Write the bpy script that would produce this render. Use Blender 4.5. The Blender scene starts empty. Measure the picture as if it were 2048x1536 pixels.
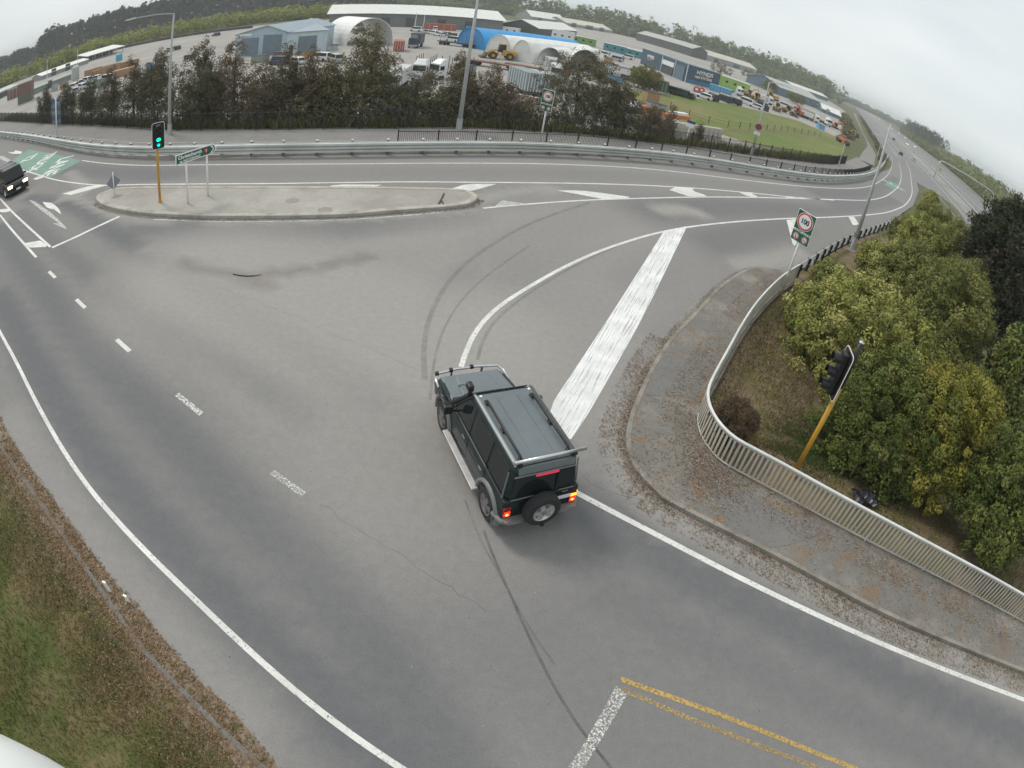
import bpy, bmesh, math, random
import numpy as np
from math import sin, cos, pi, radians, hypot
from mathutils import Vector, Matrix
from mathutils.geometry import delaunay_2d_cdt

scene = bpy.context.scene
C = scene.collection
random.seed(7)
RNG = np.random.default_rng(7)

# ------------------------------------------------------------------ camera (wide fisheye traffic camera, 9.6 m up on a pole)
CAM_H = 9.612
F_PX, K_R = 1222.693, 0.0835233          # theta = r/F (1 + K (r/1000)^2), r in pixels of the 2048 px frame
PITCH, ROLL = 0.647246, 0.1819245
cd = bpy.data.cameras.new('camera')
cd.sensor_width = 36.0
cd.sensor_fit = 'HORIZONTAL'
cd.lens = 36.0 * F_PX / 2048 * 0.93
cd.clip_start = 0.05
cd.clip_end = 9000
cd.type = 'PANO'
_s = 36.0 / 2048
for tgt in (cd, getattr(cd, 'cycles', None)):
    try:
        tgt.panorama_type = 'FISHEYE_LENS_POLYNOMIAL'
        tgt.fisheye_fov = radians(180)
        tgt.fisheye_polynomial_k0 = 0.0
        tgt.fisheye_polynomial_k1 = -1.0 / (F_PX * _s)
        tgt.fisheye_polynomial_k2 = 0.0
        tgt.fisheye_polynomial_k3 = -K_R / (F_PX * 1e6 * _s ** 3)
        tgt.fisheye_polynomial_k4 = 0.0
    except Exception:
        pass
CAM_B = Matrix(((1, 0, 0), (0, sin(PITCH), -cos(PITCH)), (0, cos(PITCH), sin(PITCH)))) @ Matrix.Rotation(ROLL, 3, 'Z')
cam = bpy.data.objects.new('camera', cd)
cam.matrix_world = Matrix.Translation((0, 0, CAM_H)) @ CAM_B.to_4x4()
C.objects.link(cam)
scene.camera = cam

# ------------------------------------------------------------------ sky: flat overcast over a low evening sun
SUN_EL, SUN_AZ = radians(50), radians(-60)
world = bpy.data.worlds.new('World')
scene.world = world
world.use_nodes = True
wt = world.node_tree
wt.nodes.clear()
w_out = wt.nodes.new('ShaderNodeOutputWorld')
w_bg = wt.nodes.new('ShaderNodeBackground')
w_bg.inputs['Strength'].default_value = 0.10
w_sky = wt.nodes.new('ShaderNodeTexSky')
w_sky.sky_type = 'NISHITA'
w_sky.sun_disc = False
w_sky.sun_elevation = SUN_EL
w_sky.sun_rotation = SUN_AZ
w_sky.air_density = 1.0
w_sky.dust_density = 3.0
w_co = wt.nodes.new('ShaderNodeTexCoord')
w_map = wt.nodes.new('ShaderNodeMapping')
w_map.inputs['Rotation'].default_value = (0.25, 0.1, 0.6)
w_map.inputs['Scale'].default_value = (1.0, 1.6, 4.5)
w_n = wt.nodes.new('ShaderNodeTexNoise')
w_n.inputs['Scale'].default_value = 1.5
w_n.inputs['Detail'].default_value = 4.0
w_n.inputs['Roughness'].default_value = 0.5
w_r = wt.nodes.new('ShaderNodeValToRGB')
w_r.color_ramp.elements[0].position = 0.30
w_r.color_ramp.elements[0].color = (0.67, 0.745, 0.77, 1)
w_r.color_ramp.elements[1].position = 0.72
w_r.color_ramp.elements[1].color = (0.90, 0.935, 0.93, 1)
w_sc = wt.nodes.new('ShaderNodeVectorMath')
w_sc.operation = 'SCALE'
w_sc.inputs['Scale'].default_value = 8.1
w_mix = wt.nodes.new('ShaderNodeMix')
w_mix.data_type = 'RGBA'
w_mix.inputs[0].default_value = 0.93
L = wt.links
L.new(w_co.outputs['Generated'], w_map.inputs['Vector'])
L.new(w_map.outputs['Vector'], w_n.inputs['Vector'])
L.new(w_n.outputs['Fac'], w_r.inputs['Fac'])
L.new(w_r.outputs['Color'], w_sc.inputs[0])
L.new(w_sky.outputs['Color'], w_mix.inputs[6])
L.new(w_sc.outputs['Vector'], w_mix.inputs[7])
L.new(w_mix.outputs[2], w_bg.inputs['Color'])
L.new(w_bg.outputs['Background'], w_out.inputs['Surface'])

sun_d = bpy.data.lights.new('sun', 'SUN')
sun_d.energy = 1.5
sun_d.angle = radians(14)
sun_d.color = (1.0, 0.93, 0.84)
sun = bpy.data.objects.new('sun', sun_d)
sun.rotation_euler = Vector((-sin(SUN_AZ) * cos(SUN_EL), -cos(SUN_AZ) * cos(SUN_EL), -sin(SUN_EL))).to_track_quat('-Z', 'Y').to_euler()
C.objects.link(sun)

scene.view_settings.view_transform = 'Standard'
scene.view_settings.look = 'None'
scene.view_settings.gamma = 1.0
scene.view_settings.exposure = 0.40
scene.cycles.use_denoising = True
scene.cycles.max_bounces = 6
scene.cycles.diffuse_bounces = 3
scene.cycles.glossy_bounces = 3
scene.cycles.transmission_bounces = 4
scene.cycles.transparent_max_bounces = 10
scene.cycles.volume_bounces = 0
scene.cycles.sample_clamp_indirect = 6.0

# ------------------------------------------------------------------ materials
MATS = {}
def new_mat(name):
    m = bpy.data.materials.new(name)
    m.use_nodes = True
    nt = m.node_tree
    b = nt.nodes.get('Principled BSDF')
    return m, nt, b

def mat(name, col, rough=0.6, metal=0.0, var=0.12, scale=4.0, bump=0.0, coat=0.0, emit=0.0, spec=0.5, dirt=None, dirt_amt=0.0):
    if name in MATS:
        return MATS[name]
    m, nt, b = new_mat(name)
    b.inputs['Roughness'].default_value = rough
    b.inputs['Metallic'].default_value = metal
    b.inputs['Specular IOR Level'].default_value = spec
    if coat:
        b.inputs['Coat Weight'].default_value = coat
        b.inputs['Coat Roughness'].default_value = 0.08
    col4 = (col[0], col[1], col[2], 1)
    if emit:
        b.inputs['Base Color'].default_value = (col[0] * .3, col[1] * .3, col[2] * .3, 1)
        b.inputs['Emission Color'].default_value = col4
        b.inputs['Emission Strength'].default_value = emit
        MATS[name] = m
        return m
    tc = nt.nodes.new('ShaderNodeTexCoord')
    nz = nt.nodes.new('ShaderNodeTexNoise')
    nz.inputs['Scale'].default_value = scale
    nz.inputs['Detail'].default_value = 5
    nz.inputs['Roughness'].default_value = 0.65
    nt.links.new(tc.outputs['Object'], nz.inputs['Vector'])
    mr = nt.nodes.new('ShaderNodeMapRange')
    mr.inputs['From Min'].default_value = 0.3
    mr.inputs['From Max'].default_value = 0.7
    mr.inputs['To Min'].default_value = 1 - var
    mr.inputs['To Max'].default_value = 1 + var
    nt.links.new(nz.outputs['Fac'], mr.inputs['Value'])
    sc = nt.nodes.new('ShaderNodeVectorMath')
    sc.operation = 'SCALE'
    sc.inputs[0].default_value = col[:3]
    nt.links.new(mr.outputs['Result'], sc.inputs['Scale'])
    last = sc.outputs['Vector']
    if dirt is not None:
        n2 = nt.nodes.new('ShaderNodeTexNoise')
        n2.inputs['Scale'].default_value = scale * 0.37
        n2.inputs['Detail'].default_value = 6
        nt.links.new(tc.outputs['Object'], n2.inputs['Vector'])
        r2 = nt.nodes.new('ShaderNodeMapRange')
        r2.inputs['From Min'].default_value = 0.45
        r2.inputs['From Max'].default_value = 0.75
        r2.inputs['To Max'].default_value = dirt_amt
        nt.links.new(n2.outputs['Fac'], r2.inputs['Value'])
        mx = nt.nodes.new('ShaderNodeMix')
        mx.data_type = 'RGBA'
        nt.links.new(r2.outputs['Result'], mx.inputs[0])
        nt.links.new(last, mx.inputs[6])
        mx.inputs[7].default_value = (dirt[0], dirt[1], dirt[2], 1)
        last = mx.outputs[2]
    nt.links.new(last, b.inputs['Base Color'])
    if bump:
        bp = nt.nodes.new('ShaderNodeBump')
        bp.inputs['Strength'].default_value = bump
        bp.inputs['Distance'].default_value = 0.02
        nt.links.new(nz.outputs['Fac'], bp.inputs['Height'])
        nt.links.new(bp.outputs['Normal'], b.inputs['Normal'])
    MATS[name] = m
    return m

def paint_mat(name, col, cover=0.85, scale=9.0, stretch=None):
    """road paint, worn through in flecks to what lies below"""
    if name in MATS:
        return MATS[name]
    m, nt, b = new_mat(name)
    b.inputs['Roughness'].default_value = 0.7
    tc = nt.nodes.new('ShaderNodeTexCoord')
    nz = nt.nodes.new('ShaderNodeTexNoise')
    nz.inputs['Scale'].default_value = scale
    nz.inputs['Detail'].default_value = 8
    nz.inputs['Roughness'].default_value = 0.75
    if stretch:
        mp = nt.nodes.new('ShaderNodeMapping')
        mp.inputs['Rotation'].default_value = (0, 0, stretch[0])
        mp2 = nt.nodes.new('ShaderNodeMapping')
        mp2.inputs['Scale'].default_value = (stretch[1], stretch[2], 1)
        nt.links.new(tc.outputs['Object'], mp.inputs['Vector'])
        nt.links.new(mp.outputs['Vector'], mp2.inputs['Vector'])
        nt.links.new(mp2.outputs['Vector'], nz.inputs['Vector'])
    else:
        nt.links.new(tc.outputs['Object'], nz.inputs['Vector'])
    t = 0.72 - 0.42 * cover
    r1 = nt.nodes.new('ShaderNodeMapRange')
    r1.inputs['From Min'].default_value = t - 0.05
    r1.inputs['From Max'].default_value = t + 0.09
    nt.links.new(nz.outputs['Fac'], r1.inputs['Value'])
    n2 = nt.nodes.new('ShaderNodeTexNoise')
    n2.inputs['Scale'].default_value = 1.3
    n2.inputs['Detail'].default_value = 4
    nt.links.new(tc.outputs['Object'], n2.inputs['Vector'])
    r2 = nt.nodes.new('ShaderNodeMapRange')
    r2.inputs['From Min'].default_value = 0.3
    r2.inputs['From Max'].default_value = 0.7
    r2.inputs['To Min'].default_value = 0.8
    r2.inputs['To Max'].default_value = 1.05
    nt.links.new(n2.outputs['Fac'], r2.inputs['Value'])
    sc = nt.nodes.new('ShaderNodeVectorMath')
    sc.operation = 'SCALE'
    sc.inputs[0].default_value = col
    nt.links.new(r2.outputs['Result'], sc.inputs['Scale'])
    nt.links.new(sc.outputs['Vector'], b.inputs['Base Color'])
    nt.links.new(r1.outputs['Result'], b.inputs['Alpha'])
    MATS[name] = m
    return m

def ground_mat(name, base, patches, fine=22.0, big=0.35, bump=0.5, wear=False, rough=0.95):
    """base colour + list of (colour, noise scale, low, high, amount); optional wear/dust attributes per vertex"""
    if name in MATS:
        return MATS[name]
    m, nt, b = new_mat(name)
    b.inputs['Roughness'].default_value = rough
    b.inputs['Specular IOR Level'].default_value = 0.25
    tc = nt.nodes.new('ShaderNodeTexCoord')
    N, K = nt.nodes, nt.links
    rgb = N.new('ShaderNodeRGB')
    rgb.outputs[0].default_value = (*base, 1)
    last = rgb.outputs[0]
    for i, (c, s, lo, hi, amt) in enumerate(patches):
        nz = N.new('ShaderNodeTexNoise')
        nz.inputs['Scale'].default_value = s
        nz.inputs['Detail'].default_value = 6
        nz.inputs['Roughness'].default_value = 0.62
        mp = N.new('ShaderNodeMapping')
        mp.inputs['Location'].default_value = (i * 13.7, i * 5.1, i * 3.3)
        K.new(tc.outputs['Object'], mp.inputs['Vector'])
        K.new(mp.outputs['Vector'], nz.inputs['Vector'])
        mr = N.new('ShaderNodeMapRange')
        mr.inputs['From Min'].default_value = lo
        mr.inputs['From Max'].default_value = hi
        mr.inputs['To Max'].default_value = amt
        K.new(nz.outputs['Fac'], mr.inputs['Value'])
        mx = N.new('ShaderNodeMix')
        mx.data_type = 'RGBA'
        K.new(mr.outputs['Result'], mx.inputs[0])
        K.new(last, mx.inputs[6])
        mx.inputs[7].default_value = (*c, 1)
        last = mx.outputs[2]
    if wear:
        for an, c in (('wear', (0.132, 0.134, 0.140)), ('pale_tone', (0.335, 0.318, 0.295)), ('dark', (0.17, 0.155, 0.14))):
            at = N.new('ShaderNodeAttribute')
            at.attribute_name = an
            mx = N.new('ShaderNodeMix')
            mx.data_type = 'RGBA'
            K.new(at.outputs['Fac'], mx.inputs[0])
            K.new(last, mx.inputs[6])
            mx.inputs[7].default_value = (*c, 1)
            last = mx.outputs[2]
    nf = N.new('ShaderNodeTexNoise')
    nf.inputs['Scale'].default_value = fine
    nf.inputs['Detail'].default_value = 6
    nf.inputs['Roughness'].default_value = 0.8
    K.new(tc.outputs['Object'], nf.inputs['Vector'])
    fr = N.new('ShaderNodeMapRange')
    fr.inputs['From Min'].default_value = 0.25
    fr.inputs['From Max'].default_value = 0.75
    fr.inputs['To Min'].default_value = 0.72
    fr.inputs['To Max'].default_value = 1.28
    K.new(nf.outputs['Fac'], fr.inputs['Value'])
    nm = N.new('ShaderNodeTexNoise')
    nm.inputs['Scale'].default_value = fine * 0.13
    nm.inputs['Detail'].default_value = 8
    nm.inputs['Roughness'].default_value = 0.85
    K.new(tc.outputs['Object'], nm.inputs['Vector'])
    fm = N.new('ShaderNodeMapRange')
    fm.inputs['From Min'].default_value = 0.3
    fm.inputs['From Max'].default_value = 0.7
    fm.inputs['To Min'].default_value = 0.88
    fm.inputs['To Max'].default_value = 1.12
    K.new(nm.outputs['Fac'], fm.inputs['Value'])
    mu = N.new('ShaderNodeMath')
    mu.operation = 'MULTIPLY'
    K.new(fr.outputs['Result'], mu.inputs[0])
    K.new(fm.outputs['Result'], mu.inputs[1])
    sc = N.new('ShaderNodeVectorMath')
    sc.operation = 'SCALE'
    K.new(last, sc.inputs[0])
    K.new(mu.outputs[0], sc.inputs['Scale'])
    K.new(sc.outputs['Vector'], b.inputs['Base Color'])
    if bump:
        bp = N.new('ShaderNodeBump')
        bp.inputs['Strength'].default_value = bump
        bp.inputs['Distance'].default_value = 0.01
        K.new(nf.outputs['Fac'], bp.inputs['Height'])
        K.new(bp.outputs['Normal'], b.inputs['Normal'])
    MATS[name] = m
    return m

def leaf_mat(name, rough=0.55, trans=0.25):
    if name in MATS:
        return MATS[name]
    m, nt, b = new_mat(name)
    b.inputs['Roughness'].default_value = rough
    b.inputs['Specular IOR Level'].default_value = 0.12
    at = nt.nodes.new('ShaderNodeAttribute')
    at.attribute_name = 'tint'
    nt.links.new(at.outputs['Color'], b.inputs['Base Color'])
    tr = nt.nodes.new('ShaderNodeBsdfTranslucent')
    nt.links.new(at.outputs['Color'], tr.inputs['Color'])
    mx = nt.nodes.new('ShaderNodeMixShader')
    mx.inputs[0].default_value = trans
    nt.links.new(b.outputs[0], mx.inputs[1])
    nt.links.new(tr.outputs[0], mx.inputs[2])
    nt.links.new(mx.outputs[0], nt.nodes['Material Output'].inputs['Surface'])
    MATS[name] = m
    return m

def glass_mat(name='glass_dark', col=(0.012, 0.016, 0.018), rough=0.06):
    if name in MATS:
        return MATS[name]
    m, nt, b = new_mat(name)
    b.inputs['Base Color'].default_value = (*col, 1)
    b.inputs['Roughness'].default_value = rough
    b.inputs['Specular IOR Level'].default_value = 0.42
    MATS[name] = m
    return m

# ------------------------------------------------------------------ mesh helpers
def obj(name, me, parent=None, m=None, smooth=False):
    o = bpy.data.objects.new(name, me)
    C.objects.link(o)
    if m is not None and not me.materials:
        me.materials.append(m)
    if smooth:
        me.polygons.foreach_set('use_smooth', [True] * len(me.polygons))
    if parent is not None:
        o.parent = parent
    return o

def tag(o, label=None, cat=None, group=None, kind=None):
    if label: o['label'] = label
    if cat: o['category'] = cat
    if group: o['group'] = group
    if kind: o['kind'] = kind
    return o

def root(name, label, cat, loc=(0, 0, 0), rz=0.0, group=None):
    o = bpy.data.objects.new(name, None)
    o.empty_display_size = 0.3
    o.location = loc
    o.rotation_euler = (0, 0, rz)
    C.objects.link(o)
    return tag(o, label, cat, group)

def copy_tree(o, loc, rz=None, parent=None, **kw):
    kids = list(o.children)
    c = o.copy()
    C.objects.link(c)
    c.parent = parent
    if loc is not None: c.location = loc
    if rz is not None: c.rotation_euler = (0, 0, rz)
    for k in kw:
        if kw[k]: c[k] = kw[k]
    for ch in kids:
        d = ch.copy(); C.objects.link(d); d.parent = c
        for g in list(ch.children):
            e = g.copy(); C.objects.link(e); e.parent = d
    return c

class MB:
    def __init__(s):
        s.v = []; s.f = []
    def add(s, v, f):
        n = len(s.v)
        s.v.extend([tuple(p) for p in v]); s.f.extend([tuple(i + n for i in q) for q in f])
        return s
    def box(s, c, d, rz=0.0, rx=0.0, ry=0.0):
        hx, hy, hz = d[0] / 2, d[1] / 2, d[2] / 2
        M = Matrix.Rotation(rz, 3, 'Z') @ Matrix.Rotation(ry, 3, 'Y') @ Matrix.Rotation(rx, 3, 'X')
        v = [M @ Vector((x, y, z)) + Vector(c) for z in (-hz, hz) for x, y in ((-hx, -hy), (hx, -hy), (hx, hy), (-hx, hy))]
        return s.add(v, [(3, 2, 1, 0), (4, 5, 6, 7), (0, 1, 5, 4), (1, 2, 6, 5), (2, 3, 7, 6), (3, 0, 4, 7)])
    def hexa(s, b4, t4):
        """box from four bottom and four top points, counter-clockwise seen from above"""
        return s.add(list(b4) + list(t4), [(3, 2, 1, 0), (4, 5, 6, 7), (0, 1, 5, 4), (1, 2, 6, 5), (2, 3, 7, 6), (3, 0, 4, 7)])
    def cyl(s, p0, p1, r0, r1=None, n=10, cap=True):
        r1 = r0 if r1 is None else r1
        p0, p1 = Vector(p0), Vector(p1)
        a = (p1 - p0).normalized()
        u = a.orthogonal().normalized(); w = a.cross(u)
        v = []
        for p, r in ((p0, r0), (p1, r1)):
            for i in range(n):
                t = 2 * pi * i / n
                v.append(p + (u * cos(t) + w * sin(t)) * r)
        f = [(i, (i + 1) % n, n + (i + 1) % n, n + i) for i in range(n)]
        if cap:
            f += [tuple(range(n - 1, -1, -1)), tuple(range(n, 2 * n))]
        return s.add(v, f)
    def tube(s, pts, r, n=8, closed=False):
        pts = [Vector(p) for p in pts]
        m = len(pts)
        v = []
        for i, p in enumerate(pts):
            a = pts[(i - 1) % m] if (i > 0 or closed) else p
            b = pts[(i + 1) % m] if (i < m - 1 or closed) else p
            t = (b - a).normalized()
            up = Vector((0, 0, 1)) if abs(t.z) < 0.9 else Vector((0, 1, 0))
            x = t.cross(up).normalized(); y = x.cross(t)
            rr = r[i] if isinstance(r, (list, tuple)) else r
            for k in range(n):
                q = 2 * pi * k / n
                v.append(p + (x * cos(q) + y * sin(q)) * rr)
        f = []
        for i in range(m if closed else m - 1):
            j = (i + 1) % m
            for k in range(n):
                l = (k + 1) % n
                f.append((i * n + k, i * n + l, j * n + l, j * n + k))
        if not closed:
            f += [tuple(range(n - 1, -1, -1)), tuple(range((m - 1) * n, m * n))]
        return s.add(v, f)
    def prism(s, poly, z0, z1, axis='z'):
        """polygon (2D) extruded; axis x: poly in (y,z); axis y: poly in (x,z)"""
        n = len(poly)
        def P(a, b, c):
            return (a, b, c) if axis == 'z' else ((c, a, b) if axis == 'x' else (a, c, b))
        v = [P(a, b, z0) for a, b in poly] + [P(a, b, z1) for a, b in poly]
        f = [tuple(range(n - 1, -1, -1)), tuple(range(n, 2 * n))] + [(i, (i + 1) % n, n + (i + 1) % n, n + i) for i in range(n)]
        return s.add(v, f)
    def ring(s, c, axis, prof, n=24, a0=0.0, a1=2 * pi):
        """lathe: profile of (radius, offset along axis)"""
        c = Vector(c); a = Vector(axis).normalized()
        u = a.orthogonal().normalized()
        if abs(a.z) < 0.5:
            u = Vector((0, 0, 1)) - a * a.z; u.normalize()
        w = a.cross(u)
        full = abs(a1 - a0 - 2 * pi) < 1e-6
        m = n if full else n + 1
        v = []
        for i in range(m):
            t = a0 + (a1 - a0) * i / n
            for r, h in prof:
                v.append(c + (u * cos(t) + w * sin(t)) * r + a * h)
        k = len(prof); f = []
        for i in range(n):
            j = (i + 1) % m
            for q in range(k - 1):
                f.append((i * k + q, j * k + q, j * k + q + 1, i * k + q + 1))
        return s.add(v, f)
    def quad(s, a, b, c, d):
        return s.add([a, b, c, d], [(0, 1, 2, 3)])
    def mesh(s, name, fix=True):
        me = bpy.data.meshes.new(name)
        me.from_pydata(s.v, [], s.f)
        if fix:
            bm = bmesh.new(); bm.from_mesh(me)
            bmesh.ops.recalc_face_normals(bm, faces=bm.faces)
            bm.to_mesh(me); bm.free()
        return me
    def build(s, name, m, parent=None, bevel=0.0, seg=2, smooth=False, fix=True):
        o = obj(name, s.mesh(name, fix), parent, m, smooth)
        if bevel:
            b = o.modifiers.new('bevel', 'BEVEL')
            b.width = bevel; b.segments = seg; b.limit_method = 'ANGLE'; b.angle_limit = radians(30)
        return o

def np_mesh(name, V, F, attrs=None):
    """fast mesh from arrays: V (n,3), F (m,k)"""
    me = bpy.data.meshes.new(name)
    V = np.asarray(V, np.float32); F = np.asarray(F, np.int32)
    n, k = F.shape
    me.vertices.add(len(V)); me.vertices.foreach_set('co', V.ravel())
    me.loops.add(n * k); me.loops.foreach_set('vertex_index', F.ravel())
    me.polygons.add(n)
    me.polygons.foreach_set('loop_start', np.arange(0, n * k, k, dtype=np.int32))
    me.polygons.foreach_set('loop_total', np.full(n, k, np.int32))
    for an, arr in (attrs or {}).items():
        if arr.ndim == 1:
            a = me.attributes.new(an, 'FLOAT', 'POINT'); a.data.foreach_set('value', arr.astype(np.float32))
        else:
            a = me.attributes.new(an, 'FLOAT_COLOR', 'POINT')
            a.data.foreach_set('color', np.concatenate([arr, np.ones((len(arr), 1))], 1).astype(np.float32).ravel())
    me.update(); me.validate()
    return me

def text(name, s, size, m, parent, loc, rot=(pi / 2, 0, 0), align='CENTER', ext=0.002, sx=1.0, bold=0.0):
    cu = bpy.data.curves.new(name, 'FONT')
    cu.body = s; cu.size = size; cu.align_x = align; cu.align_y = 'CENTER'; cu.extrude = ext; cu.offset = bold
    t = bpy.data.objects.new(name + '_tmp', cu)
    C.objects.link(t)
    dg = bpy.context.evaluated_depsgraph_get()
    me = bpy.data.meshes.new_from_object(t.evaluated_get(dg))
    bpy.data.objects.remove(t)
    me.materials.clear()
    o = obj(name, me, parent, m)
    o.location = loc; o.rotation_euler = rot; o.scale = (sx, 1, 1)
    return o

# ------------------------------------------------------------------ survey: sight lines of the calibrated camera and the lie of the land
def ray(px, py):
    dx, dy = px - 1024.0, py - 768.0
    r = hypot(dx, dy) + 1e-9
    th = r / F_PX * (1 + K_R * (r / 1000) ** 2)
    return CAM_B @ Vector((dx / r * sin(th), -dy / r * sin(th), -cos(th)))
def atz(px, py, z):
    w = ray(px, py); t = (z - CAM_H) / w.z
    return Vector((w.x * t, w.y * t, z))
LOW = -5.5                                   # yard and motorway lie this much below the ramp terminal
U = Vector((0.4358, 0.9000)); VV = Vector((0.9000, -0.4358))      # along / across the motorway
def sstep(a, b, x):
    t = min(max((x - a) / (b - a), 0.0), 1.0)
    return t * t * (3 - 2 * t)
def plat(x, y):
    return LOW * sstep(50, 190, U.x * x + U.y * y)
def hit(px, py, h, fn):
    w = ray(px, py)
    if w.z > -1e-4: w.z = -1e-4
    t = (0.3 + h - CAM_H) / w.z
    prev = t * 0.98
    for _ in range(900):
        x, y, z = w.x * t, w.y * t, CAM_H + w.z * t
        if z <= fn(x, y) + h: break
        prev = t; t *= 1.006
    a, b = prev, t
    for _ in range(22):
        m_ = (a + b) / 2
        if CAM_H + w.z * m_ <= fn(w.x * m_, w.y * m_) + h: b = m_
        else: a = m_
    return Vector((w.x * b, w.y * b, CAM_H + w.z * b))
def G0(px, py, h=0.0): return hit(px, py, h, plat)

FENCE_PX = [(0, 244), (102, 251), (273, 260), (342, 265), (513, 264), (600, 263), (771, 261.5), (917, 260), (1078, 268), (1200, 276), (1300, 289), (1407, 300), (1490, 312), (1573, 323), (1655, 332), (1690, 329), (1716, 316), (1733, 292), (1718, 254), (1707, 226)]
NLINE = [G0(*p).to_2d() for p in FENCE_PX]
NLINE = [NLINE[0] + (NLINE[0] - NLINE[1]).normalized() * 260] + NLINE + [NLINE[-1] + U * 900]
RAIL_PX = [(2048, 1190), (1980, 1151), (1841, 1077), (1702, 1003), (1563, 926), (1512, 899), (1467.6, 875.6), (1437, 845), (1418, 810.6), (1414.6, 780), (1430, 746), (1457, 698), (1484.7, 646.6), (1512, 605.6), (1543, 571.4), (1570, 547.5), (1601, 528.7)]
RAIL = [G0(*p, h=1.0).to_2d() for p in RAIL_PX]
RAIL = [RAIL[0] + (RAIL[0] - RAIL[1]).normalized() * 7.0] + RAIL
WB_PX = [(1603, 527), (1642.5, 502), (1672, 483.5), (1701, 469.6), (1723, 460), (1754, 450)]
WBEAM = [G0(*p, h=0.75).to_2d() for p in WB_PX]
RLINE = [RAIL[0] + (RAIL[0] - RAIL[1]).normalized() * 60] + RAIL + WBEAM[1:]
for p in ((1800, 430), (1826, 412), (1838, 380), (1833, 345)):
    RLINE.append(G0(*p).to_2d())
RLINE.append(RLINE[-1] + Vector((0.5, 0.87)) * 25)

def _segs(pl):
    a = np.array([(p.x, p.y) for p in pl[:-1]]); b = np.array([(p.x, p.y) for p in pl[1:]])
    return a, b - a, ((b - a) ** 2).sum(1)
SEG_N, SEG_R = _segs(NLINE), _segs(RLINE)
def sdist(seg, X, Y):
    """signed distance, positive to the left of the walking direction"""
    a, d, l2 = seg
    X = np.atleast_1d(X).astype(float); Y = np.atleast_1d(Y).astype(float)
    best = np.full(X.shape, 1e18); sg = np.ones(X.shape)
    for i in range(len(a)):
        px, py = X - a[i, 0], Y - a[i, 1]
        t = np.clip((px * d[i, 0] + py * d[i, 1]) / l2[i], 0, 1)
        qx, qy = px - t * d[i, 0], py - t * d[i, 1]
        dd = qx * qx + qy * qy
        cr = d[i, 0] * py - d[i, 1] * px
        m_ = dd < best - 1e-9
        best = np.where(m_, dd, best); sg = np.where(m_, np.sign(cr), sg)
    return np.sqrt(best) * sg
def nstep(a, b, x):
    t = np.clip((x - a) / (b - a), 0, 1)
    return t * t * (3 - 2 * t)
def land(X, Y):
    X = np.atleast_1d(X).astype(float); Y = np.atleast_1d(Y).astype(float)
    u = U.x * X + U.y * Y
    P = LOW * nstep(50, 190, u)
    sn = sdist(SEG_N, X, Y); sr = -sdist(SEG_R, X, Y)
    k = np.maximum(nstep(0.8, 10.5, sn), np.where(sr > 0, nstep(1.2, 17, sr), 0))
    k = np.where((u > 150) & (sn < 0), np.maximum(k, nstep(150, 200, u)), k)
    return P + (LOW - P) * k
_LN = [(p.x, p.y, q.x - p.x, q.y - p.y, (q - p).length_squared) for p, q in zip(NLINE[:-1], NLINE[1:])]
_LR = [(p.x, p.y, q.x - p.x, q.y - p.y, (q - p).length_squared) for p, q in zip(RLINE[:-1], RLINE[1:])]
def _sd1(segs, x, y):
    best = 1e18; sg = 1
    for ax, ay, dx, dy, l2 in segs:
        px, py = x - ax, y - ay
        t = (px * dx + py * dy) / l2
        t = 0.0 if t < 0 else (1.0 if t > 1 else t)
        qx, qy = px - t * dx, py - t * dy
        d = qx * qx + qy * qy
        if d < best - 1e-9:
            best = d; sg = 1 if dx * py - dy * px > 0 else -1
    return math.sqrt(best) * sg
def T(x, y):
    u = U.x * x + U.y * y
    P = LOW * sstep(50, 190, u)
    sn = _sd1(_LN, x, y); sr = -_sd1(_LR, x, y)
    k = max(sstep(0.8, 10.5, sn), sstep(1.2, 17, sr) if sr > 0 else 0.0)
    if u > 150 and sn < 0: k = max(k, sstep(150, 200, u))
    return P + (LOW - P) * k
def G(px, py, h=0.0): return hit(px, py, h, T)
def Yd(px, py, h=0.0): return atz(px, py, LOW + h)
def ztop(px, py, p):
    """height of the sight line through a pixel where it passes over ground point p"""
    w = ray(px, py)
    return CAM_H + hypot(p[0], p[1]) * w.z / hypot(w.x, w.y)

def resample(pts, step, closed=False):
    pts = [Vector(p) for p in pts]
    if closed: pts = pts + [pts[0]]
    out = [pts[0].copy()]; acc = 0.0
    for a, b in zip(pts[:-1], pts[1:]):
        l = (b - a).length
        if l < 1e-9: continue
        pos = step - acc
        while pos <= l:
            out.append(a + (b - a) * (pos / l)); pos += step
        acc = (acc + l) % step if step > 0 else 0
    if not closed and (out[-1] - pts[-1]).length > step * 0.25: out.append(pts[-1].copy())
    return out
def smooth_line(pts, it=2):
    pts = [Vector(p) for p in pts]
    for _ in range(it):
        q = [pts[0]]
        for a, b in zip(pts[:-1], pts[1:]):
            q += [a * 0.75 + b * 0.25, a * 0.25 + b * 0.75]
        q.append(pts[-1]); pts = q
    return pts
def offset_line(pts, d):
    """2D polyline shifted to the left by d"""
    out = []
    for i, p in enumerate(pts):
        a = pts[max(i - 1, 0)]; b = pts[min(i + 1, len(pts) - 1)]
        t = (b - a).normalized()
        out.append(Vector((p.x - t.y * d, p.y + t.x * d)))
    return out
def inside(poly, X, Y):
    X = np.asarray(X); Y = np.asarray(Y); r = np.zeros(X.shape, bool)
    n = len(poly)
    for i in range(n):
        x0, y0 = poly[i][0], poly[i][1]; x1, y1 = poly[(i + 1) % n][0], poly[(i + 1) % n][1]
        if y0 == y1: continue
        c = ((y0 > Y) != (y1 > Y)) & (X < (x1 - x0) * (Y - y0) / (y1 - y0) + x0)
        r ^= c
    return r
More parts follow.
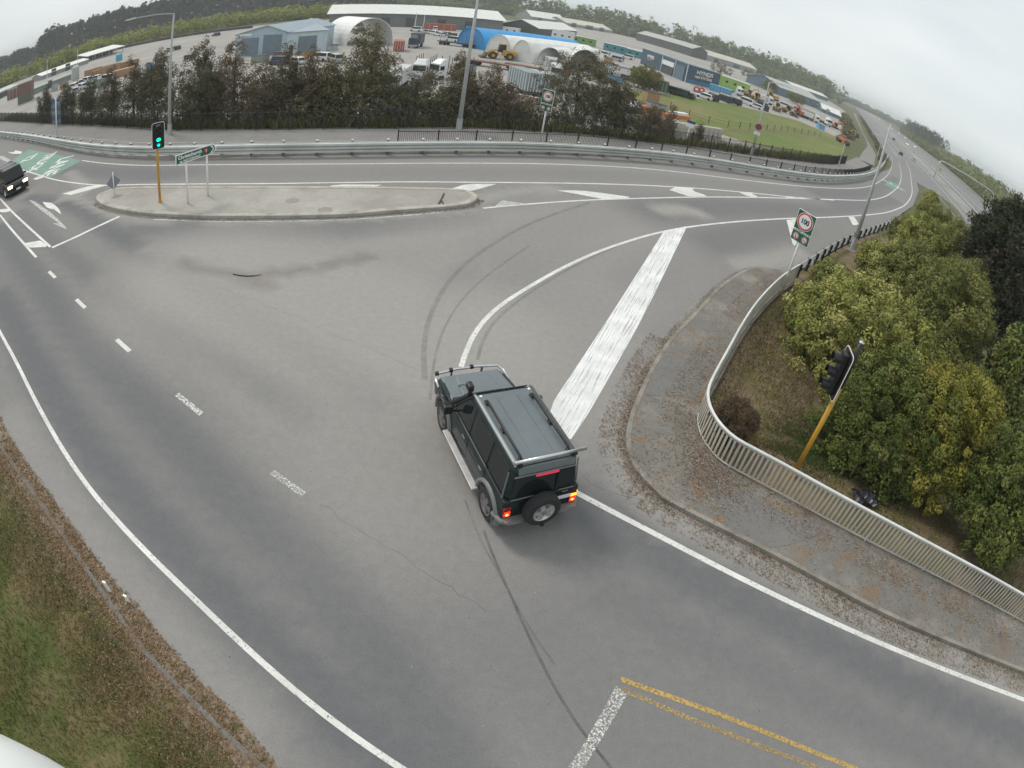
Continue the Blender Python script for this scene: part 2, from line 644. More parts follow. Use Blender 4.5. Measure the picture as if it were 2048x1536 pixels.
def sheet(name, poly, step, zoff, m, parent=None, attr=None, zfn=None):
    """flat-lying sheet with a clean outline, draped on the land"""
    poly = [Vector((p[0], p[1])) for p in poly]
    rim = resample(poly, step, closed=True)
    xs = [p.x for p in poly]; ys = [p.y for p in poly]
    gx, gy = np.meshgrid(np.arange(min(xs), max(xs), step), np.arange(min(ys), max(ys), step))
    gx = gx.ravel() + RNG.uniform(-.1, .1, gx.size) * step; gy = gy.ravel() + RNG.uniform(-.1, .1, gy.size) * step
    k = inside(poly, gx, gy)
    gx, gy = gx[k], gy[k]
    if len(gx):
        dd = np.abs(sdist(_segs(poly + [poly[0]]), gx, gy)); gx, gy = gx[dd > step * .45], gy[dd > step * .45]
    n = len(rim)
    vs = rim + [Vector((a, b)) for a, b in zip(gx, gy)]
    r = delaunay_2d_cdt(vs, [(i, (i + 1) % n) for i in range(n)], [], 1, 1e-5)
    V = np.array([(p.x, p.y) for p in r[0]])
    z = (zfn(V[:, 0], V[:, 1]) if zfn else land(V[:, 0], V[:, 1])) + zoff
    F = np.array([f for f in r[2] if len(f) == 3])
    a, b, c = V[F[:, 0]], V[F[:, 1]], V[F[:, 2]]
    fl = ((b - a)[:, 0] * (c - a)[:, 1] - (b - a)[:, 1] * (c - a)[:, 0]) < 0
    F[fl] = F[fl][:, ::-1]
    me = np_mesh(name, np.column_stack([V, z]), F, attr(V[:, 0], V[:, 1]) if attr else None)
    return obj(name, me, parent, m)
def strip(name, pts, width, zoff, m, parent=None, step=0.5, off=0.0, smooth=2, dash=None):
    """painted line of a width along a 2D path"""
    pts = [Vector((p[0], p[1])) for p in pts]
    if smooth: pts = smooth_line(pts, smooth)
    pts = resample(pts, step)
    l = offset_line(pts, off + width / 2); r = offset_line(pts, off - width / 2)
    V = np.array([(p.x, p.y) for p in l + r]); n = len(pts)
    z = land(V[:, 0], V[:, 1]) + zoff
    F = np.array([(i, n + i, n + i + 1, i + 1) for i in range(n - 1)])
    return obj(name, np_mesh(name, np.column_stack([V, z]), F), parent, m)
def sweep(pts, prof, closed=False):
    """profile of (side offset to the left, height) carried along 3D points, upright"""
    mb = MB(); n = len(pts); k = len(prof); v = []
    for i, p in enumerate(pts):
        a = pts[(i - 1) % n] if (i > 0 or closed) else p
        b = pts[(i + 1) % n] if (i < n - 1 or closed) else p
        t = Vector((b[0] - a[0], b[1] - a[1])).normalized()
        for o, h in prof:
            v.append((p[0] - t.y * o, p[1] + t.x * o, p[2] + h))
    f = []
    for i in range(n if closed else n - 1):
        j = (i + 1) % n
        for q in range(k):
            r = (q + 1) % k
            f.append((i * k + q, j * k + q, j * k + r, i * k + r))
    if not closed:
        f += [tuple(range(k)), tuple(range((n - 1) * k + k - 1, (n - 1) * k - 1, -1))]
    return mb.add(v, f)
def G2(lst, h=0.0): return [G(*p, h=h).to_2d() for p in lst]
def on_land(pts, h=0.0): return [Vector((p.x, p.y, T(p.x, p.y) + h)) for p in pts]
# ================================================================== SETTING: the ground
M_GROUND = ground_mat('rough_grass', (0.085, 0.10, 0.038), [((0.14, 0.115, 0.06), 0.12, 0.42, 0.62, 0.9), ((0.05, 0.075, 0.025), 0.5, 0.45, 0.7, 0.8)], fine=6, bump=0.8)
M_ROAD = ground_mat('worn_chipseal', (0.208, 0.202, 0.197), [((0.222, 0.215, 0.208), 0.22, 0.4, 0.7, 0.5), ((0.195, 0.189, 0.185), 0.9, 0.5, 0.8, 0.4)], fine=34, bump=0.35, wear=True)
M_PATH = ground_mat('path_asphalt', (0.215, 0.208, 0.20), [((0.25, 0.24, 0.23), 0.35, 0.4, 0.7, 0.7), ((0.13, 0.13, 0.13), 0.9, 0.5, 0.8, 0.5)], fine=30, bump=0.3)
M_FOOT = ground_mat('old_footpath', (0.175, 0.166, 0.152), [((0.265, 0.25, 0.225), 0.55, 0.47, 0.66, 0.8), ((0.115, 0.105, 0.092), 0.9, 0.53, 0.70, 0.7), ((0.21, 0.145, 0.09), 1.6, 0.52, 0.66, 0.8)], fine=30, bump=0.5)
M_CONC = ground_mat('kerb_concrete', (0.42, 0.395, 0.35), [((0.24, 0.22, 0.19), 1.1, 0.42, 0.68, 0.8), ((0.45, 0.43, 0.39), 2.3, 0.5, 0.8, 0.5)], fine=18, bump=0.3)
M_ISLE = ground_mat('island_top', (0.31, 0.29, 0.265), [((0.40, 0.385, 0.36), 0.18, 0.4, 0.6, 0.9), ((0.25, 0.225, 0.20), 0.5, 0.5, 0.72, 0.6)], fine=30, bump=0.25)
M_YARD = ground_mat('yard_gravel', (0.30, 0.285, 0.265), [((0.36, 0.345, 0.32), 0.05, 0.4, 0.65, 0.9), ((0.21, 0.20, 0.185), 0.11, 0.5, 0.75, 0.7)], fine=2.0, bump=0.0)
M_FIELD = ground_mat('paddock_grass', (0.125, 0.165, 0.04), [((0.20, 0.175, 0.075), 0.045, 0.44, 0.62, 0.85), ((0.09, 0.135, 0.032), 0.16, 0.45, 0.7, 0.7)], fine=2.5, bump=0.6)
M_MWAY = ground_mat('motorway_asphalt', (0.195, 0.195, 0.196), [((0.23, 0.228, 0.226), 0.02, 0.4, 0.7, 0.8)], fine=1.0, bump=0.0)
M_DIRT = ground_mat('bare_earth', (0.165, 0.118, 0.078), [((0.23, 0.17, 0.11), 0.7, 0.42, 0.65, 0.8), ((0.13, 0.115, 0.045), 0.5, 0.46, 0.6, 0.9), ((0.105, 0.08, 0.05), 1.6, 0.5, 0.7, 0.7)], fine=14, bump=1.0)
M_VERGE = ground_mat('verge_soil', (0.145, 0.12, 0.06), [((0.082, 0.10, 0.03), 0.45, 0.38, 0.54, 0.95), ((0.20, 0.145, 0.08), 0.8, 0.5, 0.68, 0.8)], fine=12, bump=1.0)
M_GUT = ground_mat('gutter_concrete', (0.25, 0.235, 0.215), [((0.17, 0.15, 0.125), 0.9, 0.42, 0.66, 0.8)], fine=20, bump=0.3)

# lines surveyed on the ground
KERB_N = G2([(0, 270.5), (47, 278.7), (94, 290), (141, 301), (187.5, 310), (234, 315), (305, 317), (400, 316), (513, 313), (600, 312), (771, 309), (942, 307.6), (1113, 309), (1200, 312.6), (1324, 319), (1448, 331), (1573, 351), (1655, 358), (1700, 358.5), (1738, 355), (1757, 345)])
_kd = (KERB_N[0] - KERB_N[1]).normalized()
KERB_N = [KERB_N[0] + _kd * 60, KERB_N[0] + _kd * 20] + KERB_N
RAMP_L = G2([(1775, 340), (1790, 322), (1786, 305)])
RAMP_R = G2([(1833, 345), (1838, 380), (1826, 412), (1800, 430)])
KERB_R = G2([(1560, 547), (1539, 542), (1512, 540), (1478, 555), (1440, 583), (1400, 630), (1349.5, 681), (1312, 739), (1281, 807), (1264, 858.6), (1261, 890), (1266, 915), (1280.6, 947), (1331.5, 998), (1424, 1044.5), (1563, 1114), (1748, 1216), (1887, 1276), (2048, 1341)])
KERB_R.append(KERB_R[-1] + (KERB_R[-1] - KERB_R[-2]).normalized() * 30)
GUT_R = G2([(1512, 537), (1478, 548), (1440, 569), (1400, 597), (1377, 615), (1332, 668), (1281, 741), (1247, 807), (1233, 860), (1239, 905), (1257, 956), (1294, 1003), (1345, 1036)])
EDGE_L = G2([(0, 664), (34, 725), (70, 800), (161, 956), (268.5, 1079), (376, 1184), (483, 1286), (644.5, 1425.7), (800, 1535)])
EDGE_L = [EDGE_L[0] + (EDGE_L[0] - EDGE_L[1]).normalized() * 40] + EDGE_L + [EDGE_L[-1] + (EDGE_L[-1] - EDGE_L[-2]).normalized() * 4]
SHOULDER = G2([(0, 835), (32, 900), (107, 1001), (177, 1103), (268.5, 1210), (344, 1301), (408, 1377), (472.6, 1430), (542, 1522)])
SHOULDER = smooth_line(SHOULDER, 2)
SHOULDER = [SHOULDER[0] + (EDGE_L[0] - EDGE_L[1]).normalized() * 34] + SHOULDER
_sd = (SHOULDER[-1] - SHOULDER[-2]).normalized()
SHOULDER += [SHOULDER[-1] + _sd * 3, SHOULDER[-1] + _sd * 7 + Vector((4, -2))]

# the land itself, one sheet to the horizon
def _axis(lo, hi, step, far):
    a = list(np.arange(lo, hi + step, step)); s = step
    x = a[-1]
    while x < far: s *= 1.35; x += s; a.append(x)
    x = a[0]; s = step; b = []
    while x > -far: s *= 1.35; x -= s; b.append(x)
    return np.array(b[::-1] + a)
gx = _axis(-120, 130, 1.25, 3600); gy = _axis(-30, 210, 1.25, 3600)
X, Y = np.meshgrid(gx, gy)
Z = land(X.ravel(), Y.ravel()) - 0.07
cam_side = nstep(12, 60, -Y.ravel())
nx = len(gx)
idx = np.arange(len(gx) * len(gy)).reshape(len(gy), nx)
F = np.column_stack([idx[:-1, :-1].ravel(), idx[:-1, 1:].ravel(), idx[1:, 1:].ravel(), idx[1:, :-1].ravel()])
ground = tag(obj('ground', np_mesh('ground', np.column_stack([X.ravel(), Y.ravel(), Z]), F), None, M_GROUND), kind='structure')

# yard, paddock, motorway
near = offset_line(smooth_line(NLINE[:17], 1), 11.5)
near = [p for p in near if p.x > -300]
far_px = [(1700, 262), (1690, 222), (1640, 190), (1560, 155), (1400, 100), (1200, 55), (1000, 40), (800, 32), (600, 45), (420, 62), (250, 92), (100, 138), (0, 178)]
far = [Yd(*p).to_2d() for p in far_px]
far.append(far[-1] + Vector((-120, 0)))
yard = tag(sheet('yard', near + far, 12, 0.02, M_YARD, zfn=lambda x, y: np.full(x.shape, LOW)), kind='structure')
FIELD_PX = [(1252, 178), (1328, 187), (1409, 199.5), (1480, 213), (1543, 228), (1594, 241), (1632, 257), (1683, 279), (1691, 292), (1688, 308), (1655, 318), (1573, 305), (1490, 284), (1420, 262), (1330, 232), (1258, 205)]
field = tag(sheet('field', G2(FIELD_PX), 2.2, 0.05, M_FIELD), kind='structure')
def uv(u, v): return U * u + VV * v
mway_poly = [uv(62, 33), uv(130, 33), uv(175, 29.5), uv(205, 20), uv(260, 19.5), uv(420, 20.5), uv(700, 22), uv(2300, 25), uv(2300, 82), uv(62, 84)]
motorway = tag(sheet('motorway', mway_poly, 14, -0.015, M_MWAY, zfn=lambda x, y: np.full(x.shape, LOW)), kind='structure')

# the road
WEAR = [  # dark wheel paths: pixel path, half width m, strength
    ([(0, 590), (40, 668), (150, 860), (300, 1050), (470, 1230), (670, 1420), (790, 1530)], 0.95, 1.0),
    ([(0, 455), (110, 610), (230, 750), (300, 820), (430, 955), (564, 1075), (671, 1180), (779, 1337), (859, 1460), (900, 1530)], 0.95, 0.85),
    ([(0, 520), (70, 640), (200, 810), (360, 1000), (520, 1160), (720, 1360), (830, 1500)], 1.9, 0.35),
    ([(60, 395), (154, 411), (205, 452), (342, 534), (513, 636), (649, 715), (760, 790)], 0.75, 0.9),
    ([(40, 425), (113, 493), (239, 599), (342, 660), (478, 745), (600, 830)], 0.7, 0.6),
    ([(2060, 1480), (1748, 1330), (1560, 1230), (1424, 1165), (1250, 1060), (1100, 980)], 0.95, 0.95),
    ([(2060, 1440), (1748, 1270), (1560, 1170), (1400, 1090)], 0.7, 0.55),
    ([(2000, 1560), (1650, 1400), (1450, 1310), (1230, 1190)], 0.8, 0.6),
    ([(1500, 1500), (1300, 1420), (1100, 1300), (900, 1200)], 2.2, 0.35),
    ([(60, 330), (239, 349), (400, 350), (600, 348), (873, 345), (1044, 346), (1181, 349), (1324, 357), (1448, 371), (1573, 383), (1655, 388), (1717, 388), (1765, 378), (1792, 355)], 1.3, 0.6),
    ([(1000, 500), (1127, 455), (1260, 425), (1400, 415), (1572, 416), (1700, 413), (1790, 400)], 1.6, 0.55),
    ([(870, 620), (905, 560), (960, 510), (1060, 455), (1180, 415)], 0.6, 0.55),
    ([(1280, 560), (1380, 500), (1500, 465), (1600, 452)], 1.5, 0.5),
    ([(1100, 700), (1050, 800), (1000, 900)], 1.4, 0.35),
    ([(280, 455), (420, 462), (600, 462), (800, 455), (940, 440)], 1.1, 0.6),
]
PALE_TONE = [([(1325, 420), (1365, 418), (1395, 426)], 0.9, 0.75), ([(420, 545), (640, 600), (800, 660), (930, 700)], 5.0, 0.72), ([(800, 520), (1000, 470), (1200, 440)], 3.4, 0.45), ([(700, 800), (780, 900), (860, 980)], 3.2, 0.4), ([(1150, 620), (1230, 560), (1330, 500)], 3.0, 0.35), ([(300, 400), (500, 345), (900, 340), (1250, 350), (1600, 385)], 3.0, 0.3), ([(1130, 820), (1160, 760), (1210, 680)], 2.2, 0.4), ([(300, 500), (480, 548), (560, 580)], 0.8, 0.6), ([(500, 560), (700, 500), (900, 470)], 1.2, 0.5),  # gutter dust, plus a broad paler tone over the junction centre
        ([(1235, 830), (1245, 905), (1300, 1010), (1450, 1085), (1700, 1215), (2048, 1385)], 0.7, 0.6), ([(20, 850), (180, 1080), (350, 1290), (480, 1420)], 1.1, 0.3),
        ([(330, 560), (480, 650), (640, 760)], 0.5, 0.5), ([(200, 560), (380, 700), (560, 850)], 0.6, 0.4),
        ([(1230, 870), (1210, 800), (1250, 700)], 1.0, 0.3), ([(130, 385), (240, 440), (420, 446), (700, 440), (930, 420)], 0.4, 0.6), ([(960, 400), (1010, 392), (1100, 378)], 0.9, 0.6), ([(1480, 530), (1560, 520), (1600, 505)], 0.9, 0.6), ([(140, 345), (180, 385), (120, 400)], 0.6, 0.6)]
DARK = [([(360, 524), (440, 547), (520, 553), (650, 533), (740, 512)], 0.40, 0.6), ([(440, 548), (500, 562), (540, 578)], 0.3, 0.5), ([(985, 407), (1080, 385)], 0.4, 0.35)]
def road_attr(X, Y):
    out = {}
    for an, lst in (('wear', WEAR), ('pale_tone', PALE_TONE), ('dark', DARK)):
        acc = np.zeros(X.shape)
        for px, hw, st in lst:
            if st <= 0: continue
            d = np.abs(sdist(_segs(smooth_line(G2(px), 2)), X, Y))
            acc = np.maximum(acc, st * (lambda q: q * q * (3 - 2 * q))(np.clip(1.3 - d / hw, 0, 1)))
        out[an] = np.clip(acc, 0, 1)
    return out
wb_in = offset_line(WBEAM, 0.9)
KERB_R_out = offset_line(KERB_R, 0.25)
road_poly = offset_line(KERB_N, 0.2) + RAMP_L + [uv(205, 19.6), uv(214, 20), uv(214, 30), uv(190, 31.5)] + RAMP_R + list(reversed(WBEAM[1:])) + [p for p in offset_line(KERB_R, 0.25)] + [Vector((40, -12)), Vector((8, -10))] + list(reversed(offset_line(SHOULDER, 0.0)))
road = tag(sheet('road', road_poly, 0.5, 0.0, M_ROAD, attr=road_attr), kind='structure')

# painted markings: parts of the road
P_W = paint_mat('white_paint', (0.68, 0.68, 0.65), 0.84, 11)
P_WW = paint_mat('white_paint_worn', (0.70, 0.70, 0.67), 0.60, 16)
P_WV = paint_mat('white_paint_flaked', (0.70, 0.70, 0.66), 0.52, 22)
_bd = (G(1351, 457) - G(1115, 862)).to_2d()
P_BAR = paint_mat('white_bar_scraped', (0.76, 0.76, 0.76), 0.80, 1.6, stretch=(-math.atan2(_bd.y, _bd.x), 0.35, 11.0))
P_Y = paint_mat('yellow_paint', (0.47, 0.32, 0.10), 0.70, 16)
P_G = paint_mat('green_paint', (0.13, 0.265, 0.21), 0.93, 6)
P_DIM = paint_mat('white_paint_faded', (0.42, 0.42, 0.41), 0.70, 10)
def line(px, w=0.13, m=P_W, name='painted_line', step=0.5, smooth=2, z=0.005):
    return strip(name, G2(px), w, z, m, road, step=step, smooth=smooth)
strip('edge_line', EDGE_L, 0.13, 0.005, P_W, road)
line([(164, 321), (199, 326), (239, 329), (281, 331), (342, 331), (513, 330), (700, 329), (873, 327), (1010, 327), (1181, 331), (1324, 340), (1448, 356), (1573, 370.5), (1655, 377), (1717, 377.6), (1751, 370.5), (1775, 352), (1786, 327), (1782, 312)], 0.12, P_W, 'edge_line')
line([(40, 338), (77, 350), (113, 361), (171, 369), (212, 371), (239, 370), (400, 369), (600, 368.5), (873, 365), (1044, 366), (1181, 367.5), (1324, 372.5), (1448, 381), (1531, 389), (1600, 396), (1668, 400.5)], 0.14, P_W, 'lane_line')
line([(966, 416.5), (1054, 408.5), (1181, 400), (1300, 396.5), (1366, 394.5), (1490, 394.5), (1614, 398), (1717, 401.6), (1750, 399.5), (1779, 391), (1800, 370.5), (1804, 348), (1798, 327)], 0.14, P_W, 'lane_line')
line([(922, 734), (929, 711.5), (946, 670.5), (973, 634.6), (1007, 605.6), (1059, 573), (1127, 534), (1212, 496), (1328, 461), (1448, 445), (1572, 437), (1655, 435), (1738, 430.6), (1784, 424), (1817, 408), (1826, 381), (1823, 348), (1812, 322)], 0.15, P_W, 'edge_line')
line([(1150, 984), (1160, 989), (1330, 1078), (1470, 1151), (1640, 1233), (1794, 1301), (2048, 1399), (2100, 1420)], 0.15, P_W, 'edge_line')
line([(308, 439), (427, 444), (581, 443), (700, 439.5), (800, 432), (890, 424)], 0.12, P_WW, 'edge_line')
line([(0, 397), (23.4, 423), (60, 457), (101, 494)], 0.14, P_W, 'lane_line', smooth=1)
line([(0, 430), (22, 458), (47, 486), (73, 515)], 0.14, P_W, 'lane_line', smooth=1)
line([(104, 495.5), (150, 475), (239, 433)], 0.22, P_W, 'stop_line', smooth=0)
for a, b, m_ in (((98, 543), (111, 556), P_W), ((152.8, 598.8), (170.9, 616.5), P_W), ((233.5, 679), (260.5, 703.7), P_W), ((353.8, 788.5), (403.3, 828.4), P_WW), ((544, 944), (613.9, 993.3), P_WV)):
    line([a, b], 0.16, m_, 'lane_dash', smooth=0)
def patch(px, m=P_W, name='painted_bar', z=0.006, step=0.6, sub=None):
    return sheet(name, G2(px), step, z, m, sub or road)
patch([(1328, 462), (1374, 452.5), (1282.8, 639.8), (1178.5, 824.3), (1135, 890), (1095, 838), (1108.5, 800), (1216, 638)], P_BAR, 'limit_bar', step=0.4)
patch([(1573, 440), (1600, 437.5), (1592, 492), (1586, 492)], P_W, 'hatch_bar')
patch([(1697, 434), (1708, 433), (1718, 449), (1706, 451)], P_W, 'hatch_bar')
for q in ([(894, 380), (933, 368), (996, 368), (937, 384)], [(644, 376), (673.5, 369), (771, 370), (727, 376.5)], [(124, 388), (183, 371), (213, 371), (143, 390)], [(65.6, 358), (77, 352.5), (89, 354.5), (72.6, 360)],
          [(47, 487), (81, 481), (98.5, 494), (57, 495.5)], [(0, 419), (20, 417), (23, 423), (0, 426)]):
    patch(q, P_W, 'hatch_bar')
for q in ([(1005, 401), (1056, 408), (985, 414.5)], [(1113, 381), (1164, 381), (1266.5, 395), (1208.5, 399)], [(1338.7, 380), (1353, 373.5), (1390, 375.5), (1382, 381), (1419, 393), (1378, 393)], [(1476.6, 384), (1506, 385), (1504, 389), (1519, 394), (1498, 394)], [(1568.5, 393), (1587, 394), (1591, 397), (1577, 397.5)]):
    patch(q, P_W if q[0][0] > 1100 else P_WW, 'chevron_bar')
patch([(85, 404), (104, 406), (117.5, 417), (123.5, 430), (107, 418), (95, 417)], P_W, 'turn_arrow')
patch([(57, 400), (68, 402), (100, 424), (127, 449), (135, 459.5), (104, 446.5), (119, 447), (92, 428)], P_WW, 'turn_arrow')
patch([(15, 303.5), (24, 305), (31, 303), (29, 300.5), (45, 303.5), (42, 308), (23, 307.5)], P_W, 'turn_arrow')
patch([(0, 312), (6, 312), (24, 322), (16, 325), (0, 318)], P_WW, 'hatch_bar')
gp = patch([(57, 299), (110, 308.5), (164, 321), (132, 338), (97, 356.5), (60, 345), (22, 323)], P_G, 'green_lane_patch', z=0.004)
pa, pb = G(60, 321).to_2d(), G(128, 333).to_2d()
gx_dir = (G(110, 347).to_2d() - G(140, 318).to_2d()).normalized()      # reading direction as painted for drivers
LANE_RZ = math.atan2(gx_dir.y, gx_dir.x)
for s, px, sz in (('LANE', (113, 332.5), 1.75), ('TRUCK', (83, 324), 1.35), ('T2', (57, 316.5), 1.5)):
    c = G(*px)
    text('lane_lettering', s, sz * 1.12, P_W, road, (c.x, c.y, c.z + 0.009), (0, 0, LANE_RZ), ext=0.0, sx=0.95, bold=0.05)
patch([(1768, 370), (1779, 360.5), (1795, 369), (1801, 374), (1794, 380)], P_G, 'green_lane_patch', z=0.004, step=2)
c1 = G(1784, 370)
for dx, dy in ((-3, -2.0), (3.5, 2.0)):
    c = G(1784 + dx, 369.5 + dy)
    text('lane_lettering', 'T2' if dx > 0 else 'LANE', 2.6, P_W, road, (c.x, c.y, c.z + 0.02), (0, 0, math.atan2(U.y, U.x) + pi / 2 + pi), ext=0.0)
# yellow double line and flaked limit line at the bottom
line([(1241, 1358), (1400, 1413), (1540, 1467), (1720, 1540), (1800, 1575)], 0.11, P_Y, 'no_overtaking_line', smooth=1)
line([(1238, 1375), (1380, 1437), (1500, 1484), (1640, 1536), (1720, 1568)], 0.11, paint_mat('yellow_paint_worn', (0.43, 0.30, 0.11), 0.56, 18), 'no_overtaking_line', smooth=1)
patch([(1232, 1372), (1256, 1386), (1220, 1450), (1165, 1540), (1140, 1575), (1110, 1570), (1160, 1500), (1200, 1430)], P_WV, 'limit_bar', step=0.3)
# motorway lines
def mline(u0, u1, v0, v1, w, m_=P_W, name='motorway_line', gap=None):
    pts = [uv(u0 + (u1 - u0) * i / 12, v0 + (v1 - v0) * i / 12) for i in range(13)]
    if not gap:
        return strip(name, pts, w, 0.006, m_, motorway, step=12, smooth=0)
    a, b = uv(u0, v0), uv(u1, v1); n = int((b - a).length / gap)
    for i in range(n):
        p = a + (b - a) * (i / n); q = p + (b - a).normalized() * 3.5
        strip(name, [p, q], w, 0.006, m_, motorway, step=4, smooth=0)
mline(64, 175, 34.2, 34.2, 0.2); mline(300, 900, 33.5, 34, 0.25); mline(64, 420, 38, 38, 0.16, gap=12); mline(64, 1200, 42, 42, 0.25)
mline(64, 1500, 57, 57, 0.25); mline(64, 420, 61, 61, 0.16, gap=12); mline(64, 1500, 65, 65.2, 0.25); mline(250, 420, 27.5, 30, 0.2)
M_MED = ground_mat('median_gravel', (0.29, 0.285, 0.275), [((0.20, 0.20, 0.15), 0.03, 0.45, 0.65, 0.8)], fine=1.0, bump=0)
tag(sheet('motorway_median', [uv(64, 45), uv(1900, 45), uv(1900, 53), uv(64, 53)], 14, 0.0, M_MED, zfn=lambda x, y: np.full(x.shape, LOW)), kind='structure')

# tar-sealed joint and skid marks
def soft_mark(name, col, amt):
    m, nt, b = new_mat(name)
    b.inputs['Roughness'].default_value = 0.9
    b.inputs['Base Color'].default_value = (*col, 1)
    tc = nt.nodes.new('ShaderNodeTexCoord'); nz = nt.nodes.new('ShaderNodeTexNoise')
    nz.inputs['Scale'].default_value = 2.2; nz.inputs['Detail'].default_value = 9; nz.inputs['Roughness'].default_value = 0.8
    nt.links.new(tc.outputs['Object'], nz.inputs['Vector'])
    mr = nt.nodes.new('ShaderNodeMapRange')
    mr.inputs['From Min'].default_value = 0.32; mr.inputs['From Max'].default_value = 0.68; mr.inputs['To Max'].default_value = amt
    nt.links.new(nz.outputs['Fac'], mr.inputs['Value']); nt.links.new(mr.outputs['Result'], b.inputs['Alpha'])
    return m
M_TAR = soft_mark('tar_joint', (0.09, 0.086, 0.083), 0.55)
M_SKID = soft_mark('tyre_scuff', (0.15, 0.143, 0.138), 0.34)
line([(968, 1062), (985, 1110), (1012, 1170), (1045, 1245), (1085, 1330), (1120, 1395), (1165, 1465), (1230, 1545)], 0.06, M_TAR, 'tar_joint', z=0.004)
line([(930, 1000), (960, 1080), (1000, 1150), (1060, 1260), (1110, 1330)], 0.05, M_SKID, 'tyre_scuff', z=0.003)
line([(850, 760), (846, 690), (862, 620), (905, 550), (965, 500), (1060, 445), (1180, 405)], 0.16, M_SKID, 'tyre_scuff', z=0.003)
line([(955, 720), (965, 680), (990, 640), (1050, 590), (1150, 530), (1260, 480)], 0.10, M_SKID, 'tyre_scuff', z=0.003)
line([(860, 800), (870, 700), (905, 620), (960, 560), (1060, 490)], 0.08, M_SKID, 'tyre_scuff', z=0.003)
def jag(px, amp=.04, w=.013, nm='road_crack'):
    p = resample(smooth_line(G2(px), 1), .25); rs_ = random.Random(len(px) * 7 + int(px[0][0]))
    p = [q + Vector((rs_.gauss(0, amp), rs_.gauss(0, amp))) for q in p]
    return strip(nm, p, w, .0035, M_TAR, road, step=.2, smooth=0)
jag([(430, 572), (560, 620), (720, 690), (850, 745)]); jag([(640, 1010), (760, 1085), (880, 1160), (960, 1220)]); jag([(1165, 955), (1215, 985), (1290, 1000)], .03, .02)

# north kerb and shared path behind it
kp = on_land(resample(smooth_line(KERB_N, 2), 1.0))
sweep(kp, [(0.0, -0.1), (0.0, 0.13), (0.02, 0.15), (0.32, 0.15), (0.32, -0.1)]).build('kerb', M_CONC, road)
path_poly = offset_line(KERB_N, 0.33) + list(reversed(offset_line(NLINE[1:18], 0.35)))
shared_path = tag(sheet('shared_path', path_poly, 1.6, 0.10, M_PATH), kind='structure')
strip('painted_line', offset_line(NLINE[2:9], -3.0)[0:], 0.10, 0.106, P_DIM, shared_path)
cyc = [G2([p])[0] for p in [(1716, 318), (1724.5, 305), (1735, 293), (1732, 281), (1718.6, 254), (1707, 228)]]
cyr = [G2([p])[0] for p in [(1748, 333), (1752, 310), (1744, 297), (1728, 269), (1715, 238), (1711.5, 226)]]
tag(sheet('cycle_path', cyc + list(reversed(cyr)), 3.0, 0.10, M_PATH), kind='structure')

# right-hand kerb, gutter and the old footpath behind the white handrail
kr = on_land(resample(smooth_line(KERB_R, 2), 0.5))
sweep(kr, [(-0.02, -0.1), (-0.02, 0.11), (-0.05, 0.13), (-0.17, 0.13), (-0.17, -0.1)][::-1]).build('kerb', ground_mat('old_kerb', (0.27, 0.25, 0.22), [((0.17, 0.15, 0.125), 1.3, 0.40, 0.62, 0.9), ((0.36, 0.34, 0.30), 0.35, 0.5, 0.7, 0.6)], fine=18, bump=0.4), road)
gl = smooth_line(GUT_R, 2)
KR2 = smooth_line(KERB_R, 2)
kin = [min(KR2, key=lambda q: (q - p).length) for p in gl]
sheet('gutter', gl + list(reversed([p for i, p in enumerate(kin) if i == 0 or (p - kin[i - 1]).length > 0.05])), 0.4, 0.006, M_GUT, road)
foot_poly = offset_line(KERB_R, -0.16)[:-1] + list(offset_line(RAIL, -0.05)[0:15])
foot = tag(sheet('footpath', [p for p in offset_line(KERB_R, -0.16)] + offset_line(RAIL, -0.12), 0.5, 0.115, M_FOOT), kind='structure')
sheet('resealed_patch', G2([(1455, 985), (1490, 978), (1535, 1012), (1600, 1040), (1640, 1068), (1590, 1085), (1545, 1100), (1500, 1080), (1440, 1045)], 0.12), 0.6, 0.121, ground_mat('patch_asphalt', (0.165, 0.16, 0.152), [((0.19, 0.185, 0.175), 0.8, 0.4, 0.7, 0.7)], fine=30, bump=0.3), foot)
sheet('resealed_patch', G2([(1305, 735), (1340, 700), (1372, 725), (1410, 745), (1395, 795), (1330, 790), (1290, 795)], 0.12), 0.6, 0.121, MATS['patch_asphalt'], foot)
# bank of bare earth behind the handrail
bank = tag(sheet('earth_bank', offset_line(RLINE[0:24], 0.1) + list(reversed(offset_line(RLINE[0:24], -9.0))), 0.8, 0.0, M_DIRT), kind='structure')

# near verge: mown grass, litter and a buried kerb
verge_out = [p + Vector((-14, -10)) for p in SHOULDER]
verge = tag(sheet('grass_verge', SHOULDER[:-1] + [Vector((-3, -16)), Vector((-24, -16)), Vector((-70, 2))], 0.8, -0.02, M_VERGE), kind='structure')
strip('dirt_edge', offset_line(SHOULDER[1:-1], -0.28), 0.62, 0.006, paint_mat('edge_dirt', (0.21, 0.155, 0.105), 0.66, 4.5), verge, step=.4, smooth=0)
strip('dirt_edge', offset_line(SHOULDER[1:-1], -0.75), 0.6, 0.004, paint_mat('edge_dirt_thin', (0.19, 0.14, 0.085), 0.45, 4.0), verge, step=.4, smooth=0)
VK = G2([(0, 890), (60, 975), (134, 1079), (215, 1197), (295, 1310), (376, 1391), (456.5, 1471), (520, 1530)])
VK = [VK[0] + (VK[0] - VK[1]).normalized() * 20] + VK + [VK[-1] + (VK[-1] - VK[-2]).normalized() * 4]
sweep(on_land(resample(smooth_line(VK, 2), 0.6)), [(-0.06, -0.1), (-0.06, 0.02), (0.05, 0.025), (0.05, -0.1)]).build('kerb', ground_mat('dirty_kerb', (0.165, 0.158, 0.15), [((0.16, 0.12, 0.085), 1.4, 0.46, 0.62, 1.0)], fine=16), verge)

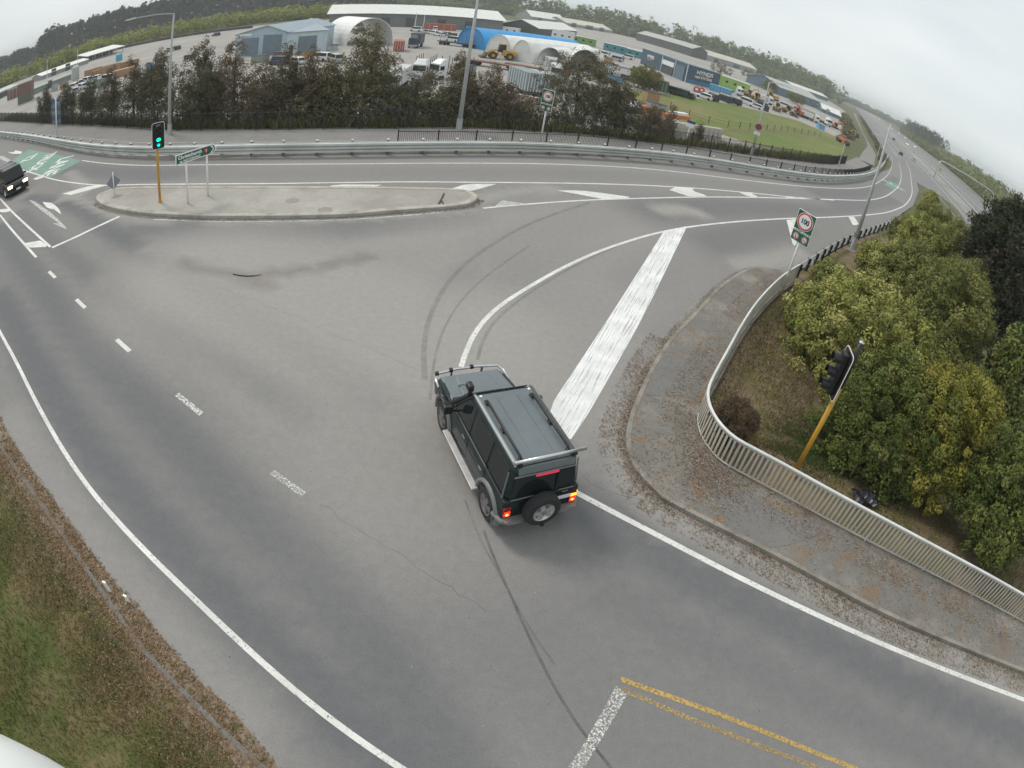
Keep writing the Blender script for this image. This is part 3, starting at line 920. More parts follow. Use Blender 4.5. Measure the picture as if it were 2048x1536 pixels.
# raised traffic island
ISL = G2([(190, 400), (205, 415), (256, 426.5), (308, 433), (427, 438.5), (581, 437.5), (700, 434.5), (771, 427.5), (850, 422), (908, 417.7), (942, 412), (956, 401)]) + G2([(955.5, 393.5), (935, 384), (894, 380.5), (771, 378.5), (600, 378), (400, 377.5), (239, 377.5), (212, 385.5), (195, 393.5)], 0.0)
isl = ISL + [ISL[0]]
isl = [Vector(p) for p in isl]
for _ in range(2):
    q = []
    for a, b in zip(isl[:-1], isl[1:]): q += [a * 0.75 + b * 0.25, a * 0.25 + b * 0.75]
    isl = q + [q[0]]
isl = resample(isl, 0.35)[:-1]
area = sum(a.x * b.y - b.x * a.y for a, b in zip(isl, isl[1:] + isl[:1]))
if area < 0: isl.reverse()
island = tag(sheet('traffic_island', isl, 0.5, 0.125, M_ISLE), kind='structure')
sweep([Vector((p.x, p.y, 0)) for p in isl], [(0.0, -0.05), (0.015, 0.12), (0.04, 0.14), (0.30, 0.14), (0.30, 0.02)][::-1], closed=True).build('kerb', M_CONC, island)
for px in ((585, 401), (650, 420)):
    c = G(*px, h=0.125)
    MB().cyl((c.x, c.y, 0.12), (c.x, c.y, 0.132), 0.33, n=20).build('manhole_cover', mat('cover_iron', (0.26, 0.24, 0.215), 0.8), island)
# ================================================================== STREET FURNITURE
M_GALV = mat('galvanised_steel', (0.42, 0.45, 0.45), 0.45, 0.6, 0.15, 2.0)
M_BEAM = mat('beam_zinc', (0.56, 0.58, 0.56), 0.55, 0.1, 0.12, 1.0, dirt=(0.33, 0.33, 0.30), dirt_amt=0.5)
M_WHITE = mat('white_paint_metal', (0.72, 0.73, 0.72), 0.45, 0.0, 0.06, 3.0)
M_RAILW = mat('handrail_white', (0.66, 0.67, 0.66), 0.4, 0.0, 0.1, 2.0, dirt=(0.35, 0.33, 0.28), dirt_amt=0.5)
M_PICK = mat('picket_cream', (0.50, 0.475, 0.42), 0.6, 0.0, 0.16, 2.5, dirt=(0.26, 0.22, 0.17), dirt_amt=0.7)
M_BLACK = mat('black_powdercoat', (0.018, 0.018, 0.02), 0.5, 0.0, 0.1)
M_BLK2 = mat('black_plastic', (0.012, 0.012, 0.013), 0.45, 0.0, 0.1)
M_YPOLE = mat('signal_yellow', (0.56, 0.30, 0.03), 0.45, 0.0, 0.08, 3.0, dirt=(0.35, 0.2, 0.05), dirt_amt=0.5)
M_SGREEN = mat('sign_green', (0.005, 0.105, 0.058), 0.4, 0, 0.05)
M_SWHITE = mat('sign_white', (0.75, 0.76, 0.75), 0.4, 0, 0.03)
M_SRED = mat('sign_red', (0.55, 0.035, 0.04), 0.4, 0, 0.03)
M_SBLUE = mat('sign_blue', (0.02, 0.05, 0.20), 0.4, 0, 0.03)
M_SGREY = mat('sign_back_grey', (0.24, 0.26, 0.29), 0.5, 0.3, 0.08)
M_LAMPP = mat('lamp_column', (0.40, 0.42, 0.41), 0.6, 0.0, 0.12, 1.5)
M_POST = mat('guardrail_post', (0.16, 0.14, 0.12), 0.8, 0, 0.2)

def loc(p, r): return (p[0] - r.location.x, p[1] - r.location.y, p[2] - r.location.z)
def poly3(pts, r, h=0.0): return [(p.x - r.location.x, p.y - r.location.y, T(p.x, p.y) + h - r.location.z) for p in pts]

# --- white pedestrian handrail on the right
c0 = RAIL[9]
hr = root('handrail', 'white pedestrian handrail with upright cream pickets curving round the footpath corner', 'handrail', (c0.x, c0.y, 0.0))
hl = resample(smooth_line(RAIL, 2), 0.25)
def rz_of(a, b): return math.atan2(b.y - a.y, b.x - a.x)
MB().tube(poly3(hl, hr, 1.0), 0.045, 8).build('top_rail', M_RAILW, hr, smooth=True)
MB().tube(poly3(hl, hr, 0.17), 0.022, 6).build('bottom_rail', M_PICK, hr, smooth=True)
MB().tube(poly3(hl, hr, 0.93), 0.018, 6).build('under_rail', M_PICK, hr, smooth=True)
pk = resample(smooth_line(RAIL, 2), 0.1375)[: 299]
pm = MB().box((0, 0, 0.0), (0.062, 0.022, 0.80)).mesh('picket'); pm.materials.append(M_PICK)
for i, p in enumerate(pk):
    q = pk[min(i + 1, len(pk) - 1)]; p0 = pk[max(i - 1, 0)]
    o = bpy.data.objects.new('picket', pm); C.objects.link(o); o.parent = hr
    o.location = (p.x - c0.x, p.y - c0.y, T(p.x, p.y) + 0.54)
    o.rotation_euler = (random.gauss(0, .02), random.gauss(0, .022) + (random.gauss(0, .12) if random.random() < .05 else 0), rz_of(p0, q))
for p in resample(hl, 2.2):
    MB().box((p.x - c0.x, p.y - c0.y, T(p.x, p.y) + 0.5), (0.06, 0.06, 1.0)).build('post', M_PICK, hr)

# --- W-beam barrier beyond the handrail
c0 = WBEAM[0]
wb = root('guardrail', 'steel guardrail seen from behind with black posts below the near speed sign', 'guardrail', (c0.x, c0.y, 0.0))
wl = resample(smooth_line(WBEAM + [WBEAM[-1] + (WBEAM[-1] - WBEAM[-2]).normalized() * 14], 2), 1.0)
WPROF = [(0.0, 0.44), (0.05, 0.50), (0.05, 0.54), (0.0, 0.59), (0.05, 0.64), (0.05, 0.69), (0.0, 0.75), (-0.012, 0.75), (0.038, 0.69), (0.038, 0.64), (-0.012, 0.59), (0.038, 0.54), (0.038, 0.50), (-0.012, 0.44)]
sweep(poly3(wl, wb), WPROF).build('rail_beam', M_WHITE, wb)
for p in resample(wl, 1.6):
    g = T(p.x, p.y)
    MB().box((p.x - c0.x, p.y - c0.y, g + 0.28), (0.12, 0.14, 0.80)).box((p.x - c0.x, p.y - c0.y, g + 0.57), (0.17, 0.17, 0.30)).build('post', M_BLACK, wb)

# --- long barrier on the far side of the ramp
GB_PX = [(0, 262.5), (68, 270), (137, 282), (205, 290.5), (308, 294.6), (444, 290.5), (600, 287.5), (700, 286), (839, 284.5), (1044, 285), (1200, 293), (1300, 301), (1366, 308), (1531, 335), (1614, 347), (1676, 352), (1730, 349), (1752, 340), (1770, 322), (1777, 308)]
GB = [G(*p, h=0.80).to_2d() for p in GB_PX]
GB = [GB[0] + (GB[0] - GB[1]).normalized() * 30] + GB
c0 = GB[6]
gb = root('guardrail', 'long pale corrugated steel guardrail along the far side of the ramp', 'guardrail', (c0.x, c0.y, 0.0))
gl_ = resample(smooth_line(GB, 2), 1.0)
TPROF = [(-0.01, 0.26), (-0.15, 0.28), (-0.16, 0.39), (-0.02, 0.41), (-0.02, 0.47), (-0.15, 0.48), (-0.16, 0.58), (-0.02, 0.60), (-0.02, 0.66), (-0.15, 0.68), (-0.15, 0.79), (-0.01, 0.80)]
sweep(poly3(gl_, gb), TPROF).build('rail_beam', M_BEAM, gb)
MB().tube(poly3(offset_line(gl_, 0.05), gb, 0.81), 0.035, 6).build('rub_rail', M_BEAM, gb)
gpm = MB().box((0, 0, 0.43), (0.14, 0.18, 0.90)).mesh('post'); gpm.materials.append(M_POST)
gcm = MB().box((0, 0, 0.92), (0.13, 0.13, 0.06)).mesh('post_cap'); gcm.materials.append(M_WHITE)
gpl = resample(smooth_line(GB, 2), 2.0)
for i, p in enumerate(offset_line(gpl, 0.22)):
    a = rz_of(gpl[max(i - 1, 0)], gpl[min(i + 1, len(gpl) - 1)])
    for nm, me in (('post', gpm), ('post_cap', gcm)):
        o = bpy.data.objects.new(nm, me); C.objects.link(o); o.parent = gb
        o.location = (p.x - c0.x, p.y - c0.y, T(p.x, p.y) + 0.0); o.rotation_euler = (0, 0, a)

# --- black picket fences
def picket_fence(name, label, line_, h, bay, gap, post_h, post_w=0.07):
    r = root(name, label, 'fence', (line_[0].x, line_[0].y, 0.0))
    pts = resample(line_, bay)
    for i, p in enumerate(pts):
        MB().box(loc((p.x, p.y, T(p.x, p.y) + post_h / 2), r), (post_w, post_w, post_h), rz_of(pts[max(i - 1, 0)], pts[min(i + 1, len(pts) - 1)])).build('post', M_BLACK, r)
    for a, b in zip(pts[:-1], pts[1:]):
        za, zb = T(a.x, a.y), T(b.x, b.y); n = max(3, int((b - a).length / gap)); an = rz_of(a, b)
        m_ = MB()
        for k in range(1, n):
            q = a + (b - a) * (k / n)
            x, y, z = loc((q.x, q.y, za + (zb - za) * k / n), r)
            d = 0.011
            m_.add([(x - d, y, z + 0.12), (x + d, y, z + 0.12), (x, y + 2 * d, z + 0.12), (x - d, y, z + h), (x + d, y, z + h), (x, y + 2 * d, z + h)], [(0, 1, 4, 3), (1, 2, 5, 4), (2, 0, 3, 5), (3, 4, 5)])
        tag(m_.build('picket_panel', M_BLACK, r, fix=False), kind='stuff')
    for zz in (h - 0.04, 0.14):
        MB().tube([loc((p.x, p.y, T(p.x, p.y) + zz), r) for p in pts], 0.022, 4).build('rail', M_BLACK, r)
    return r
TF = smooth_line(NLINE[1:17], 1)
TF = [NLINE[1] + (NLINE[1] - NLINE[2]).normalized() * 25] + TF
picket_fence('fence', 'tall black picket fence between the shared path and the row of trees', TF, 1.42, 2.4, 0.12, 1.55)
LF_PX = [(797.6, 260.5), (878.6, 261.5), (957, 261.5), (1027, 263), (1092, 266), (1153.7, 269), (1210, 273.5), (1260, 278.5), (1305.6, 283.6), (1347, 288.6), (1386, 294.8), (1448, 305), (1500, 314), (1560, 324), (1620, 334), (1680, 339), (1720, 338), (1744, 330)]
LF = [G(*p, h=1.15).to_2d() for p in LF_PX]
picket_fence('fence', 'low black picket fence just behind the pale guardrail', smooth_line(LF, 1), 1.12, 2.35, 0.11, 1.2)

# --- lamp columns
def lamp_post(base, h, arm_dir=None, arm=3.0, label='', r0=0.16, heads=1):
    r = root('street_lamp', label, 'street lamp', base)
    pole = MB().cyl((0, 0, 0), (0, 0, h), r0, r0 * 0.42, 12).build('pole', M_LAMPP, r, smooth=True)
    MB().cyl((0, 0, -0.02), (0, 0, 0.05), r0 * 2.0, n=12).cyl((0, 0, 0.05), (0, 0, 0.9), r0 * 1.22, r0 * 1.15, 12).build('base_flange', M_LAMPP, r)
    if arm_dir is not None:
        for k in range(heads):
            d = Vector((arm_dir[0], arm_dir[1], 0)).normalized() * (1 if k == 0 else -1)
            e = Vector((0, 0, h)) + d * arm + Vector((0, 0, 0.22))
            MB().tube([(0, 0, h - 0.05), Vector((0, 0, h)) + d * arm * 0.4 + Vector((0, 0, 0.15)), e], [0.05, 0.045, 0.035], 8).build('arm', M_LAMPP, r)
            a = math.atan2(d.y, d.x)
            hd = MB().hexa([e + Matrix.Rotation(a, 3, 'Z') @ Vector(q) for q in ((-.1, -.14, -.05), (.75, -.10, -.05), (.75, .10, -.05), (-.1, .14, -.05))], [e + Matrix.Rotation(a, 3, 'Z') @ Vector(q) for q in ((-.1, -.1, .07), (.7, -.06, .04), (.7, .06, .04), (-.1, .1, .07))]).build('lamp_head', mat('luminaire_grey', (0.5, 0.52, 0.5), 0.4), r, bevel=0.02)
    return r
def left_of(p): return Vector((-p.y, p.x)).normalized()
b1 = G(339.5, 270.5); lamp_post(b1, ztop(350, 26, b1) - b1.z, left_of(b1), 3.0, 'grey street lamp with a long arm behind the green traffic signal', 0.15)
b2 = G(917, 262); lamp_post(b2, 11.0, left_of(b2) * -0.3 - Vector((b2.x, b2.y)).normalized(), 2.4, 'grey street lamp column standing at the start of the low black fence', 0.17)
b3 = G(1702.6, 501); lamp_post(b3, ztop(1783, 258, b3) - b3.z, Vector((b3.x, b3.y)), 1.4, 'dark grey street lamp column rising out of the shrubs beside the ramp', 0.15)
b4 = G(1745, 345); lamp_post(b4, ztop(1762, 275, b4) - b4.z, left_of(b4), 0.7, 'twin headed street lamp where the fences end by the cycle path', 0.12, heads=2)
b5 = G(1502, 312); lamp_post(b5, ztop(1541, 165, b5) - b5.z, left_of(b5) * -1, 1.5, 'pale street lamp column between the path fence and the paddock', 0.12)
b6 = G(1676.6, 333); lamp_post(b6, ztop(1687, 285, b6) - b6.z, None, 0, 'thin pale column at the bend of the tall black fence', 0.09)

# --- signs
def face_rz(f): return math.atan2(f[0], -f[1])
def disc(m_, x, z, r, y, t=0.004, n=28):
    return m_.cyl((x, y, z), (x, y - t, z), r, n=n)
def speed_sign(label, base, tl, tr, pole_px, w, h):
    zt = ztop((tl[0] + tr[0]) / 2, (tl[1] + tr[1]) / 2, base)
    a, b = atz(*tl, zt), atz(*tr, zt)
    d = (b - a); d.z = 0
    rz = math.atan2(d.y, d.x)
    r = root('speed_sign', label, 'road sign', base, rz)
    H = zt - base.z
    MB().cyl((0, 0.05, -0.1), (0, 0.05, H - 0.1), 0.055, n=12).build('pole', M_SWHITE, r, smooth=True)
    MB().box((0, 0, H - h / 2), (w, 0.03, h)).build('panel_edge', M_SWHITE, r, bevel=0.01)
    p = MB().box((0, -0.018, H - h / 2), (w * 0.94, 0.012, h * 0.96)).build('panel', M_SGREEN, r)
    zc = H - h * 0.31; R = w * 0.40
    disc(MB(), 0, zc, R * 1.06, -0.024).build('roundel_edge', M_SWHITE, p)
    disc(MB(), 0, zc, R, -0.029).build('roundel_ring', M_SRED, p)
    disc(MB(), 0, zc, R * 0.82, -0.034).build('roundel_face', M_SWHITE, p)
    text('numerals', '100', R * 0.82, M_BLACK, p, (0, -0.041, zc - R * 0.02), bold=0.012, sx=0.92)
    text('lettering', 'MOTORWAY', w * 0.165, M_SWHITE, p, (0, -0.027, H - h * 0.66), bold=0.004)
    for s in (-1, 1):
        x, z, q = s * w * 0.24, H - h * 0.845, w * 0.155
        disc(MB(), x, z, q, -0.024).build('small_roundel_edge', M_SWHITE, p)
        disc(MB(), x, z, q * 0.93, -0.028).build('small_roundel_ring', M_SRED, p)
        disc(MB(), x, z, q * 0.70, -0.032).build('small_roundel_face', M_SWHITE, p)
        f = MB()
        if s < 0:   # no pedestrians
            f.box((x, -0.038, z + q * 0.38), (q * 0.2, 0.004, q * 0.2)).box((x, -0.038, z), (q * 0.28, 0.004, q * 0.5)).box((x - q * .12, -0.038, z - q * .4), (q * .12, .004, q * .4), ry=0.25).box((x + q * .12, -0.038, z - q * .4), (q * .12, .004, q * .4), ry=-0.25)
        else:       # no bicycles
            f.ring((x - q * .3, -0.038, z - q * .15), (0, 1, 0), [(q * .26, 0), (q * .19, 0)], 14).ring((x + q * .3, -0.038, z - q * .15), (0, 1, 0), [(q * .26, 0), (q * .19, 0)], 14).box((x, -0.038, z + q * .08), (q * .6, .004, q * .09), ry=0.25)
        f.build('symbol', M_BLACK, p)
        MB().box((x, -0.042, z), (q * 1.6, 0.003, q * 0.16), ry=0.785).build('slash', M_SRED, p)
    return r
speed_sign('near green 100 motorway speed sign on a white pole behind the handrail', G(1559, 592), (1603.7, 417.6), (1633, 435), None, 0.95, 1.42)
b = G(1079.5, 287); speed_sign('far green 100 motorway speed sign above the low black fence', b, (1088, 177), (1106, 181.5), None, 0.88, 1.55)

# green direction sign on the island
p1, p2 = G(377.3, 407.6, 0.125), G(417.2, 392.3, 0.125)
zb = (ztop(374.3, 325.5, p1) + ztop(414.3, 309, p2)) / 2 - 0.125
zt_ = ztop(373, 304, p1) - 0.125
d = (p2 - p1).to_2d(); sep = d.length
an = math.atan2(d.y, d.x)
zm, hh = (zb + zt_) / 2, (zt_ - zb)
dr = root('direction_sign', 'green Christchurch arrow sign on two white posts on the traffic island', 'road sign', p1, an)
for x in (0, sep):
    MB().cyl((x, 0.06, -0.05), (x, 0.06, zt_ - 0.1), 0.05, n=12).build('post', M_SWHITE, dr, smooth=True)
def arrow(x0, x1, tip, z0, z1, y0, y1):
    return MB().prism([(x0, z0), (x1, z0), (tip, (z0 + z1) / 2), (x1, z1), (x0, z1)], y0, y1, 'y')
XL, XR = -0.62 * sep * 0.85, sep * 1.28
XT = XR + hh * 0.42
arrow(XL, XR, XT, zb, zt_, -0.02, 0.02).build('panel_edge', M_SWHITE, dr)
pn = arrow(XL + .05, XR - .02, XT - .09, zb + .05, zt_ - .05, -0.027, -0.0205).build('panel', M_SGREEN, dr)
MB().prism([(XR - hh * .38, zb + .06), (XR - hh * .16, zb + .06), (XT - .16, zm), (XR - hh * .16, zt_ - .06), (XR - hh * .38, zt_ - .06), (XR - hh * .02, zm)], -0.032, -0.0275, 'y').build('chevron', M_SWHITE, pn)
wtxt = XR - hh * 0.45 - XL
text('lettering', 'Christchurch', hh * 0.46, M_SWHITE, pn, (XL + wtxt * 0.42, -0.032, zm + hh * 0.13), bold=0.010, sx=min(1.5, wtxt * 0.74 / (hh * 0.46 * 5.6)))
text('lettering', 'via MOTORWAY', hh * 0.28, M_SWHITE, pn, (XL + wtxt * 0.42, -0.032, zm - hh * 0.27), bold=0.006, sx=min(1.3, wtxt * 0.62 / (hh * 0.28 * 7.2)))
sx_ = XL + wtxt * 0.90
MB().prism([(sx_ - hh * .19, zm + hh * .24), (sx_ - hh * .19, zm - hh * .02), (sx_, zm - hh * .22), (sx_ + hh * .19, zm - hh * .02), (sx_ + hh * .19, zm + hh * .24)], -0.033, -0.028, 'y').build('shield', M_SRED, pn)
text('shield_numeral', '1', hh * 0.34, M_SWHITE, pn, (sx_, -0.036, zm + hh * 0.04), bold=0.006)

# diamond keep-left board seen from behind
b = G(229, 389, 0.125)
zt_ = ztop(220, 346, b) - b.z
kr_ = root('diamond_sign', 'grey back of a diamond shaped sign at the tip of the island', 'road sign', b, face_rz((-0.75, 0.65)))
MB().cyl((0, 0.0, -0.02), (0, 0.0, zt_), 0.035, n=10).build('pole', M_SWHITE, kr_, smooth=True)
dd = 0.44; zc = zt_ - 0.58
MB().prism([(-dd, zc), (0, zc - dd), (dd, zc), (0, zc + dd)], -0.06, -0.045, 'y').build('panel', M_SGREY, kr_)
MB().prism([(-dd * .93, zc), (0, zc - dd * .93), (dd * .93, zc), (0, zc + dd * .93)], -0.066, -0.061, 'y').build('panel_front', mat('sign_yellow', (0.6, 0.42, 0.03), 0.4), kr_)

# street-name and parking signs by the path
b = G(114.3, 275)
zt_ = ztop(112.7, 196, b) - b.z
sn = root('blade_sign', 'stack of dark blue sign blades on a white pole left of the path', 'road sign', b, face_rz((0.2, -1)))
MB().cyl((0, 0, 0), (0, 0, zt_), 0.07, n=12).build('pole', M_SWHITE, sn, smooth=True)
for k in range(6):
    MB().box((-0.05, 0.1, zt_ - 0.25 - 0.42 * k), (1.15, 0.03, 0.36)).build('blade', mat('blade_blue', (0.13, 0.19, 0.24), 0.4, 0, 0.1) if k % 2 else mat('blade_slate', (0.08, 0.11, 0.18), 0.4), sn)
b = G(1371, 288)
zt_ = ztop(1378, 243, b) - b.z
ps = root('parking_sign', 'blue and white sign on a pale pole in front of the concrete blocks', 'road sign', b, face_rz((-0.35, -0.9)))
MB().cyl((0, 0.05, 0), (0, 0.05, zt_), 0.06, n=10).build('pole', M_SWHITE, ps, smooth=True)
MB().box((0, 0, zt_ - 0.5), (1.15, 0.03, 0.55)).build('panel', M_SWHITE, ps)
MB().box((0.1, -0.002, zt_ - 0.02), (1.15, 0.03, 0.38)).build('blue_panel', M_SBLUE, ps)
zt_ = ztop(1514, 250, b5) - b5.z
ns = root('no_parking_sign', 'small round blue and red no stopping sign on the pale lamp column', 'road sign', b5, face_rz((-b5.x, -b5.y)))
q = MB().cyl((0, -0.2, zt_ - .1), (0, -0.22, zt_ - .1), 0.33, n=24).build('ring', M_SRED, ns)
MB().cyl((0, -0.221, zt_ - .1), (0, -0.226, zt_ - .1), 0.26, n=24).build('disc', mat('sign_purple', (0.10, 0.05, 0.20), 0.4), ns)
MB().box((0, -0.23, zt_ - .1), (0.52, 0.006, 0.06), ry=0.785).build('slash', M_SRED, ns)
MB().box((0, -0.21, zt_ - .78), (0.62, 0.02, 0.34)).build('plate', M_SWHITE, ns)
MB().box((0, -0.17, zt_ - .5), (0.08, 0.06, 1.1)).build('bracket', M_GALV, ns)

# --- traffic signals
M_GLOW = mat('signal_green_lit', (0.0, 0.85, 0.50), emit=1.6)
M_LENS = mat('signal_lens_off', (0.03, 0.02, 0.02), 0.2)
def signal(label, base, h, rz, lit, head_z, pole_top=None, aspects=4, side=0.0, bw=0.62, hh=1.4):
    r = root('traffic_signal', label, 'traffic signal', base, rz)
    pt = pole_top or h
    MB().cyl((0, 0, 0), (0, 0, pt), 0.07, n=12).build('pole', M_YPOLE, r, smooth=True)
    MB().cyl((0, 0, 0), (0, 0, 0.22), 0.10, 0.085, 12).build('pole_base', M_YPOLE, r)
    if pole_top and pole_top < h:
        MB().cyl((0, 0, pole_top), (0, 0, h), 0.075, n=12).build('upper_pole', M_BLK2, r, smooth=True)
        MB().cyl((0, 0, h), (0, 0, h + 0.03), 0.08, 0.04, 12).build('pole_cap', M_GALV, r)
    y = -0.18; x0 = side
    z0 = head_z - hh / 2
    # backing board with a white rim
    def rrect(w, h_, rad, n=5):
        P = []
        for cx, cz, a0 in ((w / 2 - rad, h_ / 2 - rad, 0), (-w / 2 + rad, h_ / 2 - rad, pi / 2), (-w / 2 + rad, -h_ / 2 + rad, pi), (w / 2 - rad, -h_ / 2 + rad, 1.5 * pi)):
            for k in range(n): P.append((x0 + cx + rad * cos(a0 + pi / 2 * k / (n - 1)), head_z + cz + rad * sin(a0 + pi / 2 * k / (n - 1))))
        return P
    MB().prism(rrect(bw, hh, .12), y, y + 0.012, 'y').build('backing_rim', M_SWHITE, r)
    MB().prism(rrect(bw - .055, hh - .055, .10), y - 0.006, y + 0.02, 'y').build('backing_board', M_BLK2, r)
    for e_ in (.42, -.42):
        MB().tube([(x0, 0, head_z + hh * e_), (x0, y, head_z + hh * e_)], 0.02, 6).build('bracket', M_GALV, r)
    hd = MB().box((x0, y - 0.09, head_z), (0.30, 0.16, hh * 0.86)).build('signal_housing', M_BLK2, r, bevel=0.03)
    step = hh * 0.84 / aspects
    for k in range(aspects):
        z = head_z + hh * 0.42 - step * (k + .5); R = min(step * .42, .12)
        on = k in lit
        MB().cyl((x0, y - .171, z), (x0, y - .176, z), R, n=20).build('lens', M_LENS, hd)
        if on:
            if k == aspects - 1:
                MB().prism([(x0 - R * .8, z + R * .25), (x0 - R * .25, z + R * .25), (x0 - R * .25, z + R * .9), (x0 + R * .25, z + R * .9), (x0 + R * .25, z + R * .25), (x0 + R * .8, z + R * .25), (x0, z - R * .9)], y - .182, y - .178, 'y').build('lit_arrow', M_GLOW, hd)
            else:
                MB().cyl((x0, y - .178, z), (x0, y - .182, z), R * .95, n=20).build('lit_lens', M_GLOW, hd)
        MB().ring((x0, y - .17, z), (0, -1, 0), [(R * 1.05, 0), (R * 1.12, 0.24), (R * 1.07, 0.24), (R * 1.0, 0)], 16, -2.3, 2.3).build('visor', M_BLK2, hd)
    return r
b = G(320.4, 404.5, 0.125)
zc = ztop(317, 270, b) - b.z
signal('yellow pole traffic signal showing green arrows on the traffic island', b, zc + 0.6, face_rz((-b.x * 0.75 + 6, -b.y)), (2, 3), zc, aspects=4, side=0.06, bw=0.66, hh=ztop(317.5, 243, b) - ztop(316, 297, b))
b = G(1584, 951)
hT = ztop(1722.6, 684, b) - b.z
hP = ztop(1681, 774, b) - b.z
zA, zB = ztop(1693, 692, b) - b.z, ztop(1651, 792, b) - b.z
signal('unlit black traffic signal on a yellow pole beside the shrubs, seen edge on', b, hT, face_rz((-0.93, 0.12)), (), (zA + zB) / 2 + 0.05, pole_top=hP, aspects=3, side=0.0, bw=0.68, hh=1.35)
# ================================================================== VEHICLES ON THE ROAD
M_TYRE = mat('tyre_rubber', (0.022, 0.022, 0.024), 0.85, 0, 0.2, 8)
M_RIM = mat('rim_alloy', (0.55, 0.55, 0.54), 0.35, 0.7, 0.08)
M_RIMD = mat('rim_dull_steel', (0.20, 0.20, 0.20), 0.5, 0.5, 0.1)
M_GLASS = glass_mat()
M_TRIM = mat('trim_grey_plastic', (0.16, 0.165, 0.17), 0.55, 0, 0.1)
M_CHROME = mat('dull_aluminium', (0.62, 0.63, 0.64), 0.3, 0.8, 0.06)
M_STEP = mat('step_tread', (0.46, 0.46, 0.46), 0.6, 0.3, 0.15, 6)
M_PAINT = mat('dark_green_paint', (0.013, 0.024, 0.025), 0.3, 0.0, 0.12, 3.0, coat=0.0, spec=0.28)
M_PALETOP = mat('pale_top_paint', (0.150, 0.176, 0.187), 0.42, 0.35, 0.10, 2.2, coat=0.15, dirt=(0.175, 0.198, 0.205), dirt_amt=0.6)  # one paler paint for roof, bonnet and tailgate header
M_RED = mat('tail_lens', (0.30, 0.01, 0.01), 0.25)
M_REDLIT = mat('tail_lamp_lit', (1.0, 0.025, 0.015), emit=1.5)
M_AMBER = mat('indicator_lit', (1.0, 0.42, 0.03), emit=2.0)
M_HOT = mat('lamp_core_lit', (1.0, 0.36, 0.05), emit=2.6)
M_STRIP = mat('brake_strip_lit', (0.75, 0.05, 0.09), emit=0.55)
M_SEAM = mat('panel_seam', (0.005, 0.006, 0.006), 0.6)

def wheel(parent, x, y, z, R, w, side, rim_m, spokes=True, name='wheel', axis=(1, 0, 0)):
    """side: +1 rim faces +axis"""
    k = MB().ring((x, y, z), axis, [(R * .60, -w * .45), (R * .88, -w * .5), (R * .98, -w * .38), (R, -w * .2), (R, w * .2), (R * .98, w * .38), (R * .88, w * .5), (R * .60, w * .45)], 32)
    t = k.build(name, M_TYRE, parent, smooth=True)
    a = Vector(axis); c = Vector((x, y, z))
    MB().ring(c, axis, [(R * .62, side * w * .47), (R * .57, side * w * .46), (R * .50, side * w * .18), (0.0001, side * w * .14)], 28).build('rim', rim_m, t, smooth=True)
    s = MB()
    if spokes:
        u = Vector((0, 0, 1)); v = a.cross(u)
        for i in range(5):
            q = 2 * pi * i / 5 + 0.3
            d = u * cos(q) + v * sin(q); n_ = a.cross(d)
            p0 = c + a * side * w * .42 + d * R * .08; p1 = c + a * side * w * .40 + d * R * .56
            hw = R * .12
            s.hexa([p0 - n_ * hw * 1.2 - a * side * .02, p1 - n_ * hw - a * side * .02, p1 + n_ * hw - a * side * .02, p0 + n_ * hw * 1.2 - a * side * .02], [p0 - n_ * hw * 1.2 + a * side * .012, p1 - n_ * hw + a * side * .012, p1 + n_ * hw + a * side * .012, p0 + n_ * hw * 1.2 + a * side * .012])
        tag(s.build('spokes', rim_m, t), kind='stuff')
        MB().cyl(c + a * side * w * .40, c + a * side * w * .50, R * .16, n=14).build('hub', M_TRIM, t)
    return t

pf, pr = G(887, 861), G(971, 1030)
hv = (pf - pr).to_2d().normalized()
rv = Vector((hv.y, -hv.x))
mid = (pf.to_2d() + pr.to_2d()) / 2 + rv * 0.80
suv = root('suv', 'dark green four wheel drive with rear spare wheel turning across the junction', 'car', (mid.x, mid.y, 0.004), math.atan2(-hv.x, hv.y))
WB2 = 1.36
def arch(cy, r=0.47, cz=0.40, n=12, z0=0.47):
    a0 = math.asin((z0 - cz) / r)
    return [(cy + r * cos(a0 + (pi - 2 * a0) * i / n), cz + r * sin(a0 + (pi - 2 * a0) * i / n)) for i in range(n + 1)]
prof = [(-2.06, .50), (-2.11, .62), (-2.12, 1.085), (.99, 1.105), (1.3, 1.11), (1.75, 1.075), (2.06, 1.02), (2.17, .95), (2.19, .62), (2.15, .47)] + arch(WB2) + arch(-WB2)
MB().prism(prof, -.835, .835, 'x').build('body', M_PAINT, suv, bevel=0.085, seg=4)
cab = MB().hexa([(-.80, -2.10, 1.07), (.80, -2.10, 1.07), (.80, 1.0, 1.07), (-.80, 1.0, 1.07)], [(-.665, -2.03, 1.76), (.665, -2.03, 1.76), (.665, .32, 1.76), (-.665, .32, 1.76)])
cab.build('cabin', M_PAINT, suv, bevel=0.13, seg=5)
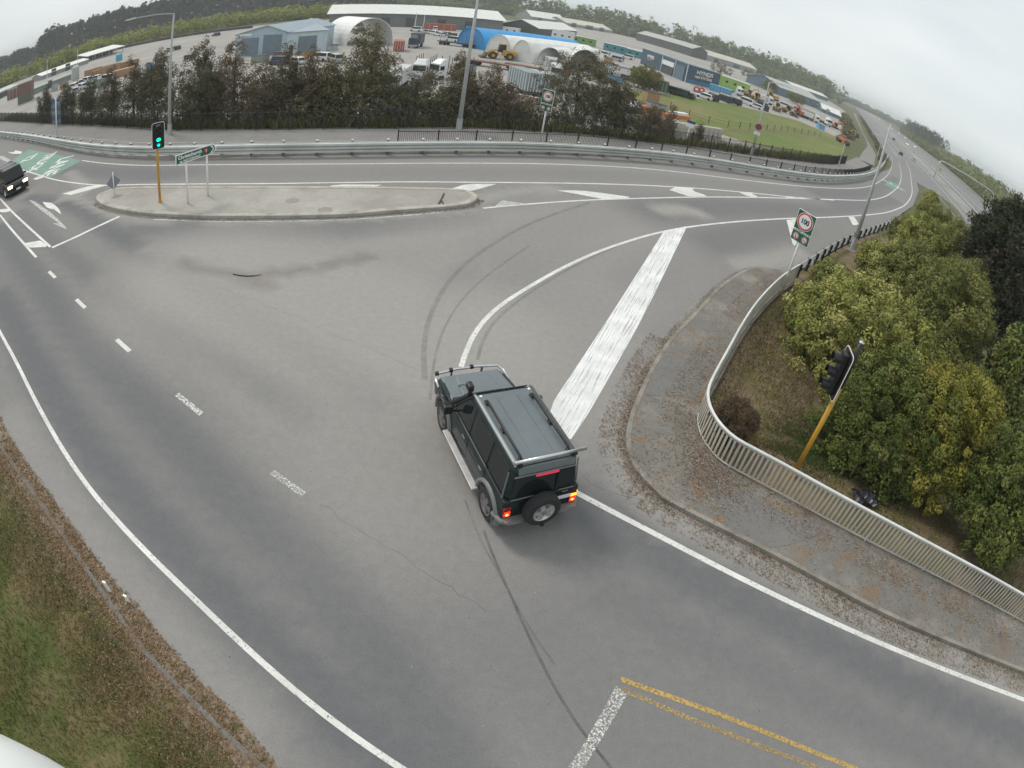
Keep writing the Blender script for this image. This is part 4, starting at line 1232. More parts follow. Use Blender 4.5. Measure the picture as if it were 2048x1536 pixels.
# roof skin with pressed ribs
rf = MB().hexa([(-.625, -1.98, 1.755), (.625, -1.98, 1.755), (.625, .26, 1.755), (-.625, .26, 1.755)], [(-.60, -1.95, 1.782), (.60, -1.95, 1.782), (.60, .22, 1.776), (-.60, .22, 1.776)]).build('roof', M_PALETOP, suv, bevel=0.02, seg=2)
for x in (-.22, .22):
    MB().box((x, -.9, 1.783), (.012, 1.9, .006)).build('rib', M_PALETOP, rf)
for s in (-1, 1):
    MB().hexa([(s * .60, -1.98, 1.762), (s * .66, -1.98, 1.745), (s * .66, .30, 1.745), (s * .60, .30, 1.762)], [(s * .61, -1.98, 1.79), (s * .66, -1.98, 1.775), (s * .66, .30, 1.775), (s * .61, .30, 1.79)]).build('roof_gutter', M_PALETOP, suv)
    MB().box((s * .648, -.85, 1.792), (.02, 2.2, .012)).build('gutter_strip', M_CHROME if s < 0 else M_TRIM, suv)
    MB().tube([(s * .50, -.02, 1.80), (s * .50, -.08, 1.845), (s * .50, -.9, 1.85), (s * .50, -1.68, 1.845), (s * .50, -1.75, 1.80)], .026, 8).build('roof_rail', M_BLK2, suv, smooth=True)
    for y in (-.06, -.9, -1.72):
        MB().box((s * .50, y, 1.80), (.075, .13, .05)).build('rail_foot', M_BLK2, suv, bevel=.01)
    MB().cyl((s * .54, .17, 1.77), (s * .54, .17, 1.795), .03, n=10).build('roof_marker', M_SWHITE, suv)
# bonnet skin, cowl, wipers
bn = MB().hexa([(-.81, 1.06, 1.07), (.81, 1.06, 1.07), (.80, 2.16, .97), (-.80, 2.16, .97)], [(-.77, 1.10, 1.128), (.77, 1.10, 1.128), (.75, 2.11, 1.055), (-.75, 2.11, 1.055)]).build('bonnet', M_PALETOP, suv, bevel=.03, seg=3)
MB().hexa([(-.50, 1.16, 1.118), (.50, 1.16, 1.118), (.42, 2.04, 1.050), (-.42, 2.04, 1.050)], [(-.46, 1.18, 1.142), (.46, 1.18, 1.142), (.38, 2.00, 1.075), (-.38, 2.00, 1.075)]).build('bonnet_bulge', M_PALETOP, bn, bevel=.015, seg=3)
MB().box((0, 1.06, 1.118), (1.5, .14, .03)).build('cowl', M_BLK2, suv)
MB().tube([(-.45, 1.05, 1.14), (-.40, 1.12, 1.15), (-.02, .93, 1.21)], .014, 6).build('wiper', M_CHROME, suv)
MB().tube([(.18, 1.05, 1.14), (.22, 1.12, 1.15), (.60, .93, 1.21)], .014, 6).build('wiper', M_CHROME, suv)
# panes
def side_pane(y0, y1, y2, y3, s, t0=.12, t1=.84, name='side_window'):
    def P(y, t, o): return (s * (.80 - .135 * t + .977 * o), y, 1.07 + .69 * t + .19 * o)
    b_ = [P(y0, t0, -.02), P(y1, t0, -.02), P(y2, t1, -.02), P(y3, t1, -.02)]
    f_ = [P(y0, t0, .007), P(y1, t0, .007), P(y2, t1, .007), P(y3, t1, .007)]
    return MB().hexa(b_, f_).build(name, M_GLASS, suv)
for s in (-1, 1):
    side_pane(-.05, .78, .30, -.05, s); side_pane(-.98, -.14, -.14, -.98, s); side_pane(-1.95, -1.10, -1.10, -1.88, s)
    MB().box((s * .797, -.10, 1.10), (.012, 1.8, .02)).build('window_trim', M_TRIM, suv)
    for y in (.90, -.095, -1.03):
        MB().box((s * .836, y, .80), (.006, .014, .55)).build('door_seam', M_SEAM, suv)
    for y in (.10, -.85):
        MB().box((s * .845, y, .93), (.03, .15, .035)).build('door_handle', M_TRIM, suv, bevel=.008)
    for cy in (WB2, -WB2):
        MB().ring((0, cy, .40), (1, 0, 0), [(.46, s * .80), (.46, s * .875), (.49, s * .90), (.545, s * .885), (.555, s * .82)], 18, -1.72, 1.72).build('wheel_arch_flare', M_TRIM, suv, smooth=True)
        MB().box((s * .77, cy - .52, .33), (.22, .02, .38), rx=-.06).build('mud_flap', M_TRIM, suv)
        wheel(suv, s * .75, cy, .395, .395, .26, s, M_RIMD if cy > 0 else M_RIMD)
    MB().box((s * .93, -.02, .42), (.15, 1.85, .045)).build('side_step', M_STEP, suv, bevel=.015)
    ym = .66 if s < 0 else .50
    MB().box((s * 1.02, ym, 1.22), (.21, .10, .18)).build('mirror', M_BLK2, suv, bevel=.03)
    MB().tube([(s * .78, ym, 1.15), (s * .96, ym, 1.20)], .025, 6).build('mirror_arm', M_BLK2, suv)
    MB().box((s * .66, 2.17, .80), (.26, .05, .17)).build('headlight', mat('headlamp_glass', (0.6, 0.62, 0.62), 0.1), suv, bevel=.01)
ws = MB().hexa([(-.70, .985, 1.10), (.70, .985, 1.10), (.60, .36, 1.72), (-.60, .36, 1.72)], [(-.70, 1.0, 1.115), (.70, 1.0, 1.115), (.60, .375, 1.735), (-.60, .375, 1.735)]).build('windscreen', M_GLASS, suv)
def rear_pane(x0, x1):
    xs = .88
    return MB().hexa([(x0, -2.07, 1.13), (x1, -2.07, 1.13), (x1 * xs, -2.02, 1.60), (x0 * xs, -2.02, 1.60)], [(x0, -2.102, 1.13), (x1, -2.102, 1.13), (x1 * xs, -2.055, 1.60), (x0 * xs, -2.055, 1.60)]).build('rear_window', M_GLASS, suv)
rear_pane(-.72, .24); rear_pane(.31, .70)
MB().box((.275, -2.10, .86), (.012, .012, .72)).build('door_seam', M_SEAM, suv)
MB().hexa([(-.60, -2.02, 1.63), (.60, -2.02, 1.63), (.60, -1.96, 1.74), (-.60, -1.96, 1.74)], [(-.60, -2.075, 1.63), (.60, -2.075, 1.63), (.60, -2.03, 1.75), (-.60, -2.03, 1.75)]).build('tailgate_header', M_PALETOP, suv)
MB().box((.02, -2.085, 1.565), (.50, .03, .035)).build('brake_light', M_STRIP, suv)
for x, w in ((-.45, .5), (.50, .34)):
    MB().tube([(x - w / 2, -2.125, 1.115), (x + w / 2, -2.125, 1.115)], .012, 6).build('wiper', M_TRIM, suv)
MB().tube([(-.68, -1.97, 1.845), (.83, -1.97, 1.845)], .033, 10).build('rear_crossbar', M_CHROME, suv, smooth=True)
for x in (-.58, .58):
    MB().box((x, -1.97, 1.80), (.10, .07, .07)).build('crossbar_foot', M_BLK2, suv)
wheel(suv, -.06, -2.28, .86, .385, .25, 1, M_RIM, name='spare_wheel', axis=(0, -1, 0))
MB().box((-.06, -2.14, .86), (.3, .1, .3)).build('spare_carrier', M_BLK2, suv)
MB().box((0, .05, .36), (1.30, 3.7, .26)).build('underbody', M_BLK2, suv)
for y in (WB2, -WB2): MB().cyl((-.7, y, .38), (.7, y, .38), .07, n=10).build('axle', M_BLK2, suv)
for s in (-1, 1):
    MB().tube([(s * .81, -1.98, 1.10), (s * .735, -1.93, 1.62)], .016, 6).build('window_frame', M_TRIM, suv)
MB().tube([(-.70, -2.10, 1.625), (.64, -2.10, 1.625)], .014, 6).build('window_frame', M_TRIM, suv)
MB().box((.275, -2.085, 1.36), (.05, .05, .52)).build('door_pillar', M_PAINT, suv)
MB().box((.20, -2.135, 1.02), (.14, .03, .05)).build('door_handle', M_TRIM, suv)
# tail lamps, plate, bumper, tow bar
for s in (-1, 1):
    l = MB().box((s * .735, -2.115, .80), (.16, .06, .26)).build('tail_light', M_RED, suv, bevel=.01)
    MB().box((s * .735, -2.148, .76), (.13, .008, .13)).build('brake_lamp', M_REDLIT, l)
    MB().cyl((s * .735, -2.153, .745), (s * .735, -2.158, .745), .035, n=12).build('lamp_core', M_HOT, l)
    if s > 0:
        MB().box((s * .735, -2.148, .885), (.13, .008, .075)).build('indicator', M_AMBER, l)
        MB().box((s * .823, -2.08, .885), (.03, .06, .075)).build('indicator', M_AMBER, l)
    MB().tube([(s * .36 if s > 0 else -.30, -2.22, .57), (s * .70, -2.22, .57), (s * .84, -2.14, .57), (s * .875, -1.88, .57)], .062, 8).build('bumper', M_TRIM, suv, smooth=True)
    MB().box((s * .60, -2.20, .632), (.42, .14, .012)).build('bumper_step', M_TRIM, suv)
MB().box((.49, -2.13, .93), (.40, .02, .17)).build('plate_recess', M_SEAM, suv)
MB().box((.49, -2.142, .89), (.34, .01, .10)).build('number_plate', M_SWHITE, suv)
MB().box((.50, -2.135, 1.045), (.14, .008, .022)).build('badge', M_CHROME, suv)
MB().box((0, -2.2, .44), (.08, .36, .07)).cyl((0, -2.36, .47), (0, -2.36, .55), .03, n=10).build('tow_bar', M_BLK2, suv)
# bull bar, side rails, snorkel, aerial
bb = MB().tube([(-.88, 1.72, .98), (-.90, 2.06, 1.02), (-.82, 2.24, 1.05), (-.30, 2.30, 1.06), (.30, 2.30, 1.06), (.82, 2.24, 1.05), (.90, 2.06, 1.02), (.84, 1.55, 1.00)], .030, 8).build('bull_bar', M_CHROME, suv, smooth=True)
for x, y in ((-.84, 2.22), (-.45, 2.285), (.12, 2.30)):
    MB().box((x, y, 1.07), (.09, .08, .07)).build('clamp', M_BLK2, bb)
MB().tube([(-.80, 2.30, .60), (-.30, 2.40, .62), (.30, 2.40, .62), (.80, 2.30, .60)], .04, 8).build('lower_bar', M_TRIM, suv)
for x in (-.42, .42):
    MB().tube([(x, 2.30, 1.04), (x, 2.31, .55)], .03, 8).build('upright_bar', M_TRIM, suv)
MB().box((0, 2.24, .60), (1.72, .16, .24)).build('front_bumper', M_TRIM, suv, bevel=.04)
MB().tube([(-.90, 2.10, .92), (-.92, 1.75, .93), (-.92, 1.35, .985), (-.87, 1.0, 1.0)], .028, 8).build('side_rail', M_BLK2, suv)
sk = MB().tube([(-.86, 1.35, .98), (-.87, 1.05, 1.05), (-.80, .88, 1.22), (-.70, .42, 1.66), (-.69, .36, 1.80)], .045, 8).build('snorkel', M_BLK2, suv, smooth=True)
MB().box((-.69, .42, 1.86), (.13, .20, .13)).build('snorkel_head', M_BLK2, sk, bevel=.03)
MB().tube([(-.45, 1.55, 1.10), (-.42, 1.42, 1.20), (-.36, 1.36, 1.22)], .01, 6).build('aerial', M_BLK2, suv)

for o_ in list(suv.children_recursive):
    if o_.type != 'MESH': continue
    seen_ = o_.data.get('fit')
    if seen_: continue
    o_.data['fit'] = 1
    for v_ in o_.data.vertices:
        x_, y_, z_ = v_.co
        if z_ > 1.07: z_ = 1.07 + (z_ - 1.07) * 1.17
        if y_ < -1.85 and 'wheel' not in o_.name and o_.name.split('.')[0] not in ('rim', 'spokes', 'hub', 'roof_rail', 'rail_foot'): y_ += 0.15
        elif o_.name.startswith('spare') or (y_ < -2.0): y_ += 0.15
        elif y_ > 1.95: y_ -= 0.10
        if y_ > 1.2: x_ *= 1 - .075 * ((y_ - 1.2) / .95) ** 2
        if y_ < -1.75 and 'spare' not in o_.name: x_ *= 1 - .03 * ((-1.75 - y_) / .35)
        v_.co = (x_, y_, z_)
# ---------------------------------------------------------------- ordinary cars
HL_ON = mat('headlamp_lit', (1.0, 0.93, 0.62), emit=6.0)
HL_OFF = mat('headlamp_clear', (0.55, 0.57, 0.58), 0.15)
CARP = {}
def car_paint(n, c, metal=0.0):
    return mat('car_' + n, c, 0.35, metal, 0.05, 2.0, coat=0.1, spec=0.4)
def make_car(label, p, rz, paint, Lc=4.5, W=1.8, H=1.65, lights=False, detail=True, group=None, name='car', van=False):
    r = root(name, label, 'car', p, rz, group)
    h = Lc / 2; hb = H * .56; wy = Lc * .30; wr = H * .20
    P = [(-h, .28), (-h - .02, hb * .9), (-h + .05, hb), (h * .42, hb + .02), (h * .88, hb * .86), (h, hb * .70), (h, .28)]
    if detail:
        P = P[:-1] + [(h - .03, .26)] + arch(wy, wr * 1.22, wr, 8, .26) + arch(-wy, wr * 1.22, wr, 8, .26)
    MB().prism(P, -W / 2, W / 2, 'x').build('body', paint, r, bevel=.06)
    rt = -h + (.12 if van else .35); fr = h * (.50 if not van else .72)
    MB().hexa([(-W * .47, -h + .03, hb - .02), (W * .47, -h + .03, hb - .02), (W * .47, fr, hb - .02), (-W * .47, fr, hb - .02)], [(-W * .39, rt, H), (W * .39, rt, H), (W * .39, fr - .62, H), (-W * .39, fr - .62, H)]).build('cabin', paint, r, bevel=.06)
    d = .008
    MB().hexa([(-W * .42, fr - .07, hb + .06), (W * .42, fr - .07, hb + .06), (W * .37, fr - .56, H - .06), (-W * .37, fr - .56, H - .06)], [(-W * .42, fr - .04, hb + .07), (W * .42, fr - .04, hb + .07), (W * .37, fr - .53, H - .05), (-W * .37, fr - .53, H - .05)]).build('windscreen', M_GLASS, r)
    MB().hexa([(-W * .40, -h + .02, hb + .08), (W * .40, -h + .02, hb + .08), (W * .36, rt - .02, H - .1), (-W * .36, rt - .02, H - .1)], [(-W * .40, -h + .0, hb + .08), (W * .40, -h + .0, hb + .08), (W * .36, rt - .05, H - .1), (-W * .36, rt - .05, H - .1)]).build('rear_window', M_GLASS, r)
    for s in (-1, 1):
        MB().hexa([(s * W * .455, -h + .35, hb + .06), (s * W * .455, fr - .18, hb + .06), (s * W * .405, fr - .62, H - .09), (s * W * .405, rt + .2, H - .09)], [(s * (W * .467 + d), -h + .35, hb + .06), (s * (W * .467 + d), fr - .18, hb + .06), (s * (W * .405 + d), fr - .62, H - .09), (s * (W * .405 + d), rt + .2, H - .09)]).build('side_window', M_GLASS, r)
        hl = MB().box((s * W * .36, h - .01, hb * .72), (W * .2, .07, .16)).build('headlight', HL_ON if lights else HL_OFF, r)
        MB().box((s * W * .42, -h - .005, hb * .8), (W * .12, .05, .22)).build('tail_light', M_RED, r)
        if detail:
            MB().box((s * (W / 2 + .09), fr - .35, hb + .1), (.17, .10, .13)).build('mirror', paint, r, bevel=.02)
        for y in (wy, -wy):
            if detail:
                wheel(r, s * (W / 2 - .12), y, wr, wr, .22, s, M_RIM, spokes=False)
            else:
                MB().cyl((s * (W / 2 - .2), y, wr), (s * (W / 2 + .01), y, wr), wr, n=12).build('wheel', M_TYRE, r)
    if detail:
        MB().box((0, h + .005, hb * .62), (W * .46, .03, .14)).build('grille', M_BLK2, r)
        MB().box((0, h + .015, .33), (W * .96, .06, .22)).build('bumper', M_BLK2, r, bevel=.02)
        MB().box((0, h + .055, .42), (.36, .012, .12)).build('number_plate', M_SWHITE, r)
    return r
A_, B_ = atz(24, 372, .78), atz(54.5, 355, .78)
w_ = (B_ - A_).to_2d(); ctr = (A_ + B_) / 2
hd = Vector((w_.y, -w_.x)).normalized()
if hd.dot(Vector((-ctr.x, -ctr.y))) < 0: hd = -hd
cc = ctr.to_2d() - hd * 1.95
lane = (G(101, 494) - G(23, 423)).to_2d().normalized()
if (hd.dot(lane)) > 0: hd = (hd + lane).normalized()
rzc = math.atan2(-hd.x, hd.y)
lc = make_car('black car with both headlights on, coming in at the left edge', (cc.x, cc.y, .004), rzc, car_paint('black', (0.010, 0.010, 0.012)), 4.1, 1.82, 1.80, lights=True, name='car', van=True)
for s in (-1, 1):
    MB().tube([(s * .62, .25, 1.81), (s * .62, .1, 1.87), (s * .62, -1.6, 1.87), (s * .62, -1.75, 1.81)], .025, 6).build('roof_rail', M_BLK2, lc)
for y in (-.1, -1.2):
    MB().tube([(-.72, y, 1.9), (.72, y, 1.9)], .025, 6).build('roof_bar', M_CHROME, lc)
# ================================================================== VEGETATION
def unit(n):
    v = RNG.normal(size=(n, 3)); return v / np.linalg.norm(v, axis=1, keepdims=True)
def leaves(cent, nrm, L_, W_, tint, flat=0.35):
    """diamond leaves: centres, facing directions, sizes, colours -> arrays"""
    n = len(cent)
    nr = nrm + unit(n) * flat * 2.2
    nr /= np.linalg.norm(nr, axis=1, keepdims=True)
    t = np.cross(nr, unit(n)); t /= np.linalg.norm(t, axis=1, keepdims=True) + 1e-9
    b = np.cross(nr, t)
    L_ = L_[:, None]; W_ = W_[:, None]
    V = np.stack([cent - t * L_, cent + b * W_ + nr * W_ * .25, cent + t * L_, cent - b * W_ + nr * W_ * .25], 1).reshape(-1, 3)
    F = np.arange(4 * n).reshape(n, 4)
    return V, F, np.repeat(tint, 4, 0)
def crown_arrays(ells, n_clump, clump_r, per, leaf, palette, low=-0.55, jit=(0.80, 1.06), flat=0.35, core=0.35, shell=0.45, leafvar=.22, top=None, gain=1.0):
    vol = np.array([r[0] * r[1] + r[0] * r[2] + r[1] * r[2] for _, r in ells]); vol = vol / vol.sum()
    Cs, Ns = [], []
    for (c, r), w in zip(ells, vol):
        k = max(6, int(n_clump * w))
        d = unit(k * 3); d = d[d[:, 2] > low][:k]
        f = RNG.uniform(jit[0], jit[1], len(d))[:, None]
        ncore = int(len(d) * core)
        f[:ncore] *= RNG.uniform(.55, .85, ncore)[:, None]
        Cs.append(np.array(c) + d * np.array(r) * f)
        nn = d / np.array(r); Ns.append(nn / np.linalg.norm(nn, axis=1, keepdims=True))
    Cc = np.concatenate(Cs); Nn = np.concatenate(Ns)
    k = len(Cc)
    pal = np.array([p[:3] for p in palette]); pw = np.array([p[3] for p in palette]); pw = pw / pw.sum()
    zc = (Cc[:, 2] - Cc[:, 2].min()) / (np.ptp(Cc[:, 2]) + 1e-6)
    ct = pal[RNG.choice(len(pal), k, p=pw)] * RNG.uniform(.85, 1.15, k)[:, None]
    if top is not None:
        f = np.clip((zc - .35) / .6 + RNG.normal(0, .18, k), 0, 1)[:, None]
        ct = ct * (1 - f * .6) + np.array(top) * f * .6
    crr = clump_r * RNG.uniform(.6, 1.35, k)
    off = unit(k * per) * (RNG.uniform(0.12, 1, k * per) ** shell)[:, None]
    cen = np.repeat(Cc, per, 0) + off * np.repeat(crr, per)[:, None]
    nr = np.repeat(Nn, per, 0) * .5 + off * 1.0 + np.array([0, 0, .35])
    nr /= np.linalg.norm(nr, axis=1, keepdims=True)
    tint = gain * LEAF_GAIN * np.repeat(ct, per, 0) * RNG.uniform(1 - leafvar, 1 + leafvar, k * per)[:, None]
    L_ = leaf[0] * RNG.uniform(.7, 1.3, k * per); W_ = leaf[1] * RNG.uniform(.7, 1.3, k * per)
    return leaves(cen, nr, L_, W_, tint, flat)
LEAF_GAIN = 1.45
M_LEAF = leaf_mat('leaf'); M_LEAFD = leaf_mat('leaf_dull', 0.7, 0.15)
M_BARK = mat('bark', (0.085, 0.065, 0.05), 0.9, 0, 0.3, 6, bump=0.6)
def limb_pts(p, d, l, k=5, bend=.25):
    out = [Vector(p)]; d = Vector(d).normalized()
    for i in range(k):
        d = (d + Vector((random.gauss(0, bend), random.gauss(0, bend), random.gauss(.1, bend))) * .5).normalized()
        out.append(out[-1] + d * (l / k))
    return out
def plant(name, label, cat, base, ells, n_clump, clump_r, per, leaf, palette, trunk_r=.12, trunk_h=2.0, limbs=4, group=None, m=None, **kw):
    """ells in coordinates relative to the base"""
    r = root(name, label, cat, base, 0, group)
    tp = limb_pts((0, 0, -.3), (random.gauss(0, .05), random.gauss(0, .05), 1), trunk_h + .3, 5, .08)
    MB().tube(tp, [trunk_r * (1 - .11 * i) for i in range(6)], 8).build('trunk', M_BARK, r, smooth=True)
    for i in range(limbs):
        a = 2 * pi * i / limbs + random.random()
        e = ells[i % len(ells)]
        st = tp[2 + i % 3]
        tgt = Vector(e[0]) + Vector((cos(a) * e[1][0] * .5, sin(a) * e[1][1] * .5, e[1][2] * .2))
        pts = [st + (tgt - st) * t + Vector((random.gauss(0, .06), random.gauss(0, .06), 0)) for t in (0, .33, .66, 1)]
        MB().tube(pts, [trunk_r * .5, trunk_r * .36, trunk_r * .25, trunk_r * .12], 6).build('limb', M_BARK, r, smooth=True)
    V, F, tt = crown_arrays(ells, n_clump, clump_r, per, leaf, palette, **kw)
    obj('crown', np_mesh('crown', V, F, {'tint': tt}), r, m or M_LEAF)
    return r

# --- shrubs on the bank to the right: sight-line centre, half width in px, distance
G_LIGHT = [(.138, .146, .038, 3), (.185, .185, .056, 2.2), (.098, .11, .028, 1.6), (.25, .24, .09, 1.1)]  # last, palest tone paints leaf highlights on scattered clumps
G_DARK = [(.062, .078, .020, 3), (.088, .102, .026, 2), (.045, .060, .016, 1.6), (.125, .13, .042, .7)]
G_YEL = [(.138, .132, .026, 3), (.185, .168, .036, 1.6), (.085, .095, .022, 2.2)]
G_MID = [(.105, .112, .034, 3), (.145, .145, .048, 2), (.07, .082, .026, 1.5)]
G_BLK = [(.024, .032, .016, 3), (.036, .040, .022, 2), (.044, .036, .024, 1.0)]
def shrub(label, cx, cy, hw, D, zr, pal, n_clump=420, clump=.30, per=34, leaf=(.085, .042), cat='shrub', name='shrub', extra=(), ground=None, **kw):
    w = ray(cx, cy); c = Vector((w.x * D, w.y * D, CAM_H + w.z * D))
    R = hw / 1130.0 * D
    g = T(c.x, c.y) - .07 if ground is None else ground
    ells = [((0, 0, c.z - g), (R, R, zr))]
    for ex, ey, ez, k, kz in extra:
        ells.append(((ex * R, ey * R, c.z - g + ez * zr), (R * k, R * k, zr * kz)))
    return plant(name, label, cat, (c.x, c.y, g), ells, n_clump, clump, per, leaf, pal, trunk_r=.10, trunk_h=max(.6, c.z - g), **kw)
SH = dict(shell=.3, flat=.26, gain=1.22)
shrub('big pale green rounded shrub beside the near speed sign', 1740, 700, 168, 24.0, 2.8, G_LIGHT, 1000, .32, 84, (.068, .036), extra=((-.5, -.2, -.38, .62, .7), (.3, .35, .25, .62, .62), (-.2, .4, -.05, .72, .75), (.45, -.4, .05, .58, .62), (-.55, .1, .05, .5, .6)), **SH)
shrub('dark glossy green shrub directly behind the unlit traffic signal', 1780, 845, 132, 19.0, 2.0, G_DARK, 840, .25, 78, (.053, .028), extra=((-.35, .1, -.45, .78, .7), (.4, -.3, -.2, .72, .75), (.2, .3, .4, .62, .62), (0, -.3, -.5, .8, .6)), **SH)
shrub('yellow green shrub to the right of the dark glossy one', 1905, 860, 122, 19.6, 2.05, G_YEL, 800, .24, 78, (.058, .025), extra=((-.2, -.3, -.55, .75, .6), (.25, .1, .35, .62, .62), (-.3, .2, .1, .68, .72), (.2, -.3, -.5, .7, .6)), **SH)
shrub('dark green shrub at the right edge above the end of the handrail', 2030, 985, 112, 19.0, 1.9, G_DARK, 560, .28, 66, (.064, .032), extra=((-.3, .2, -.3, .72, .72), (-.3, -.3, -.5, .7, .6)), **SH)
shrub('grey green shrub squeezed behind the pale and the yellow green ones', 1895, 640, 100, 26.0, 2.5, G_MID, 500, .3, 62, (.066, .033), **SH)
shrub('dark narrow shrub at the right edge between the yellow green shrub and the black tree', 2025, 770, 72, 25.0, 2.5, G_DARK, 360, .3, 40, (.09, .045), **SH)
for i, (lab, cx, cy, hw, D, zr, pal) in enumerate([
    ('small olive shrub just behind the guardrail posts', 1668, 566, 42, 27.8, .8, G_MID),
    ('yellowish shrub around the foot of the dark lamp column', 1768, 540, 56, 31.5, 1.4, G_LIGHT),
    ('mid green shrub above the big pale rounded shrub', 1825, 560, 72, 30.5, 1.9, G_MID),
    ('olive shrub at the end of the guardrail by the ramp', 1822, 478, 46, 41.0, 1.4, G_MID),
    ('broad olive shrub farthest along the ramp bank', 1875, 458, 54, 44.0, 1.7, G_MID),
    ('green shrub left of the tall black tree', 1908, 530, 62, 38.0, 2.6, G_MID),
    ('thin yellow sapling standing above the far ramp shrubs', 1860, 408, 15, 50.0, 1.0, G_LIGHT),
    ('green brown shrub between the lamp column and the far ramp shrubs', 1850, 500, 62, 37.0, 2.1, G_LIGHT),
    ('olive brown shrub between the pale rounded shrub and the tall black tree', 1925, 600, 55, 33.0, 2.4, G_MID)]):
    shrub(lab, cx, cy, hw, D, zr, pal, 380, .28, 60, (.068, .034), **SH)
shrub('tall black green tree at the right edge beside the motorway', 2010, 570, 108, 36.0, 5.0, G_BLK, 1000, .42, 48, (.12, .055), cat='tree', name='tree', extra=((-.35, .2, .35, .62, .55), (.2, .3, .5, .62, .55), (-.3, -.2, -.3, .82, .62)), limbs=6)
shrub('brown dry grassy bush inside the bend of the handrail', 1472, 838, 42, 15.8, .42, [(.085, .06, .04, 3), (.12, .09, .05, 1.5), (.05, .045, .03, 1)], 170, .16, 34, (.10, .008), flat=.8, limbs=0)

def wood(name, label, pts, n, hrange, rrange, pal, per=90, leaf=(.9, .55), depth=30, ground=LOW, pine=False, m=None, gain=1.0):
    """n crowns scattered along a 2D path"""
    auto = ground is None
    pts = [Vector(p) for p in pts]
    seg = [(b - a).length for a, b in zip(pts[:-1], pts[1:])]; tot = sum(seg)
    Vs, Fs, Ts, o = [], [], [], 0
    for i in range(n):
        s = random.random() * tot; k = 0
        while s > seg[k] and k < len(seg) - 1: s -= seg[k]; k += 1
        a, b = pts[k], pts[k + 1]; t = (b - a).normalized()
        q = a + t * s + Vector((-t.y, t.x)) * random.uniform(-depth, depth)
        H = random.uniform(*hrange); R = random.uniform(*rrange)
        if auto: ground = T(q.x, q.y) - .1
        if pine: ells = [((q.x, q.y, ground + H * .35), (R, R, H * .35)), ((q.x, q.y, ground + H * .65), (R * .7, R * .7, H * .25)), ((q.x, q.y, ground + H * .88), (R * .35, R * .35, H * .14))]
        else: ells = [((q.x, q.y, ground + H * .5), (R, R, H * .5)), ((q.x + R * .4, q.y, ground + H * .4), (R * .8, R * .8, H * .4))]
        V, F, tt = crown_arrays(ells, max(8, per // 9), R * .36 if per < 300 else .34, 9, (leaf[0] * 1.25, leaf[1] * 1.35), pal, low=-.95, core=.2, leafvar=.08, flat=.3, gain=gain)
        tt = tt * random.uniform(.88, 1.12)
        Vs.append(V); Fs.append(F + o); Ts.append(tt); o += len(V)
    return tag(obj(name, np_mesh(name, np.concatenate(Vs), np.concatenate(Fs), {'tint': np.concatenate(Ts)}), None, m or M_LEAFD), label, 'trees', kind='stuff')
# --- row of trees behind the tall fence
PAL_A = [(.055, .056, .032, 3), (.064, .060, .036, 2), (.048, .053, .030, 2)]
PAL_B = [(.050, .052, .034, 3), (.060, .060, .038, 1.6), (.042, .044, .030, 2)]
PAL_R = [(.066, .056, .036, 3), (.056, .052, .033, 2), (.085, .064, .042, .9)]
PAL_Y = [(.064, .062, .032, 3), (.085, .076, .036, 1.4), (.052, .052, .030, 2)]
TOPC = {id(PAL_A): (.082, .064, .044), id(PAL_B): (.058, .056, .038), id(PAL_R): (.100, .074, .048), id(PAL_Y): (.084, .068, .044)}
TREES = [  # base x, fence y, top x, top y, width px, palette, back m, label
    (92, 250, 92, 172, 26, PAL_B, 3, 'small dark tree behind the stack of blue sign blades, leftmost of the row'),
    (137, 254, 137, 163, 34, PAL_B, 3.5, 'second small dark tree from the left end of the row'),
    (180, 256, 186, 152, 36, PAL_B, 3.5, 'third dark tree from the left end of the row'),
    (222, 258, 226, 132, 42, PAL_A, 3.5, 'fourth dark brown tree from the left end of the row'),
    (268, 260, 266, 112, 48, PAL_A, 4, 'broad dark tree left of the signal, with a lower top'),
    (312, 262, 312, 93, 54, PAL_A, 4, 'broad dark tree just left of the armed street lamp'),
    (395, 264, 402, 74, 74, PAL_A, 4, 'tall dark tree just right of the armed street lamp'),
    (460, 264, 466, 78, 70, PAL_R, 4.5, 'tall russet tipped tree in front of the left end of the blue shed'),
    (520, 264, 524, 118, 62, PAL_R, 3.5, 'lower russet tree in front of the two big roller doors'),
    (570, 264, 570, 88, 58, PAL_A, 4.5, 'dark tree with a pointed top in front of the small door of the blue shed'),
    (612, 263, 606, 96, 52, PAL_R, 4, 'russet topped tree in front of the single roller door'),
    (655, 263, 650, 120, 56, PAL_Y, 3.5, 'lower olive tree left of the tallest tree'),
    (715, 262, 720, 46, 104, PAL_Y, 4.5, 'tallest tree of the row, brown above and olive below'),
    (828, 261, 830, 132, 96, PAL_A, 4, 'broad dark tree in front of the white trucks'),
    (905, 260, 917, 106, 50, PAL_R, 4.5, 'slim russet tree just left of the middle lamp column'),
    (963, 263, 970, 124, 58, PAL_R, 4, 'pointed russet tree just right of the middle lamp column'),
    (1008, 264, 1000, 160, 60, PAL_R, 3.5, 'low russet tree in front of the ribbed trailer'),
    (1148, 271, 1160, 102, 108, PAL_A, 5, 'large round headed dark tree right of the far speed sign'),
    (1226, 277, 1236, 162, 56, PAL_A, 4, 'brown tree right of the large round headed one'),
    (1296, 288, 1300, 202, 52, PAL_R, 5, 'small reddish tree in front of the white machine'),
    (1330, 290, 1336, 205, 26, PAL_R, 11, 'thin reddish sapling behind the small reddish tree'),
    (1392, 297, 1404, 246, 20, PAL_A, 9, 'small dark shrub behind the blue and white sign'),
]
